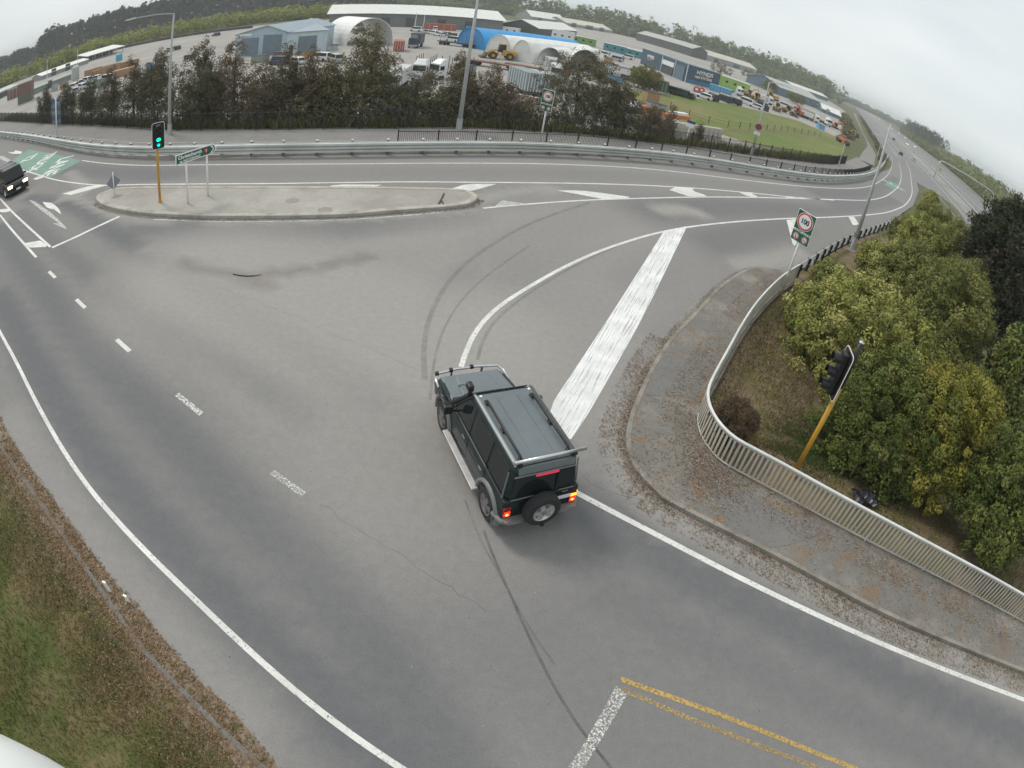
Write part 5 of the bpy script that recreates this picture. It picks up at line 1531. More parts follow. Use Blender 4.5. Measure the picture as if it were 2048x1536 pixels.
for bx, by, tx, ty, wpx, pal, back, lab in TREES:
    f = G0(bx, by); dirv = f.to_2d().normalized()
    p = f.to_2d() + dirv * back
    g = T(p.x, p.y) - .07
    zt = ztop(tx, ty, (p.x, p.y))
    H = zt - g; d = p.length
    R = wpx * 1.55 / 2 / 1130.0 * hypot(d, 6)
    lean = (tx - bx) * .0
    z0 = max(0.25, .06 * H)
    ells = [((0, 0, z0 + (H - z0) * .30), (R * 1.0, R * 1.0, (H - z0) * .33)), ((random.gauss(0, .12) * R, random.gauss(0, .12) * R, z0 + (H - z0) * .55), (R * .84, R * .84, (H - z0) * .28)), ((random.gauss(0, .12) * R, random.gauss(0, .1) * R, z0 + (H - z0) * .80), (R * .40, R * .40, (H - z0) * .22)), ((random.gauss(0, .5) * R, random.gauss(0, .4) * R, z0 + (H - z0) * .45), (R * .6, R * .6, (H - z0) * .25))]
    if 'round headed' in lab:
        ells = [((0, 0, H * .62), (R, R, H * .38)), ((-.3 * R, 0, H * .38), (R * .85, R * .85, H * .3)), ((.4 * R, .1 * R, H * .45), (R * .65, R * .65, H * .3)), ((0, 0, H * .85), (R * .6, R * .6, H * .16))]
    n = int(85 + R * H * 20)
    nm = 'shrub' if 'shrub' in lab else 'tree'
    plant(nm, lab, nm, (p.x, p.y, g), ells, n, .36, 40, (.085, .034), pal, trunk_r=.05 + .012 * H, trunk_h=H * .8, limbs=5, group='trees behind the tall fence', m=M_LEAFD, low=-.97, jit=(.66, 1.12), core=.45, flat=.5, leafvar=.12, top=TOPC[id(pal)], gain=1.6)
wood('understory', 'dark tangled understory between the trunks behind the tall fence', offset_line(smooth_line(NLINE[3:11], 1), 4.2), 165, (1.7, 3.2), (1.1, 1.9), [(.058, .056, .034, 3), (.075, .068, .038, 1.5), (.05, .052, .032, 1.5)], per=330, leaf=(.10, .045), depth=1.6, ground=None, gain=1.5)
# round willow by the container and other yard bushes
def yard_tree(lab, px, base_y, top_y, wpx, pal, name='tree', n=160, clump=.7, leaf=(.25, .12)):
    p = Yd(px, base_y); H = ztop(px, top_y, p) - LOW; R = wpx / 2 / 1150.0 * p.length
    ells = [((0, 0, H * .56), (R, R, H * .46)), ((R * .35, 0, H * .42), (R * .75, R * .75, H * .38)), ((-R * .35, .1 * R, H * .45), (R * .75, R * .75, H * .38))]
    return plant(name, lab, name, (p.x, p.y, LOW), ells, n, clump, 22, leaf, pal, trunk_r=.2, trunk_h=H * .6, limbs=4, low=-.9)
W_PAL = [(.115, .125, .032, 3), (.15, .135, .045, 1.5), (.075, .09, .028, 1.5)]
yard_tree('round olive willow between the pipe works and the paddock', 1286, 178, 130, 60, W_PAL, n=260)
yard_tree('brownish bare bush behind the end of the pipe works sign', 1440, 150, 122, 44, [(.14, .115, .055, 3), (.09, .09, .04, 1)], n=110)
yard_tree('tan bush above the yellow machines', 1498, 160, 138, 34, [(.15, .12, .05, 3), (.1, .09, .04, 1)], n=110)
yard_tree('green brown willow in front of the long blue grey shed', 1590, 208, 184, 36, W_PAL, n=140)
yard_tree('olive bush left of the long blue grey shed', 1535, 182, 160, 30, W_PAL, n=90)

# --- far woods: too far to count, each reads as one mass
def azd(px, py, d):
    w = ray(px, py); q = Vector((w.x, w.y)).normalized(); return q * d
PINE = [(.024, .036, .022, 3), (.030, .042, .026, 1.5)]
WILL = [(.125, .138, .026, 3), (.150, .145, .030, 1.5), (.10, .118, .026, 1.5)]
POPL = [(.072, .092, .034, 3), (.090, .104, .040, 1.6), (.060, .078, .030, 1.5)]
wood('pine_forest', 'dark pine forest along the skyline at the upper left', [azd(-120, 210, 600), azd(0, 140, 580), azd(60, 105, 560), azd(120, 80, 540)], 130, (13, 18), (4.5, 7), PINE, per=130, leaf=(1.2, .7), depth=30, pine=True, gain=1.25)
wood('pine_forest', 'taller dark pines rising to the top of the picture behind the armed lamp', [azd(90, 92, 530), azd(200, 50, 520), azd(300, 20, 520), azd(520, -30, 540), azd(760, -60, 600)], 290, (22, 28), (4.5, 7), PINE, per=130, leaf=(1.2, .7), depth=40, pine=True, gain=1.25)
wood('willow_belt', 'yellow green willow belt in front of the dark pines', [azd(-80, 200, 330), azd(0, 160, 325), azd(100, 110, 320), azd(250, 60, 325), azd(420, 25, 335), azd(620, 0, 345), azd(760, -5, 350)], 210, (6.5, 9.0), (4.5, 7.5), WILL, per=170, leaf=(.6, .35), depth=9, gain=1.45)
wood('far_tree_belt', 'hazy green belt of tall trees behind the industrial yard', [azd(700, 0, 640), azd(950, 0, 640), azd(1100, 5, 640), azd(1250, 30, 640), azd(1400, 70, 650), azd(1500, 100, 660), azd(1600, 140, 690), azd(1660, 172, 760)], 430, (21, 29), (5, 8), POPL, per=150, leaf=(1.0, .6), depth=24, gain=1.6)
wood('far_tree_belt', 'lower scrub at the foot of the hazy tree belt', [azd(760, 5, 590), azd(1000, 20, 600), azd(1300, 50, 600), azd(1450, 100, 600), azd(1560, 140, 600), azd(1650, 180, 620)], 200, (7, 13), (5, 8), POPL, per=120, leaf=(.8, .5), depth=10, gain=1.55)
wood('motorway_hedge', 'long green hedge of trees along the far side of the motorway', [uv(105, 92), uv(200, 92), uv(330, 94), uv(450, 97), uv(560, 100)], 260, (9.5, 13.0), (4, 6.0), [(.085, .10, .034, 3), (.13, .13, .045, 1.8), (.055, .068, .028, 1.4)], per=190, leaf=(.5, .28), depth=4, gain=1.65)
wood('motorway_hedge', 'dark trees behind the long motorway hedge', [uv(110, 112), uv(250, 116), uv(420, 120), uv(600, 130)], 110, (10, 16), (4, 7), POPL, per=150, leaf=(.8, .4), depth=10, gain=1.3)
wood('conifer_clump', 'dark conifer clump beside the motorway in the distance', [uv(600, 100), uv(720, 103), uv(860, 106)], 110, (20, 25), (5, 8), [(.045, .062, .038, 3), (.06, .075, .045, 1)], per=190, leaf=(.9, .5), depth=12)
wood('conifer_clump', 'lighter scrub at the foot of the distant conifers', [uv(520, 92), uv(700, 93), uv(860, 95)], 80, (7, 11), (4, 7), WILL, per=110, leaf=(.8, .4), depth=5)
wood('skyline_trees', 'low line of far trees where the motorway meets the sky', [uv(1250, -40), uv(1400, 60), uv(1500, 130), uv(1300, 190)], 160, (10, 16), (7, 11), POPL, per=80, leaf=(1.8, 1.0), depth=30)
wood('roadside_scrub', 'brown and green scrub between the cycle path and the motorway', G2([(1763, 322), (1762, 308), (1755, 292), (1742, 270), (1730, 250), (1721, 234)]), 90, (1.0, 1.8), (.9, 1.5), [(.12, .10, .06, 3), (.085, .09, .04, 2)], per=100, leaf=(.3, .15), depth=.7, ground=None)
wood('roadside_scrub', 'green brown bank of bushes left of the cycle path', G2([(1700, 280), (1697, 262), (1692, 246), (1688, 230)]), 60, (1.2, 2.6), (1.5, 2.6), [(.11, .10, .05, 3), (.075, .085, .035, 2)], per=110, leaf=(.4, .2), depth=2.5, ground=None)

# --- grass, undergrowth and litter: uncountable, one object each
def blades(name, label, P2, hgt, wid, tint, z=0.0, lean=.5, cat='grass', zfn=None):
    n = len(P2)
    zz = (land(P2[:, 0], P2[:, 1]) if zfn is None else zfn(P2)) + z
    base = np.column_stack([P2, zz])
    h = hgt * RNG.uniform(.5, 1.4, n); a = RNG.uniform(0, 2 * pi, n)
    dx = np.column_stack([np.cos(a), np.sin(a), np.zeros(n)]) * (wid * RNG.uniform(.6, 1.4, n))[:, None]
    b = RNG.uniform(0, 2 * pi, n)
    tip = base + np.column_stack([np.cos(b) * lean * h, np.sin(b) * lean * h, h])
    V = np.stack([base - dx, base + dx, tip], 1).reshape(-1, 3)
    return tag(obj(name, np_mesh(name, V, np.arange(3 * n).reshape(n, 3), {'tint': np.repeat(tint, 3, 0)}), None, M_LEAFD), label, cat, kind='stuff')
def scatter_line(pts, n, lo, hi):
    pts = resample(pts, .5); k = RNG.integers(0, len(pts) - 1, n)
    arr = np.array([(p.x, p.y) for p in pts]); d = np.diff(arr, axis=0)
    t = d / (np.linalg.norm(d, axis=1, keepdims=True) + 1e-9)
    o = RNG.uniform(lo, hi, n)[:, None]
    return arr[k] + d[k] * RNG.uniform(0, 1, n)[:, None] + np.column_stack([-t[k, 1], t[k, 0]]) * o
def tints(n, pal):
    p = np.array([q[:3] for q in pal]); w = np.array([q[3] for q in pal]); return p[RNG.choice(len(p), n, p=w / w.sum())] * RNG.uniform(.75, 1.3, n)[:, None]
def clumpy0(P2):
    f = np.sin(P2[:, 0] * 1.3) * np.cos(P2[:, 1] * 1.5) + np.sin(P2[:, 0] * 2.9 + 1) * .5 + RNG.normal(0, .8, len(P2))
    return P2[f > -.5]
vs = smooth_line(SHOULDER[1:-1], 1)
def patchy(P2, sc, ph, lo):
    return P2[(np.sin(P2[:, 0] * sc + ph) + np.sin(P2[:, 1] * sc * 1.3 + 2 * ph) + np.sin((P2[:, 0] + P2[:, 1]) * sc * .7 + ph)) > lo]
Pg = np.column_stack([RNG.uniform(-17, -1, 230000), RNG.uniform(-4, 13, 230000)])
Pg = Pg[(-sdist(_segs(vs), Pg[:, 0], Pg[:, 1]) > .85) & inside([tuple(p) for p in SHOULDER[:-1]] + [(-3, -16), (-24, -16), (-70, 2)], Pg[:, 0], Pg[:, 1])]
Pg = clumpy0(Pg)[:72000]
blades('verge_grass', 'green and straw coloured grass on the verge at the lower left', Pg, .11, .010, tints(len(Pg), [(.105, .135, .034, 3.0), (.16, .165, .05, 2.2), (.22, .175, .085, 1.6)]), -.03)
Pd = scatter_line(vs, 16000, -2.2, -.15)
blades('dry_grass', 'dead brown grass along the buried kerb', Pd, .06, .008, tints(len(Pd), [(.22, .155, .085, 3), (.16, .11, .06, 2), (.30, .22, .13, 1.4)]), -.02, lean=1.6)
def litter(name, label, P2, z, sz, pal, zfn=None):
    n = len(P2)
    zz = (land(P2[:, 0], P2[:, 1]) if zfn is None else zfn) + z + RNG.uniform(0, .03, n)
    V, F, tt = leaves(np.column_stack([P2, zz]), np.tile([0, 0, 1.0], (n, 1)), sz * RNG.uniform(.5, 1.5, n), sz * RNG.uniform(.15, .5, n), tints(n, pal), .22)
    return tag(obj(name, np_mesh(name, V, F, {'tint': tt}), None, M_LEAFD), label, 'leaf litter', kind='stuff')
LIT = [(.27, .19, .13, 3), (.18, .125, .085, 2.5), (.38, .31, .23, 1.3), (.11, .08, .06, 1.3)]
kr_s = smooth_line(KERB_R, 2)
def clumpy(P2, s, thr):
    f = np.sin(P2[:, 0] * s) * np.cos(P2[:, 1] * s * 1.1) + np.sin(P2[:, 0] * s * 2.3 + 1) * .6 + RNG.normal(0, 1.1, len(P2))
    return P2[f > thr]
litter('leaf_litter', 'brown leaves and twigs heaped in the gutter of the right kerb', clumpy(np.concatenate([scatter_line(kr_s, 8000, -.38, -.17), scatter_line(kr_s[26:], 26000, -.85, -.17)]), 1.7, -.6), .012, .028, LIT)
litter('leaf_litter', 'brown leaves scattered over the old footpath', clumpy(np.concatenate([scatter_line(kr_s, 9000, .0, 1.7), scatter_line(smooth_line(RAIL, 1), 16000, .02, 1.1), RNG.normal(0, 1, (9000, 2)) * np.array([.8, .6]) + np.array(G(1378, 945)[:2])]), 1.1, .0), .122, .028, LIT)
litter('leaf_litter', 'brown leaf litter along the edge of the near verge', clumpy(np.concatenate([scatter_line(vs, 16000, -.75, .05), scatter_line(vs, 9000, -1.8, .1)]), 1.3, -.3), .0, .034, [(.22, .145, .08, 3), (.15, .10, .06, 2), (.30, .21, .13, 1.2)])
litter('leaf_litter', 'dark dirt and leaves along the front kerb of the island', scatter_line([Vector(p) for p in isl[: len(isl) // 2]], 3500, -.30, -.04), .006, .03, [(.12, .095, .075, 3), (.17, .14, .11, 1)])
litter('leaf_litter', 'twigs and bark on the earth bank behind the handrail', clumpy(scatter_line(smooth_line(RAIL, 1), 9000, -3.2, -.2), .9, 0), .0, .04, LIT)
c_ = G(1628, 905)
Pb = RNG.normal(0, 1, (9000, 2)) * np.array([.75, .65]) + np.array([c_.x, c_.y])
Pb = Pb[-sdist(_segs(RAIL), Pb[:, 0], Pb[:, 1]) > .12]
blades('bank_grass', 'patch of fresh green grass at the foot of the yellow signal pole', Pb, .09, .012, tints(len(Pb), [(.085, .13, .03, 3), (.06, .10, .03, 2)]), -.01)
Pb = np.concatenate([clumpy(scatter_line(smooth_line(RAIL[8:], 1), 34000, -3.4, -.15), 1.0, -.7), clumpy(scatter_line(smooth_line(RAIL[:8], 1), 26000, -4.6, -1.3), 1.0, -.2)])
blades('bank_grass', 'thin olive grass on the earth bank beside the shrubs', Pb, .09, .014, tints(len(Pb), [(.13, .13, .040, 3), (.19, .155, .065, 2), (.10, .115, .034, 2)]), -.02)
Pu = scatter_line(smooth_line(NLINE[1:17], 1), 34000, .5, 5.5)
blades('undergrowth', 'rank grass and weeds between the tall fence and the trees', Pu, .8, .045, tints(len(Pu), [(.11, .125, .04, 3), (.19, .17, .06, 1.6), (.08, .09, .04, 2), (.19, .13, .08, .8)]), -.05)
# ================================================================== THE INDUSTRIAL YARD
def M(n, c, rough=.6, metal=0.0, var=.1, sc=.6, **k): return mat(n, c, rough, metal, var, sc, **k)
W_PALE = M('clad_pale_blue', (.36, .46, .52)); W_LIGHT = M('clad_light_blue', (.48, .57, .61)); R_BLUE = M('roof_blue_grey', (.27, .33, .38), .5)
R_WHITE = M('roof_white', (.66, .67, .63), .5); W_DARK = M('dark_clad_opening', (.06, .068, .068)); W_GREY = M('clad_grey', (.27, .28, .28)); W_NAVY = M('clad_navy', (.045, .085, .125), .5)
W_TEALD = M('clad_slate', (.10, .16, .20)); R_SLATE = M('roof_slate', (.16, .21, .24), .5); R_STRIP = M('skylight_strip', (.45, .52, .53), .4); R_GREY = M('roof_grey', (.38, .38, .36), .5)
D_ROLL = M('roller_door', (.15, .20, .24), .5); T_WHITE = M('tarp_white', (.74, .74, .72), .6); T_BLUE = M('tarp_blue', (.02, .26, .58), .55); T_BLUED = M('tarp_blue_end', (.015, .19, .45), .55)
C_RED = M('container_red', (.33, .085, .05), .6); C_TEAL = M('container_teal', (.05, .24, .27), .6); C_GREEN = M('unit_green', (.17, .33, .08), .6); C_ORG = M('timber_orange', (.38, .235, .13), .8, sc=3)
C_WHITE = M('truck_white', (.68, .69, .69), .4); C_GREYB = M('trailer_grey', (.33, .36, .37), .5); C_TEALB = M('trailer_teal_side', (.20, .25, .27), .5); C_DK = M('chassis_dark', (.05, .045, .045), .7)
C_YEL = M('plant_yellow', (.50, .28, .03), .5); C_ORD = M('plant_orange', (.55, .13, .04), .5); C_BEIGE = M('beige', (.42, .38, .30), .8); C_BLOCK = M('concrete_block', (.42, .39, .35), .9, var=.25, sc=1.5); C_BRN = M('rusty', (.20, .10, .07), .8)
C_GRN = M('shed_green', (.22, .27, .23), .6); C_GRND = M('hut_green', (.11, .135, .095), .7); C_LIME = M('unit_lime', (.30, .48, .11), .6); C_SKY = M('stock_blue', (.10, .35, .55), .6)
def frame_of(a, b):
    d = (b - a).to_2d(); rz = math.atan2(d.y, d.x)
    n = Vector((-d.y, d.x)).normalized()
    flip = n.dot(a.to_2d()) < 0
    return d.length, rz, flip
def building(label, A, B, depth, eave, ridge, wall, roof, along='x', doors=(), name='shed', over=.4, cat='building', strips=0, roof_pos=.5, zbase=LOW):
    a = A if isinstance(A, Vector) else Yd(*A); b = B if isinstance(B, Vector) else Yd(*B)
    w, rz, flip = frame_of(a, b)
    if flip: a, b = b, a; w, rz, flip = frame_of(a, b)
    r = root(name, label, cat, (a.x, a.y, zbase), rz)
    if along == 'x':
        k = depth * roof_pos
        P = [(0, -.3), (depth, -.3), (depth, eave), (k, ridge), (0, eave)]
        MB().prism(P, 0, w, 'x').build('wall', wall, r)
        q = (ridge - eave) / k * over if k > 0 else 0
        f = MB().hexa([(-over, -over, eave - q + .02), (w + over, -over, eave - q + .02), (w + over, k, ridge + .02), (-over, k, ridge + .02)], [(-over, -over, eave - q + .14), (w + over, -over, eave - q + .14), (w + over, k, ridge + .14), (-over, k, ridge + .14)]).build('roof', roof, r)
        if depth - k > .5:
            MB().hexa([(-over, k, ridge + .02), (w + over, k, ridge + .02), (w + over, depth + over, eave - q + .02), (-over, depth + over, eave - q + .02)], [(-over, k, ridge + .14), (w + over, k, ridge + .14), (w + over, depth + over, eave - q + .14), (-over, depth + over, eave - q + .14)]).build('roof', roof, r)
        for i in range(strips):
            x = w * (i + .6) / strips
            MB().hexa([(x, -over, eave - q + .145), (x + 1.1, -over, eave - q + .145), (x + 1.1, k, ridge + .145), (x, k, ridge + .145)], [(x, -over, eave - q + .19), (x + 1.1, -over, eave - q + .19), (x + 1.1, k, ridge + .19), (x, k, ridge + .19)]).build('skylight', R_STRIP, f)
    else:
        k = w * roof_pos
        MB().prism([(0, -.3), (w, -.3), (w, eave), (k, ridge), (0, eave)], 0, depth, 'y').build('wall', wall, r)
        q1 = (ridge - eave) / max(k, .1) * over; q2 = (ridge - eave) / max(w - k, .1) * over
        for x0, x1, z0, z1 in ((-over, k, eave - q1, ridge), (k, w + over, ridge, eave - q2)):
            MB().hexa([(x0, -over, z0 + .02), (x1, -over, z1 + .02), (x1, depth + over, z1 + .02), (x0, depth + over, z0 + .02)], [(x0, -over, z0 + .16), (x1, -over, z1 + .16), (x1, depth + over, z1 + .16), (x0, depth + over, z0 + .16)]).build('roof', roof, r)
    for x0, x1, h, kind in doors:
        dm = {'roll': D_ROLL, 'door': C_DK, 'open': W_DARK, 'win': M_GLASS}[kind]  # open doorways are flat dark panels that paint the shade inside
        z0 = 0 if kind != 'win' else h * .5
        MB().box(((x0 + x1) / 2 * w, -.03, (z0 + h) / 2), ((x1 - x0) * w, .10, h - z0)).build({'roll': 'roller_door', 'door': 'door', 'open': 'doorway', 'win': 'window'}[kind], dm, r)
    return r
def hz(px, py, base): return ztop(px, py, base) - LOW
# blue shed with roller doors
a = Yd(470, 113); b = Yd(572, 109); c = Yd(652, 102.5)
bs = building('pale blue shed with a gabled front and two big roller doors', a, b, 24, hz(476, 70, a), hz(536, 51, (a + b) / 2), W_PALE, R_BLUE, 'y', ((.12, .46, hz(505, 74, a), 'roll'), (.55, .90, hz(540, 71, b), 'roll')), roof_pos=.62)
MB().box((bs.children[0].dimensions.x * .5, -.06, hz(520, 66, a)), (4.2, .05, .55)).build('sign_strip', M_SWHITE, bs)
building('light blue side wing of the shed with a single roller door', b, c, 20, hz(576, 66, b), hz(600, 55, b), W_LIGHT, R_BLUE, 'x', ((.06, .16, 2.3, 'door'), (.28, .74, hz(600, 72, c), 'roll')), roof_pos=.9)
# long pale warehouse at the top of the picture
a, b = Yd(657, 54), Yd(1003, 67)
building('long warehouse with a pale roof across the top of the yard', a, b, 42, hz(672, 27, a), hz(665, 12, a), M('wall_dark_grey', (.16, .17, .165)), R_WHITE, 'x', tuple((x, x + .05, 4.2, 'open') for x in (.12, .30, .44, .62, .78)) , roof_pos=.5, over=1.2)  # dark grey wall in one even colour
a, b = Yd(1003, 65), Yd(1074, 76)
building('dark gable ended warehouse next to the long pale roof', a, b, 55, hz(1003, 46, a), hz(1040, 38.5, (a + b) / 2), W_DARK, R_WHITE, 'y', ())
a, b = Yd(1062, 41), Yd(1130, 51)
building('white roofed hall far behind the white arch shelters', a, b, 40, hz(1064, 33, a), hz(1080, 24, a), W_GREY, R_WHITE, 'x', ((.2, .3, 4, 'open'), (.6, .75, 4, 'roll')), roof_pos=.4)
a, b = Yd(1132, 52), Yd(1224, 67)
building('long low shed with a cream roof behind the white cabins', a, b, 25, hz(1135, 46, a), hz(1133, 37, a), W_GREY, M('roof_cream', (.55, .53, .44), .6), 'x', ((.1, .2, 4, 'open'), (.4, .55, 4, 'open'), (.7, .8, 4, 'open')))
a, b = Yd(1272, 80), Yd(1382, 113)
building('long dark open shed with a thin pale roof edge behind the pipe works', a, b, 16, hz(1275, 66, a), hz(1273, 58, a), W_DARK, R_GREY, 'x', ((.1, .2, 4, 'open'), (.35, .5, 4, 'open'), (.7, .85, 4, 'open')))
a, b = Yd(1385, 113), Yd(1512, 149)
building('long cream roofed shed right of the dark open shed', a, b, 18, hz(1390, 103, a), hz(1386, 93, a), W_GREY, M('roof_cream', (.55, .53, .44), .6), 'x', ((.3, .36, 3.5, 'open'), (.6, .7, 3.5, 'open')))
a, b = Yd(1556, 190), Yd(1640, 219)
building('long slate blue shed at the right end of the yard', a, b, 24, hz(1558, 174, a), hz(1560, 163, a), W_TEALD, R_GREY, 'x', ((.2, .3, 4, 'roll'), (.6, .7, 4, 'roll')))
a, b = Yd(1583, 179), Yd(1655, 203)
building('narrow white roofed shed behind the slate blue one', a, b, 16, hz(1585, 171, a), hz(1584, 166, a), W_TEALD, R_WHITE, 'x', ((.3, .5, 3, 'open'),))
a, b = Yd(1643, 224), Yd(1680, 240)
building('small white roofed slate building nearest the cycle path', a, b, 14, hz(1645, 217, a), hz(1645, 208, a), W_TEALD, R_WHITE, 'x', ((.2, .4, 3, 'roll'),))
# pipe works with the big lettering
c_, l_, r_ = Yd(1370, 164), Yd(1280, 127), Yd(1435, 179)
hE, hR = hz(1375, 129, c_), hz(1437, 148, r_)
w1, rz1, fl = frame_of(l_, c_)
pw = root('pipe_works', 'navy pipe works building with big white HYNDS lettering', 'building', (c_.x, c_.y, LOW), 0)
dl = (l_ - c_).to_2d(); dr_ = (r_ - c_).to_2d()
hLe = hz(1282, 110, l_)
base4 = [(0, 0), (dr_.x, dr_.y), (dr_.x + dl.x, dr_.y + dl.y), (dl.x, dl.y)]
top4 = [(0, 0, hE), (dr_.x, dr_.y, hR), (dr_.x + dl.x, dr_.y + dl.y, hR), (dl.x, dl.y, hE)]
MB().hexa([(x, y, -.3) for x, y in base4], top4).build('wall', W_NAVY, pw)
k = 1.02
rfp = MB().hexa([(x * k, y * k, z + .03) for x, y, z in top4], [(x * k, y * k, z + .3) for x, y, z in top4]).build('roof', R_SLATE, pw)
for t in (.02, .32, .62, .9):
    q0 = dl * t; q1 = dl * (t + .055)
    MB().hexa([(q0.x, q0.y, hE + .31), (q0.x + dr_.x, q0.y + dr_.y, hR + .31), (q1.x + dr_.x, q1.y + dr_.y, hR + .31), (q1.x, q1.y, hE + .31)], [(q0.x, q0.y, hE + .36), (q0.x + dr_.x, q0.y + dr_.y, hR + .36), (q1.x + dr_.x, q1.y + dr_.y, hR + .36), (q1.x, q1.y, hE + .36)]).build('skylight', R_STRIP, rfp)
arz = math.atan2(dr_.y, dr_.x); nrm = Vector((dr_.y, -dr_.x)).normalized() * .08; lw = dr_.length
def onwall(t, z, o=1.0): return (dr_.x * t + nrm.x * o, dr_.y * t + nrm.y * o, z)
text('lettering', 'HYNDS', hE * .30, M_SWHITE, pw, onwall(.52, hE * .70), (pi / 2, 0, arz), ext=.03, bold=.05, sx=min(1.25, lw * .55 / (hE * .30 * 3.2)))
text('lettering', 'PIPE SYSTEMS', hE * .17, M_SWHITE, pw, onwall(.50, hE * .42), (pi / 2, 0, arz), ext=.03, bold=.03, sx=min(1.3, lw * .70 / (hE * .17 * 7.2)))
sw = MB()
sp = [onwall(.36 + .36 * t, hE * (.55 - .05 * math.sin(pi * t) + .10 * t ** 3), 1.2) for t in np.linspace(0, 1, 12)]
MB().tube(sp, [.03 + .22 * math.sin(pi * min(1, t * .75 + .05)) for t in np.linspace(0, 1, 12)], 6).build('swoosh', M('swoosh_orange', (.55, .28, .10)), pw)
MB().add([onwall(.02, .2, 1.1), onwall(.98, .2, 1.1), onwall(.98, hE * .20, 1.1), onwall(.02, hE * .20, 1.1)], [(0, 1, 2, 3)]).build('blue_band', M('band_blue', (.03, .20, .35)), pw)
alz = math.atan2(-dl.y, -dl.x); nl = Vector((-dl.y, dl.x)).normalized() * .08
if nl.dot(c_.to_2d()) > 0: nl = -nl
def onleft(t, z, o=1.0): return (dl.x * t + nl.x * o, dl.y * t + nl.y * o, z)
text('lettering', 'HYNDS', hE * .27, M_SWHITE, pw, onleft(.78, hE * .66), (pi / 2, 0, alz), ext=.03, bold=.05)
MB().tube([onleft(.86 - .17 * t, hE * (.50 - .05 * math.sin(pi * t) + .08 * t ** 3), 1.2) for t in np.linspace(0, 1, 10)], [.03 + .18 * math.sin(pi * min(1, t * .75 + .05)) for t in np.linspace(0, 1, 10)], 6).build('swoosh', M('swoosh_orange', (.55, .28, .10)), pw)
def wallbox(t0, t1, z0, z1, m_, nm, th=.2):
    p, q = onleft(t0, z0), onleft(t1, z0)
    MB().hexa([p, q, (q[0] + nl.x * th * 12, q[1] + nl.y * th * 12, z0), (p[0] + nl.x * th * 12, p[1] + nl.y * th * 12, z0)], [(p[0], p[1], z1), (q[0], q[1], z1), (q[0] + nl.x * th * 12, q[1] + nl.y * th * 12, z1), (p[0] + nl.x * th * 12, p[1] + nl.y * th * 12, z1)]).build(nm, m_, pw)
wallbox(.04, .22, 0, hE * .82, W_TEALD, 'roller_door'); wallbox(.26, .50, hE * .52, hE * .80, M_SWHITE, 'sign_board'); wallbox(.26, .48, 0, hE * .45, W_DARK, 'doorway')  # doorway: dark slab painted as the shaded opening
for t in (0, .24, .52): 
    p = onleft(t, 0); MB().cyl((p[0], p[1], 0), (p[0], p[1], hE), .12, n=8).build('downpipe', M_SWHITE, pw)

# arched fabric shelters
def arch_shelter(label, A, B, top, length, m_, end=None, back=None, wall=None, ang=0.0):
    a, b = Yd(*A), Yd(*B); w, rz, flip = frame_of(a, b)
    if flip: a, b = b, a; w, rz, flip = frame_of(a, b)
    H = hz(top[0], top[1], (a + b) / 2)
    r = root('arch_shelter', label, 'shelter', ((a.x + b.x) / 2, (a.y + b.y) / 2, LOW), rz)
    n = 18
    def arcp(R_, h_): return [(R_ * cos(pi * i / n), max(0, h_ * sin(pi * i / n) ** .8)) for i in range(n + 1)]
    o_, i_ = arcp(w / 2, H), arcp(w / 2 - .15, H - .15)
    sh = length * math.tan(ang)
    v = [(x, 0, z) for x, z in o_] + [(x, 0, z) for x, z in i_] + [(x + sh, length, z) for x, z in o_] + [(x + sh, length, z) for x, z in i_]
    N = n + 1; f = []
    for k in range(n):
        f += [(k, k + 1, 2 * N + k + 1, 2 * N + k), (N + k + 1, N + k, 3 * N + k, 3 * N + k + 1), (k + 1, k, N + k, N + k + 1), (2 * N + k, 2 * N + k + 1, 3 * N + k + 1, 3 * N + k)]
    MB().add(v, f).build('canopy', m_, r, smooth=False)
    for nm, mm, y in (('end_wall', end, .25), ('back_wall', back, length - .3)):
        if mm:
            MB().add([(x + sh * y / length, y, z) for x, z in i_] + [(x + sh * y / length, y + .05, z) for x, z in i_], [tuple(range(N)), tuple(range(2 * N - 1, N - 1, -1))] + [(k, k + 1, N + k + 1, N + k) for k in range(n)]).build(nm, mm, r)
    if wall:
        for s in (-1, 1): MB().box((s * (w / 2 - .4) + sh / 2, length / 2, 1.25), (.5, length * .9, 2.5)).build('side_container', wall, r)
    return r
arch_shelter('bright blue arched fabric shelter', (913, 88), (968, 102), (934.6, 53.5), 26, T_BLUE, T_BLUED, T_BLUED, ang=.35)
arch_shelter('white arched shelter behind the wheel loader', (969.5, 109), (1020, 119), (992, 68), 24, T_WHITE, T_WHITE, T_WHITE, ang=.35)
arch_shelter('white arched shelter right of the wheel loader with a closed end', (1020, 119), (1060, 127), (1041, 79), 22, T_WHITE, T_WHITE, T_WHITE, ang=.35)
arch_shelter('open white arched shelter with blue containers inside', (1070, 128), (1123, 137), (1096, 93.5), 20, T_WHITE, None, T_WHITE, wall=C_TEAL, ang=.35)
arch_shelter('white arched shelter half hidden by the round headed tree', (1135, 138), (1195, 147), (1168, 98), 18, T_WHITE, None, T_WHITE, ang=.35)
arch_shelter('open ended white arch canopy left of the red container', (692, 92), (785, 88), (747, 36), 16, T_WHITE)
MB_ = None
def box_thing(name, label, cat, px, w, d, h, m_, rz=None, zb=LOW, bev=0.0, extra=None, group=None):
    p = Yd(*px) if not isinstance(px, Vector) else px
    r = root(name, label, cat, (p.x, p.y, zb), (math.atan2(p.x, -p.y) + pi) if rz is None else rz, group)
    MB().box((0, 0, h / 2), (w, d, h)).build('body', m_, r, bevel=bev)
    if extra: extra(r, w, d, h)
    return r
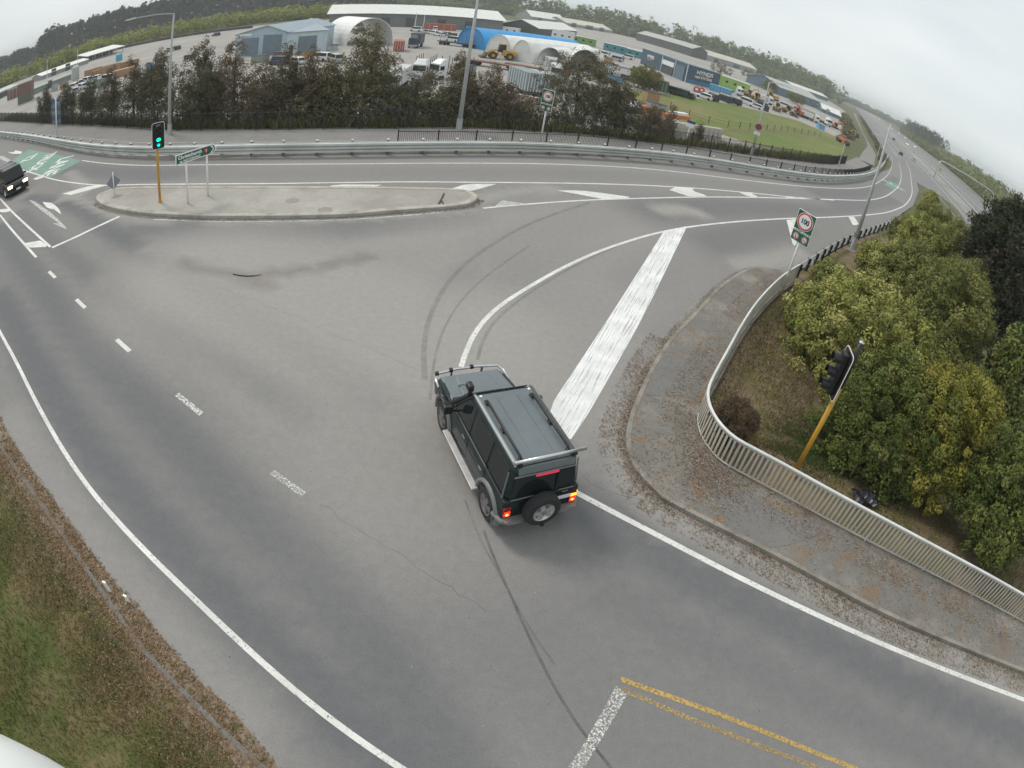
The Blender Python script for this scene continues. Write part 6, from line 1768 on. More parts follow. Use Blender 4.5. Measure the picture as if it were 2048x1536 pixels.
def ribs(r, w, d, h):
    for i in range(7):
        MB().box((-w / 2 + w * (i + .5) / 7, -d / 2 - .03, h / 2), (.08, .06, h * .94)).build('rib', M_SWHITE if h > 3 else C_DK, r)
def cont(r, w, d, h):
    for s in (-1, 1): MB().box((s * w * .24, -d / 2 - .02, h / 2), (w * .44, .04, h * .92)).build('door', r.children[0].data.materials[0], r)
    for s in (-.35, -.12, .12, .35): MB().cyl((s * w, -d / 2 - .06, .1), (s * w, -d / 2 - .06, h - .1), .03, n=6).build('lock_bar', M_SWHITE, r)
def wins(r, w, d, h):
    for i in range(max(2, int(w / 3))):
        n = max(2, int(w / 3)); MB().box((-w / 2 + w * (i + .5) / n, -d / 2 - .02, h * .58), (.9, .05, .8)).build('window', M_GLASS, r)
    MB().box((0, 0, h + .06), (w + .3, d + .3, .12)).build('roof', R_WHITE, r)
FR = math.atan2(1, 0)
box_thing('container', 'red shipping container beside the open ended white arch', 'container', (797, 101), 2.5, 6, 2.7, C_RED, extra=cont)
box_thing('container', 'long red container in front of the long warehouse', 'container', (880, 60), 12, 2.5, 2.7, C_RED, extra=cont)
box_thing('container', 'blue grey container right of the round headed tree', 'container', (1200, 150), 5, 2.5, 2.6, C_GREYB, extra=cont)
box_thing('container', 'dark green container by the round willow', 'container', (1320, 182), 3.4, 2.5, 2.8, C_GRND, extra=cont)
box_thing('cabin', 'white site cabins in a double stack', 'cabin', (1124, 84), 9, 3, 5.2, C_WHITE, extra=wins, rz=-.22)
box_thing('cabin', 'lime green cabin row right of the white double stack', 'cabin', (1160, 88), 13, 3, 3.6, C_GREEN, extra=wins, rz=-.28)
box_thing('cabin', 'white trailer home behind the blue arch', 'cabin', (1000, 66), 16, 3, 3.2, C_WHITE, extra=wins, rz=-.2)
box_thing('cabin', 'cream cabin behind the white double stack', 'cabin', (1085, 66), 11, 3, 3.0, M('cream_panel', (.5, .47, .36)), extra=wins, rz=-.22)
box_thing('cabin', 'teal sided stall row left of the pipe works', 'cabin', (1245, 108), 16, 4, 3.4, C_TEAL, extra=wins, rz=-.33)
box_thing('cabin', 'white teal stall row touching the pipe works', 'cabin', (1275, 116), 9, 4, 3.2, C_TEAL, extra=wins, rz=-.33)
box_thing('cabin', 'lime green cabin at the right end of the pipe works', 'cabin', (1462, 178), 13, 4, 4.2, C_LIME, extra=wins, rz=-.5)
box_thing('cabin', 'beige container stand among the yellow machines', 'container', (1612, 236), 6, 3, 3.4, C_BEIGE, rz=-.5, extra=cont)
box_thing('stock_pile', 'stack of bright blue pipe stock under the big lettering', 'stock', (1440, 186), 7, 3, 2.2, C_SKY, rz=-.3, extra=ribs)
for i, (px, lab) in enumerate((((1392, 184), 'left red pipe coil in front of the pipe works'), ((1402, 186), 'right red pipe coil in front of the pipe works'))):
    p = Yd(*px); r = root('pipe_coil', lab, 'pipe', (p.x, p.y, LOW), .3 * i)
    MB().ring((0, 0, .9), (.3, 1, 0), [(.85, -.4), (.85, .4), (.45, .4), (.45, -.4), (.85, -.4)], 16).build('coil', M('coil_red', (.5, .06, .07)), r)
    MB().box((0, 0, .06), (1.6, 1.2, .12)).build('stand', C_DK, r)

# trucks and trailers
def truck(label, px, rz, box=None, boxm=None, bl=7.0, cabm=None, h=2.9, name='truck', box_h=3.0, stakes=0, group=None, body_ribs=True):
    p = Yd(*px); r = root(name, label, 'truck', (p.x, p.y, LOW), rz, group)
    cm = cabm or C_WHITE
    MB().hexa([(-1.2, -1.1, .7), (1.2, -1.1, .7), (1.2, 1.0, .7), (-1.2, 1.0, .7)], [(-1.15, -.85, h), (1.15, -.85, h), (1.15, 1.0, h), (-1.15, 1.0, h)]).build('cab', cm, r, bevel=.12)
    MB().hexa([(-1.05, -1.06, 1.75), (1.05, -1.06, 1.75), (1.0, -.90, 2.65), (-1.0, -.90, 2.65)], [(-1.05, -1.12, 1.75), (1.05, -1.12, 1.75), (1.0, -.96, 2.65), (-1.0, -.96, 2.65)]).build('windscreen', M_GLASS, r)
    MB().hexa([(-.95, -.7, h - .05), (.95, -.7, h - .05), (1.0, 1.0, h - .05), (-1.0, 1.0, h - .05)], [(-.7, .2, h + .65), (.7, .2, h + .65), (.95, 1.0, h + .75), (-.95, 1.0, h + .75)]).build('roof_fairing', cm, r, bevel=.08)
    for s in (-1, 1): MB().box((s * 1.19, -.3, 2.1), (.06, .9, .7)).build('side_window', M_GLASS, r)
    MB().box((0, 1.0 + bl / 2, .9), (.9, bl, .25)).build('chassis', C_DK, r)
    MB().box((0, -1.15, .75), (2.4, .15, .5)).build('bumper', C_GREYB, r)
    for y in (-.1, bl * .72, bl * .72 + 1.3):
        for s in (-1, 1): MB().cyl((s * .85, y, .5), (s * 1.18, y, .5), .5, n=14).build('wheel', M_TYRE, r)
    if box:
        MB().box((0, 1.25 + bl / 2, 1.05 + box_h / 2), (2.5, bl - .3, box_h)).build('box_body', boxm or C_GREYB, r)
        if body_ribs:
            for s in (-1, 1):
                for i in range(6): MB().box((s * 1.27, 1.4 + (bl - .6) * (i + .5) / 6, 1.05 + box_h / 2), (.05, .09, box_h * .95)).build('rib', M_SWHITE, r)
    for i in range(stakes):
        for s in (-1, 1): MB().cyl((s * 1.15, 1.8 + bl * i / max(stakes, 1), 1.0), (s * 1.15, 1.8 + bl * i / max(stakes, 1), 4.0), .06, n=6).build('stake', C_DK, r)
    return r
def trailer(label, px, rz, L_, h, m_, ribm=None, name='trailer', flat=False, stakes=0):
    p = Yd(*px); r = root(name, label, 'trailer', (p.x, p.y, LOW), rz)
    MB().box((0, L_ / 2, 1.05), (2.2, L_, .3)).build('chassis', C_DK if not flat else m_, r)
    if not flat:
        MB().box((0, L_ / 2, 1.22 + h / 2), (2.5, L_, h)).build('box_body', m_, r)
        n = 8
        for s in (-1, 1):
            for i in range(n): MB().box((s * 1.27, L_ * (i + .5) / n, 1.22 + h / 2), (.05, .10, h * .96)).build('rib', ribm or M_SWHITE, r)
        for i in range(5): MB().box((-1.0 + .5 * i, -.03, 1.22 + h / 2), (.10, .05, h * .96)).build('rib', ribm or M_SWHITE, r)
    for y in (L_ * .12, L_ * .12 + 1.25, L_ * .78, L_ * .78 + 1.25):
        for s in (-1, 1): MB().cyl((s * .8, y, .5), (s * 1.15, y, .5), .5, n=12).build('wheel', M_TYRE, r)
    for i in range(stakes):
        for s in (-1, 1): MB().cyl((s * 1.1, L_ * (i + .5) / stakes, 1.1), (s * 1.1, L_ * (i + .5) / stakes, 3.6), .05, n=6).build('stake', C_DK, r)
    return r
truck('white truck with a grey body facing the road, left of the broad dark tree', (780, 186), .10, True, M('box_pale', (.50, .51, .50)), 8, box_h=2.2, body_ribs=False)
truck('white truck with a pink tinged roof behind the broad dark tree', (838, 160), .05, None, None, 7, stakes=4)
truck('white truck with log stakes between the broad dark tree and the slim russet one', (874, 158), -.55, None, None, 7, stakes=4)
truck('white truck cab half hidden by the round headed tree', (1108, 160), .2, True, C_GREYB, 7)
truck('small white truck above the ribbed trailer, nearer the round headed tree', (1092, 186), .5, None, None, 6, h=2.6)
truck('dark truck with an open load standing in the middle of the yard', (826, 96), .05, True, M('load_dark', (.09, .10, .10)), 6, cabm=M('cab_navy', (.05, .07, .11)), body_ribs=False)
truck('small white truck behind the side wing of the blue shed', (677, 60), -.2, None, None, 5, h=2.6)
truck('white truck parked by the red container stack at far left of the warehouse', (620, 50), .1, True, C_WHITE, 5, h=2.4, box_h=1.8, body_ribs=False)
w_a, w_c, w_b = Yd(1012, 181), Yd(1050, 199), Yd(1080, 200)
rz_t = math.atan2(-(w_a - w_c).x, (w_a - w_c).y)
trailer('ribbed grey stock trailer seen past the far speed sign', (1064, 199), rz_t, (w_a - w_c).length, 3.0, C_TEALB, M_SWHITE)
trailer('second ribbed grey trailer tucked behind the far speed sign', (1083, 197), rz_t, 4.5, 2.9, C_GREYB, M('rib_dark', (.12, .12, .12)))
trailer('long rusty red flat trailer in front of the white arches', (1050, 146), 1.35, 13, 1, C_BRN, flat=True)
trailer('second rusty red flat trailer right of the first', (1105, 152), 1.35, 10, 1, C_BRN, flat=True)
trailer('dark log trailer in front of the blue arch', (948, 97), 1.25, 11, 1, C_DK, flat=True, stakes=5)
# machines
def loader(label, px, rz, m_, s=1.0):
    p = Yd(*px); r = root('wheel_loader', label, 'machine', (p.x, p.y, LOW), rz); r.scale = (s, s, s)
    MB().hexa([(-.9, .2, .9), (.9, .2, .9), (.9, 3.0, .9), (-.9, 3.0, .9)], [(-.85, .2, 2.2), (.85, .2, 2.2), (.75, 3.0, 1.9), (-.75, 3.0, 1.9)]).build('engine_cover', m_, r, bevel=.1)
    MB().box((0, -1.6, 1.1), (1.2, 2.2, .7)).build('front_frame', m_, r)
    MB().hexa([(-.75, -.7, 1.6), (.75, -.7, 1.6), (.75, .8, 1.6), (-.75, .8, 1.6)], [(-.7, -.5, 3.3), (.7, -.5, 3.3), (.7, .8, 3.3), (-.7, .8, 3.3)]).build('cab', M_GLASS, r)
    MB().box((0, .15, 3.37), (1.6, 1.5, .12)).build('cab_roof', m_, r)
    for s_ in (-1, 1):
        MB().tube([(s_ * .55, -.9, 2.0), (s_ * .55, -2.4, 1.6), (s_ * .55, -3.4, .7)], .16, 6).build('lift_arm', m_, r)
        for y in (-1.7, 1.7): MB().ring((s_ * 1.05, y, .8), (1, 0, 0), [(.4, -.3), (.75, -.3), (.8, -.2), (.8, .2), (.75, .3), (.4, .3), (.38, 0), (.4, -.3)], 18).build('wheel', M_TYRE, r)
        for y in (-1.7, 1.7): MB().cyl((s_ * .85, y, .8), (s_ * 1.25, y, .8), .42, n=14).build('rim', m_, r)
    MB().prism([(-3.1, .15), (-4.2, .1), (-4.1, .35), (-3.5, .5), (-3.2, 1.3), (-3.0, 1.2)], -1.4, 1.4, 'x').build('bucket', C_DK, r)
    return r
def digger(label, px, rz, m_, s=1.0, boom=1.0):
    p = Yd(*px); r = root('excavator', label, 'machine', (p.x, p.y, LOW), rz); r.scale = (s, s, s)
    for s_ in (-1, 1): MB().prism([(-1.7, .1), (1.7, .1), (2.0, .45), (1.7, .8), (-1.7, .8), (-2.0, .45)], s_ * .75, s_ * 1.3, 'x').build('track', C_DK, r)
    MB().box((0, .5, 1.5), (2.4, 2.8, 1.0)).build('engine_deck', m_, r, bevel=.1)
    MB().box((-.7, -.9, 1.9), (.95, 1.3, 1.7)).build('cab', M_GLASS, r, bevel=.05)
    MB().box((-.7, -.9, 2.8), (1.0, 1.35, .1)).build('cab_roof', m_, r)
    MB().tube([(.3, -.8, 1.6), (.3, -2.4, 3.6 * boom), (.3, -3.6, 3.9 * boom)], .26, 6).build('boom', m_, r)
    MB().tube([(.3, -3.6, 3.9 * boom), (.3, -4.2, 1.6 * boom)], .2, 6).build('stick', m_, r)
    MB().prism([(-4.6, .6), (-3.7, .6), (-3.8, 1.5), (-4.3, 1.6)], -.2, .8, 'x').build('bucket', C_DK, r)
    return r
loader('yellow wheel loader in front of the white arch shelters', (1000, 118), -1.25, C_YEL, 1.15)
digger('orange excavator arm and white machine behind the small reddish tree', (1272, 232), -1.3, C_ORD, 1.0, .9)
truck('white machine cab standing under the orange excavator arm', (1262, 246), .3, None, None, 4, h=2.6)
for lab, px, rz, m_, s in (('tan excavator at the right end of the lime green cabin', (1493, 192), 1.2, C_YEL, 1.0), ('orange yellow excavator with a raised arm above the white tanks', (1546, 200), -1.0, C_YEL, 1.15), ('orange excavator behind the paddock corner gravel', (1598, 232), -.8, C_ORD, 1.1), ('small orange excavator beside the white truck near the cycle path', (1668, 256), .6, C_ORD, .9), ('yellow excavator nearest the cycle path', (1692, 270), 1.0, C_YEL, .85)):
    digger(lab, px, rz, m_, s)
for lab, px, rz, m_, s in (('orange loader among the white vans', (1513, 202), .4, C_YEL, .9), ('yellow loader left of the orange excavator', (1553, 222), -.4, C_YEL, .9), ('brown yellow loader in the middle of the machine row', (1576, 228), .9, M('plant_brown', (.36, .19, .05)), .9)):
    loader(lab, px, rz, m_, s)
for lab, px, rz, bx in (('white tipper truck beside the tan excavator', (1478, 192), .8, None), ('white tank truck above the machine row', (1540, 210), 1.1, True), ('white truck with a long deck left of the small white roofed building', (1632, 246), 1.1, True), ('white truck front nearest the small orange excavator', (1655, 252), .2, None)):
    truck(lab, px, rz, bx, C_WHITE, 5, h=2.7, box_h=1.6, body_ribs=False)
p = G(1685, 287); r = root('roller', 'orange road roller at the edge of the paddock', 'machine', (p.x, p.y, p.z), .5)
MB().box((0, 0, 1.3), (1.8, 3.0, .9)).build('engine_cover', C_ORD, r, bevel=.1)
MB().box((0, 0, 2.5), (1.7, 1.6, .12)).build('canopy', C_ORD, r)
for q in ((-.7, -.6), (.7, -.6), (-.7, .6), (.7, .6)): MB().cyl((q[0], q[1], 1.6), (q[0], q[1], 2.5), .05, n=6).build('canopy_post', C_DK, r)
for y in (-1.6, 1.6): MB().cyl((-.9, y, .65), (.9, y, .65), .65, n=18).build('drum', C_DK, r)

# parked cars
CC = {'white': car_paint('white', (.70, .71, .71)), 'silver': car_paint('silver', (.42, .43, .44), .3), 'dark': car_paint('charcoal', (.035, .038, .042)), 'navy': car_paint('navy', (.03, .05, .10)), 'green': car_paint('forest', (.02, .05, .045))}
proto = {}
def park(label, px, rz, colr, lights=False, group=None, z=LOW, p=None, van=False):
    key = (colr, lights, van)
    p = p or Yd(*px)
    if key not in proto:
        proto[key] = make_car(label, (p.x, p.y, z), rz, CC[colr], detail=False, lights=lights, group=group, van=van, H=2.0 if van else 1.6, Lc=4.9 if van else 4.5)
        return proto[key]
    c = copy_tree(proto[key], (p.x, p.y, z), rz, label=label, category='car')
    if group: c['group'] = group
    elif 'group' in c: del c['group']
    return c
for lab, px, rz, cl, van in (('white four wheel drive parked beside the dark truck in the yard', (832, 63), 1.4, 'white', True), ('silver car nearest the dark truck in the parked row', (853, 67), .9, 'silver', False), ('white car second in the parked row', (866, 69), .9, 'white', False), ('white car third in the parked row', (878, 72), .9, 'white', False), ('silver car at the right end of the parked row', (890, 71), .9, 'silver', False),
    ('dark car nearest the dark green container', (1338, 186), 1.1, 'dark', True), ('dark green car in the middle of three by the paddock', (1356, 191), 1.1, 'green', True), ('dark car last of three by the paddock', (1371, 195), 1.1, 'dark', False), ('white car lying low in front of the red pipe coils', (1407, 197), 1.2, 'white', False), ('dark van left of the dark wagons by the paddock', (1424, 200), .2, 'dark', True), ('dark wagon in the middle of the paddock edge', (1446, 203), 1.2, 'dark', True), ('dark wagon farther right on the paddock edge', (1466, 208), 1.2, 'dark', True), ('white van right of the dark wagons', (1489, 207), 1.2, 'white', True), ('white car at the corner of the paddock', (1510, 216), 1.2, 'white', False), ('navy car behind the white car at the paddock corner', (1522, 212), 1.2, 'navy', False), ('white caravan low on the gravel left of the pipe works', (1255, 118), 1.2, 'white', True)):
    park(lab, px, rz, cl, van=van)
for i, (px, cl) in enumerate((((150, 176), 'white'), ((152, 186), 'silver'), ((160, 170), 'silver'), ((163, 178), 'white'), ((171, 165), 'white'), ((180, 176), 'white'), ((186, 163), 'white'))):
    park(('first', 'second', 'third', 'fourth', 'fifth', 'sixth', 'seventh')[i] + ' pale car, from the left and back, in the cluster beside the timber stacks', px, .5 + .25 * i, cl, group='cars clustered left of the timber')
park('white van beside the timber stacks', (213, 163), 1.3, 'white', van=True)
park('silver car on the pale road behind the trees, near the armed lamp', (338, 103), 1.2, 'silver')
park('dark car on the pale road behind the trees, right of the armed lamp', (352, 100), 1.2, 'dark')
park('blue grey car parked by the low wall left of the blue shed', (432, 72), 1.2, 'navy')
for lab, px, rz, cl, van in (('white van left of the blue arch in the open yard', (905, 84), 1.2, 'white', True), ('white box van behind the parked row', (870, 62), .2, 'white', True), ('silver car beside the white truck behind the shed wing', (700, 64), .8, 'silver', False), ('dark car nosing out behind the open ended arch', (720, 62), .8, 'dark', False), ('white van in front of the shed wing', (640, 122), 1.3, 'white', True), ('navy van between the russet trees before the roller doors', (556, 130), 1.2, 'navy', True), ('white car glimpsed between the trees below the small door', (592, 128), 1.0, 'white', False), ('silver van beyond the trees left of the tallest one', (670, 125), .7, 'silver', True), ('white car on the gravel right of the round headed tree', (1212, 152), 1.2, 'white', False), ('silver van near the teal stalls', (1232, 122), 1.2, 'silver', True), ('white van near the teal stalls, farther back', (1205, 112), 1.1, 'white', True), ('white van behind the machine row', (1566, 214), 1.1, 'white', True), ('silver car behind the machine row', (1590, 220), 1.1, 'silver', False)):
    park(lab, px, rz, cl, van=van)
# timber, sheds and tanks at the left
def planks(r, w, d, h):
    for i in range(4):
        for j in range(3): MB().box((-w / 2 + w * (i + .5) / 4, -.05, h * (j + .5) / 3), (w / 4 - .12, d + .1, h / 3 - .1)).build('bundle', C_ORG, r)
for lab, px, w, h in (('orange timber stack at the left end of the timber yard', (186, 150), 6, 2.2), ('low orange timber stack beside the white van', (203, 147), 6, 1.6), ('tall orange timber stack below the open white canopy', (222, 146), 6, 2.6), ('wide orange timber stack at the right end of the timber yard', (246, 152), 7, 2.0), ('far orange timber stack behind the wide one', (252, 136), 8, 2.2)):
    box_thing('timber_stack', lab, 'timber', px, w, 3, h, C_BRN if 'low' in lab else C_ORG, extra=planks)
p = Yd(238, 122); r = root('tank', 'small teal round tank above the timber stacks', 'tank', (p.x, p.y, LOW))
MB().cyl((0, 0, 0), (0, 0, 2.6), 1.3, n=18).cyl((0, 0, 2.6), (0, 0, 3.0), 1.3, .4, 18).build('shell', M('tank_teal', (.06, .33, .42)), r)
p = Yd(151, 160); r = root('tank', 'pale grey silo at the left end of the timber yard', 'tank', (p.x, p.y, LOW))
MB().cyl((0, 0, 0), (0, 0, 4.2), 1.3, n=18).cyl((0, 0, 4.2), (0, 0, 4.9), 1.3, .4, 18).build('shell', M('tank_grey', (.40, .42, .40)), r)
a, b = Yd(176, 124), Yd(248, 103)
w_, rz_, fl_ = frame_of(a, b)
cn = root('open_shed', 'open timber shed with a white canopy roof on posts', 'building', (a.x, a.y, LOW), rz_)
hC = hz(183, 111, a)
MB().hexa([(-1, -1, hC), (w_, -1, hC), (w_, 14, hC + 1.3), (-1, 14, hC + 1.3)], [(-1, -1, hC + .3), (w_, -1, hC + .3), (w_, 14, hC + 1.6), (-1, 14, hC + 1.6)]).build('roof', R_WHITE, cn)
for i in range(6):
    for y in (0, 13): MB().box((w_ * i / 5.2, y, hC / 2), (.3, .3, hC)).build('post', C_GREYB, cn)
MB().box((w_ / 2, 13.5, hC / 2), (w_, .2, hC)).build('back_wall', W_DARK, cn)
a, b = Yd(84, 160), Yd(176, 127)
building('long low white roofed shed left of the open canopy', a, b, 10, hz(86, 151, a), hz(85, 146.5, a), W_GREY, R_WHITE, 'x', ((.2, .3, 3, 'open'), (.5, .6, 3, 'open')))
a, b = Yd(64, 191), Yd(143, 159)
building('long pale green wall of sheds along the yard road', a, b, 6, hz(66, 179, a), hz(66, 176, a), C_GRN, C_GRN, 'x', ((.4, .5, 2.5, 'open'),))
a, b = Yd(-20, 208), Yd(36, 180)
building('pale green sheds at the far left edge', a, b, 10, hz(0, 188, a), hz(0, 183, a), C_GRN, M('roof_mint', (.38, .43, .39)), 'x', ((.3, .6, 2.5, 'open'),))
box_thing('container', 'dark red container behind the tall green hut', 'container', (31, 195), 6, 3, 3.4, M('container_maroon', (.17, .085, .08)), rz=.75, extra=cont)
box_thing('hut', 'tall green and brown hut beside the yard road', 'building', (52, 203), 4.5, 5, 5.8, C_GRND, rz=.75, extra=lambda r, w, d, h: MB().box((0, 0, h * .72), (w + .06, d + .06, h * .55)).build('upper_wall', M('hut_brown', (.17, .09, .07)), r))
p = G(157, 214); box_thing('slab_wall', 'pale beige concrete bay wall seen between two dark trees', 'wall', p, 3.6, 4, 4.0, C_BEIGE, zb=p.z - 1.5, extra=lambda r, w, d, h: MB().box((0, 0, h + .06), (w + .2, d + .2, .12)).build('coping', C_BLOCK, r))
for px, ty, lab in (((154, 140), 100, 'thin white mast behind the pale grey silo'), ((94, 176), 120, 'thin grey mast beyond the long pale green sheds')):
    p = Yd(*px); r = root('mast', lab, 'pole', (p.x, p.y, LOW)); h_ = hz(px[0], ty, p)
    MB().cyl((0, 0, 0), (0, 0, h_), .14, .08, 8).build('pole', M_SWHITE, r)
    MB().box((0, 0, h_), (.8, .2, .15)).build('lamp_head', M_GALV, r)
for px, ty, lab in (((829, 58), 26, 'left flag pole before the long warehouse'), ((846, 58), 30, 'right flag pole before the long warehouse')):
    p = Yd(*px); r = root('flag_pole', lab, 'pole', (p.x, p.y, LOW)); h_ = hz(px[0], ty, p)
    MB().cyl((0, 0, 0), (0, 0, h_), .16, .10, 8).build('pole', M_SWHITE, r)
    MB().cyl((0, 0, h_), (0, 0, h_ + .2), .2, n=8).build('cap', M_SWHITE, r)
# pale side road and its barrier behind the trees
sr = [Yd(*p).to_2d() for p in ((455, 92), (400, 100), (300, 128), (180, 190), (60, 228), (0, 240))]
low_wall = root('road_barrier', 'dark barrier line along the side road behind the trees', 'barrier', (Yd(400, 66).x, Yd(400, 66).y, LOW))
bl = [Yd(*p).to_2d() for p in ((250, 96), (330, 80), (420, 66), (505, 56))]
sweep([(p.x - low_wall.location.x, p.y - low_wall.location.y, 0) for p in resample(bl, 4)], [(-.3, 0), (-.2, 1.3), (.2, 1.3), (.3, 0)]).build('wall', C_DK, low_wall)
sweep([(p.x - low_wall.location.x, p.y - low_wall.location.y, 1.31) for p in resample(bl, 4)], [(-.25, 0), (-.25, .12), (.25, .12), (.25, 0)]).build('capping', W_GREY, low_wall)
# concrete blocks behind the parking sign
cb = root('block_wall', 'pale concrete block wall stacked along the foot of the fence bank', 'wall', G(1316, 262))
cw = [G(1318, 263), G(1375, 270), G(1434, 277)]
n_ = 13
for i in range(n_):
    t = i / (n_ - 1) * 2; k_ = min(int(t), 1); q = cw[k_] + (cw[k_ + 1] - cw[k_]) * (t - k_)
    d_ = (cw[k_ + 1] - cw[k_]).to_2d(); l_b = ((cw[1] - cw[0]).length + (cw[2] - cw[1]).length) / n_ * .96
    for j in range(2):
        o_ = MB().box((0, 0, 0), (l_b, .9, .88)).build('block', C_BLOCK, cb, bevel=.04)
        o_.location = (q.x - cb.location.x, q.y - cb.location.y, q.z - cb.location.z + .44 + .9 * j); o_.rotation_euler = (0, 0, math.atan2(d_.y, d_.x))
cb2 = root('block_wall', 'short pale concrete block wall below the ribbed trailer', 'wall', G(1036, 212))
e0, e1 = G(1036, 212), G(1094, 224)
for i in range(6):
    q = e0 + (e1 - e0) * (i / 5)
    for j in range(2):
        o_ = MB().box((0, 0, 0), ((e1 - e0).length / 5 * .95, .9, .88)).build('block', C_BLOCK, cb2, bevel=.04)
        o_.location = (q.x - e0.x, q.y - e0.y, q.z - e0.z + .44 + .9 * j); o_.rotation_euler = (0, 0, math.atan2((e1 - e0).y, (e1 - e0).x))
box_thing('barrier_stack', 'stack of orange and white plastic barriers on the block wall', 'barrier', Vector((G(1345, 258).x, G(1345, 258).y, 0)), 6, 1, .6, M('barrier_orange', (.55, .16, .06)), rz=math.atan2(d_.y, d_.x), zb=G(1345, 266).z + 1.85, extra=lambda r, w, d, h: MB().box((w * .1, 0, h + .2), (w * .6, d * .9, .4)).build('white_barrier', M_SWHITE, r))
# pallets, bins and small stacks strewn over the yard
rs = random.Random(11)
CL = [('pallet stack', C_ORG), ('grey bin', C_GREYB), ('white crate', C_WHITE), ('dark crate', C_DK), ('blue crate', C_SKY), ('rusty skip', C_BRN), ('green bin', C_GRN)]
SPOTS = [((700, 58), 'below the left end of the long warehouse'), ((735, 56), 'behind the open ended white arch'), ((770, 58), 'right behind the open ended white arch'), ((905, 78), 'left of the blue arch'), ((940, 62), 'behind the blue arch'), ((1150, 108), 'on the gravel behind the white arches'), ((1175, 100), 'right of the lime green cabin row'), ((1215, 128), 'in the middle of the right yard'), ((1225, 140), 'right of the round headed tree'), ((1240, 150), 'left of the round willow'), ((1250, 160), 'near the paddock and the round willow'), ((1232, 165), 'behind the brown tree'), ((560, 122), 'in front of the small door of the blue shed'), ((520, 124), 'in front of the left roller doors'), ((615, 118), 'in front of the single roller door'), ((668, 100), 'right of the single roller door'), ((480, 128), 'at the left corner of the blue shed'), ((380, 118), 'beside the pale road behind the trees'), ((300, 140), 'behind the tree left of the armed lamp'), ((268, 135), 'right of the timber stacks'), ((200, 175), 'in front of the timber stacks'), ((128, 176), 'left of the car cluster'), ((110, 182), 'in front of the pale green sheds'), ((1450, 196), 'under the lime green cabin at the works'), ((1530, 222), 'before the machine row'), ((1640, 258), 'at the right end of the machine row'), ((1125, 152), 'under the open white arch'), ((930, 150), 'between the lamp column and the white trucks'), ((1300, 205), 'beside the orange excavator'), ((1310, 225), 'behind the concrete blocks')]
for i, (px, where) in enumerate(SPOTS):
    nm_, m_ = CL[i % len(CL)]
    w_c, h_c = rs.uniform(1.5, 3.5), rs.uniform(1.0, 2.2)
    pp = G(*px)
    box_thing(nm_.replace(' ', '_'), nm_ + ' ' + where, nm_.split()[1], pp, w_c, rs.uniform(1.2, 2.5), h_c, m_, rz=rs.uniform(-.6, .6), zb=pp.z, bev=.03, extra=lambda r, w, d, h: MB().box((0, 0, h + .05), (w * 1.04, d * 1.04, .1)).build('lid', C_DK, r))
# paddock fence posts
pfl = G2([(1252, 182), (1290, 192), (1340, 218), (1400, 244), (1460, 256), (1520, 260), (1580, 264), (1640, 274)])
pf_ = root('paddock_fence', 'row of thin posts and wires across the paddock', 'fence', (pfl[0].x, pfl[0].y, 0))
pts_ = resample(pfl, 5.0)
for p in pts_: MB().cyl(loc((p.x, p.y, T(p.x, p.y) - .1), pf_), loc((p.x, p.y, T(p.x, p.y) + 1.5), pf_), .07, n=6).build('post', C_DK, pf_)
for h_ in (.6, 1.1): MB().tube([loc((p.x, p.y, T(p.x, p.y) + h_), pf_) for p in pts_], .02, 4).build('wire', C_DK, pf_)
strip('worn_track', G2([(1430, 262), (1500, 262), (1580, 264), (1650, 276), (1690, 290)]), 1.2, .07, M_DIRT, field, step=2)

# ================================================================== THE MOTORWAY
gl_p, gr_p = Yd(1868, 355), Yd(1979, 421)
hg = hz(1883, 321, gl_p)
ga = root('sign_gantry', 'pale green tubular gantry arching over the motorway', 'gantry', (gl_p.x, gl_p.y, LOW), 0)
dv = (gr_p - gl_p).to_2d()
def gp_(t, z, o=0): return (dv.x * t + U.x * o, dv.y * t + U.y * o, z)
M_GAN = M('gantry_green', (.42, .52, .50), .5)
MB().tube([gp_(0, 0), gp_(0, hg * .72), gp_(.012, hg * .86), gp_(.035, hg * .96), gp_(.07, hg), gp_(.5, hg * 1.03), gp_(.93, hg), gp_(.965, hg * .96), gp_(.988, hg * .86), gp_(1, hg * .72), gp_(1, 0)], .28, 10).build('portal_tube', M_GAN, ga, smooth=True)
for t in (.02, .98): MB().tube([gp_(t * .96 + .02, 0), gp_(t * .96 + .02, hg * .8)], .16, 8).build('inner_leg', M_GAN, ga)
for t in (.05,): MB().box(gp_(t, hg * .55, -.4), (1.6, .1, 1.4), math.atan2(dv.y, dv.x)).build('sign_panel', M('gantry_sign', (.5, .42, .12)), ga)
ru = math.atan2(-U.x, U.y)
for lab, px, cl, away in (('dark car on the near motorway carriageway, closest to the ramp', (1801, 310), 'dark', True), ('dark car farther down the near motorway carriageway', (1787, 280), 'navy', True), ('white car beside the dark one on the near carriageway', (1826, 321), 'white', True)):
    park(lab, px, ru if away else ru + pi, cl, lights=False)
for i, px in enumerate(((1829, 294), (1814, 289), (1830, 283), (1810, 276), (1797, 267), (1784, 259), (1758, 239), (1750, 233), (1741, 227), (1716, 211))):  # white body colour stands in for the glare of the headlights
    park(('first', 'second', 'third', 'fourth', 'fifth', 'sixth', 'seventh', 'eighth', 'ninth', 'last')[i] + ' oncoming car painted white for its headlight glare, counted back from the gantry', px, ru + pi, 'white', lights=True, group='oncoming cars on the far carriageway')
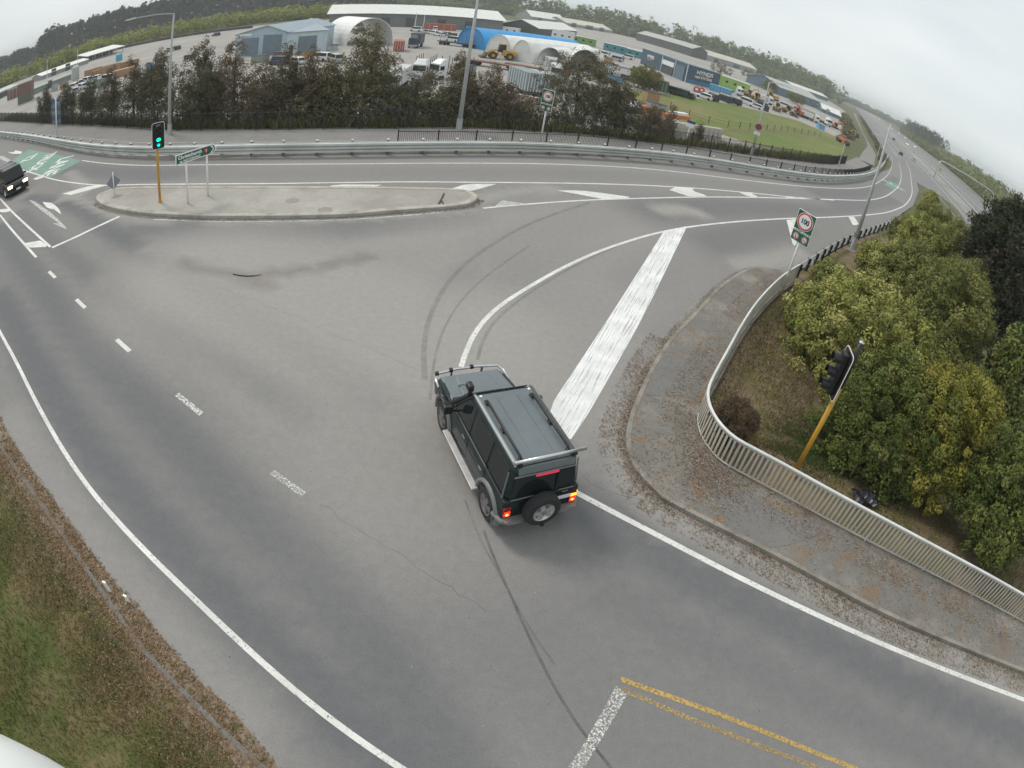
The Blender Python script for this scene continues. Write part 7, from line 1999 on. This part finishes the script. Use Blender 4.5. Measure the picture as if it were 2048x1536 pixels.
for v_, lab in ((54.2, 'steel barrier along the middle of the motorway'), (83, 'steel barrier along the far edge of the motorway')):
    a = uv(66, v_); r = root('motorway_barrier', lab, 'guardrail', (a.x, a.y, LOW))
    pts_ = [(U.x * s, U.y * s, 0) for s in range(0, 700, 10)]
    sweep(pts_, WPROF).build('rail_beam', M_BEAM, r)
    tagm = MB()
    for s in range(0, 700, 5): tagm.box((U.x * s + .1, U.y * s, .35), (.12, .12, .75))
    tag(tagm.build('posts', M_POST, r), kind='stuff')
p = Yd(1935, 452); 
for i, (px, h_) in enumerate((((1855, 412), 1.1),)):
    g_ = G(*px); r = root('marker_post', 'short white marker post above the far ramp shrubs', 'post', (g_.x, g_.y, g_.z))
    MB().box((0, 0, 1.4), (.35, .08, 2.8)).build('post', M_SWHITE, r); MB().box((0, -.05, 2.4), (.3, .02, .3)).build('reflector', M_SRED, r)

# ================================================================== SMALL THINGS
c = G(882, 400, .125); r = root('forked_stick', 'dark forked stick lying on the right end of the island', 'stick', (c.x, c.y, .135))
a_, b_, d_ = G(888, 388, .125) - c, G(877, 409, .125) - c, G(886, 408, .125) - c
for q in (a_, b_, d_): MB().tube([(0, 0, .02), (q.x, q.y, .02)], .035, 5).build('branch', M_BARK, r)
c = G(488, 551); r = root('rubber_strip', 'thin black rubber strip lying on the road before the island', 'debris', (c.x, c.y, .01))
q = [G(*p) - c for p in ((466, 549), (480, 552), (495, 553), (509, 552.5))]
MB().tube([(p.x, p.y, .01) for p in q], .018, 5).build('strip', M_BLK2, r); MB().tube([(q[-1].x, q[-1].y, .01), (q[-1].x + .2, q[-1].y + .12, .02)], .012, 5).build('torn_end', M_BLK2, r)
for (p0, p1), lab in ((((220, 1183), (223, 1166)), 'white marker peg standing among the leaves on the left verge'), (((257, 1203), (257, 1196)), 'short white peg lying at the edge of the left shoulder')):
    g_ = G(*p0); h_ = max(.12, ztop(p1[0], p1[1], g_)) * 2.0; r = root('marker_peg', lab, 'peg', (g_.x, g_.y, -.02))
    MB().box((0, 0, h_ / 2), (.09, .04, h_)).build('peg', M_SWHITE, r); MB().box((0, 0, h_ - .03), (.075, .035, .03)).build('peg_band', M_SGREY, r)
c = G(1726, 1002); r = root('black_sheet', 'crumpled black plastic sheet caught behind the handrail', 'debris', (c.x, c.y, c.z))
rs = random.Random(3); V_ = []; n_ = 9
for i in range(n_):
    for j in range(n_):
        x, y = (i / (n_ - 1) - .5) * .95, (j / (n_ - 1) - .5) * .6
        V_.append((x + rs.gauss(0, .02), y + rs.gauss(0, .02), .06 + .16 * abs(sin(x * 5 + y * 3)) + rs.gauss(0, .025)))
MB().add(V_, [(i * n_ + j, (i + 1) * n_ + j, (i + 1) * n_ + j + 1, i * n_ + j + 1) for i in range(n_ - 1) for j in range(n_ - 1)]).build('sheet', mat('black_film', (.012, .012, .016), .35), r, fix=False)
MB().tube([(-.45, -.1, .1), (0, .05, .28), (.42, .2, .12)], .02, 5).build('tie', M_BLK2, r)
# camera housing seen at the bottom left, on the pole that also carries the camera
w = ray(30, 1815); c = Vector((w.x * .85, w.y * .85, CAM_H + w.z * .85))
r = root('camera_housing', 'white rounded camera housing in the bottom left corner', 'camera housing', (c.x, c.y, c.z))
R_ = .27
MB().ring((0, 0, 0), (0, 0, 1), [(.0001, R_ * .72), (R_ * .35, R_ * .68), (R_ * .65, R_ * .55), (R_ * .88, R_ * .33), (R_ * .98, R_ * .05), (R_, -.05), (R_, -.12), (R_ * .8, -.16), (.0001, -.16)], 40).build('dome', mat('housing_white', (.74, .77, .77), .35, 0, .02), r, smooth=True)
MB().tube([(0, 0, -.15), (-.1, -.3, -.3), (-.25, -.75, -.3)], .03, 8).build('bracket', M_GALV, r)
MB().cyl((-.25, -.8, -c.z), (-.25, -.8, CAM_H - c.z + .8), .11, .08, 12).build('pole', M_LAMPP, r)
# loose grit and small stones on the road
Pn = np.column_stack([RNG.uniform(-12, 14, 700), RNG.uniform(2, 24, 700)])
V, F, tt = leaves(np.column_stack([Pn, np.full(len(Pn), .016)]), np.tile([0, 0, 1.0], (len(Pn), 1)), RNG.uniform(.005, .017, len(Pn)), RNG.uniform(.004, .012, len(Pn)), tints(len(Pn), [(.06, .055, .05, 3), (.12, .10, .08, 2), (.5, .5, .48, .6)]), .1)
tag(obj('road_grit', np_mesh('road_grit', V, F, {'tint': tt}), None, M_LEAFD), 'loose grit and leaf scraps on the road surface', 'grit', kind='stuff')

# ================================================================== the air
hm = bpy.data.materials.new('haze'); hm.use_nodes = True
hn = hm.node_tree; hn.nodes.clear()
ho = hn.nodes.new('ShaderNodeOutputMaterial'); hv_ = hn.nodes.new('ShaderNodeVolumePrincipled')
hv_.inputs['Color'].default_value = (.93, .96, .97, 1); hv_.inputs['Density'].default_value = .00042; hv_.inputs['Anisotropy'].default_value = 0.0
hn.links.new(hv_.outputs[0], ho.inputs['Volume'])
ext = max(abs(float(gx.min())), float(gx.max()), abs(float(gy.min())), float(gy.max())) + 20
hz_ = MB().box((0, 0, (LOW - 1.2 + 34) / 2), (2 * ext, 2 * ext, 34 - LOW + 1.2)).build('haze', hm, None)
tag(hz_, 'thin pale haze over the whole scene', 'haze', kind='stuff')
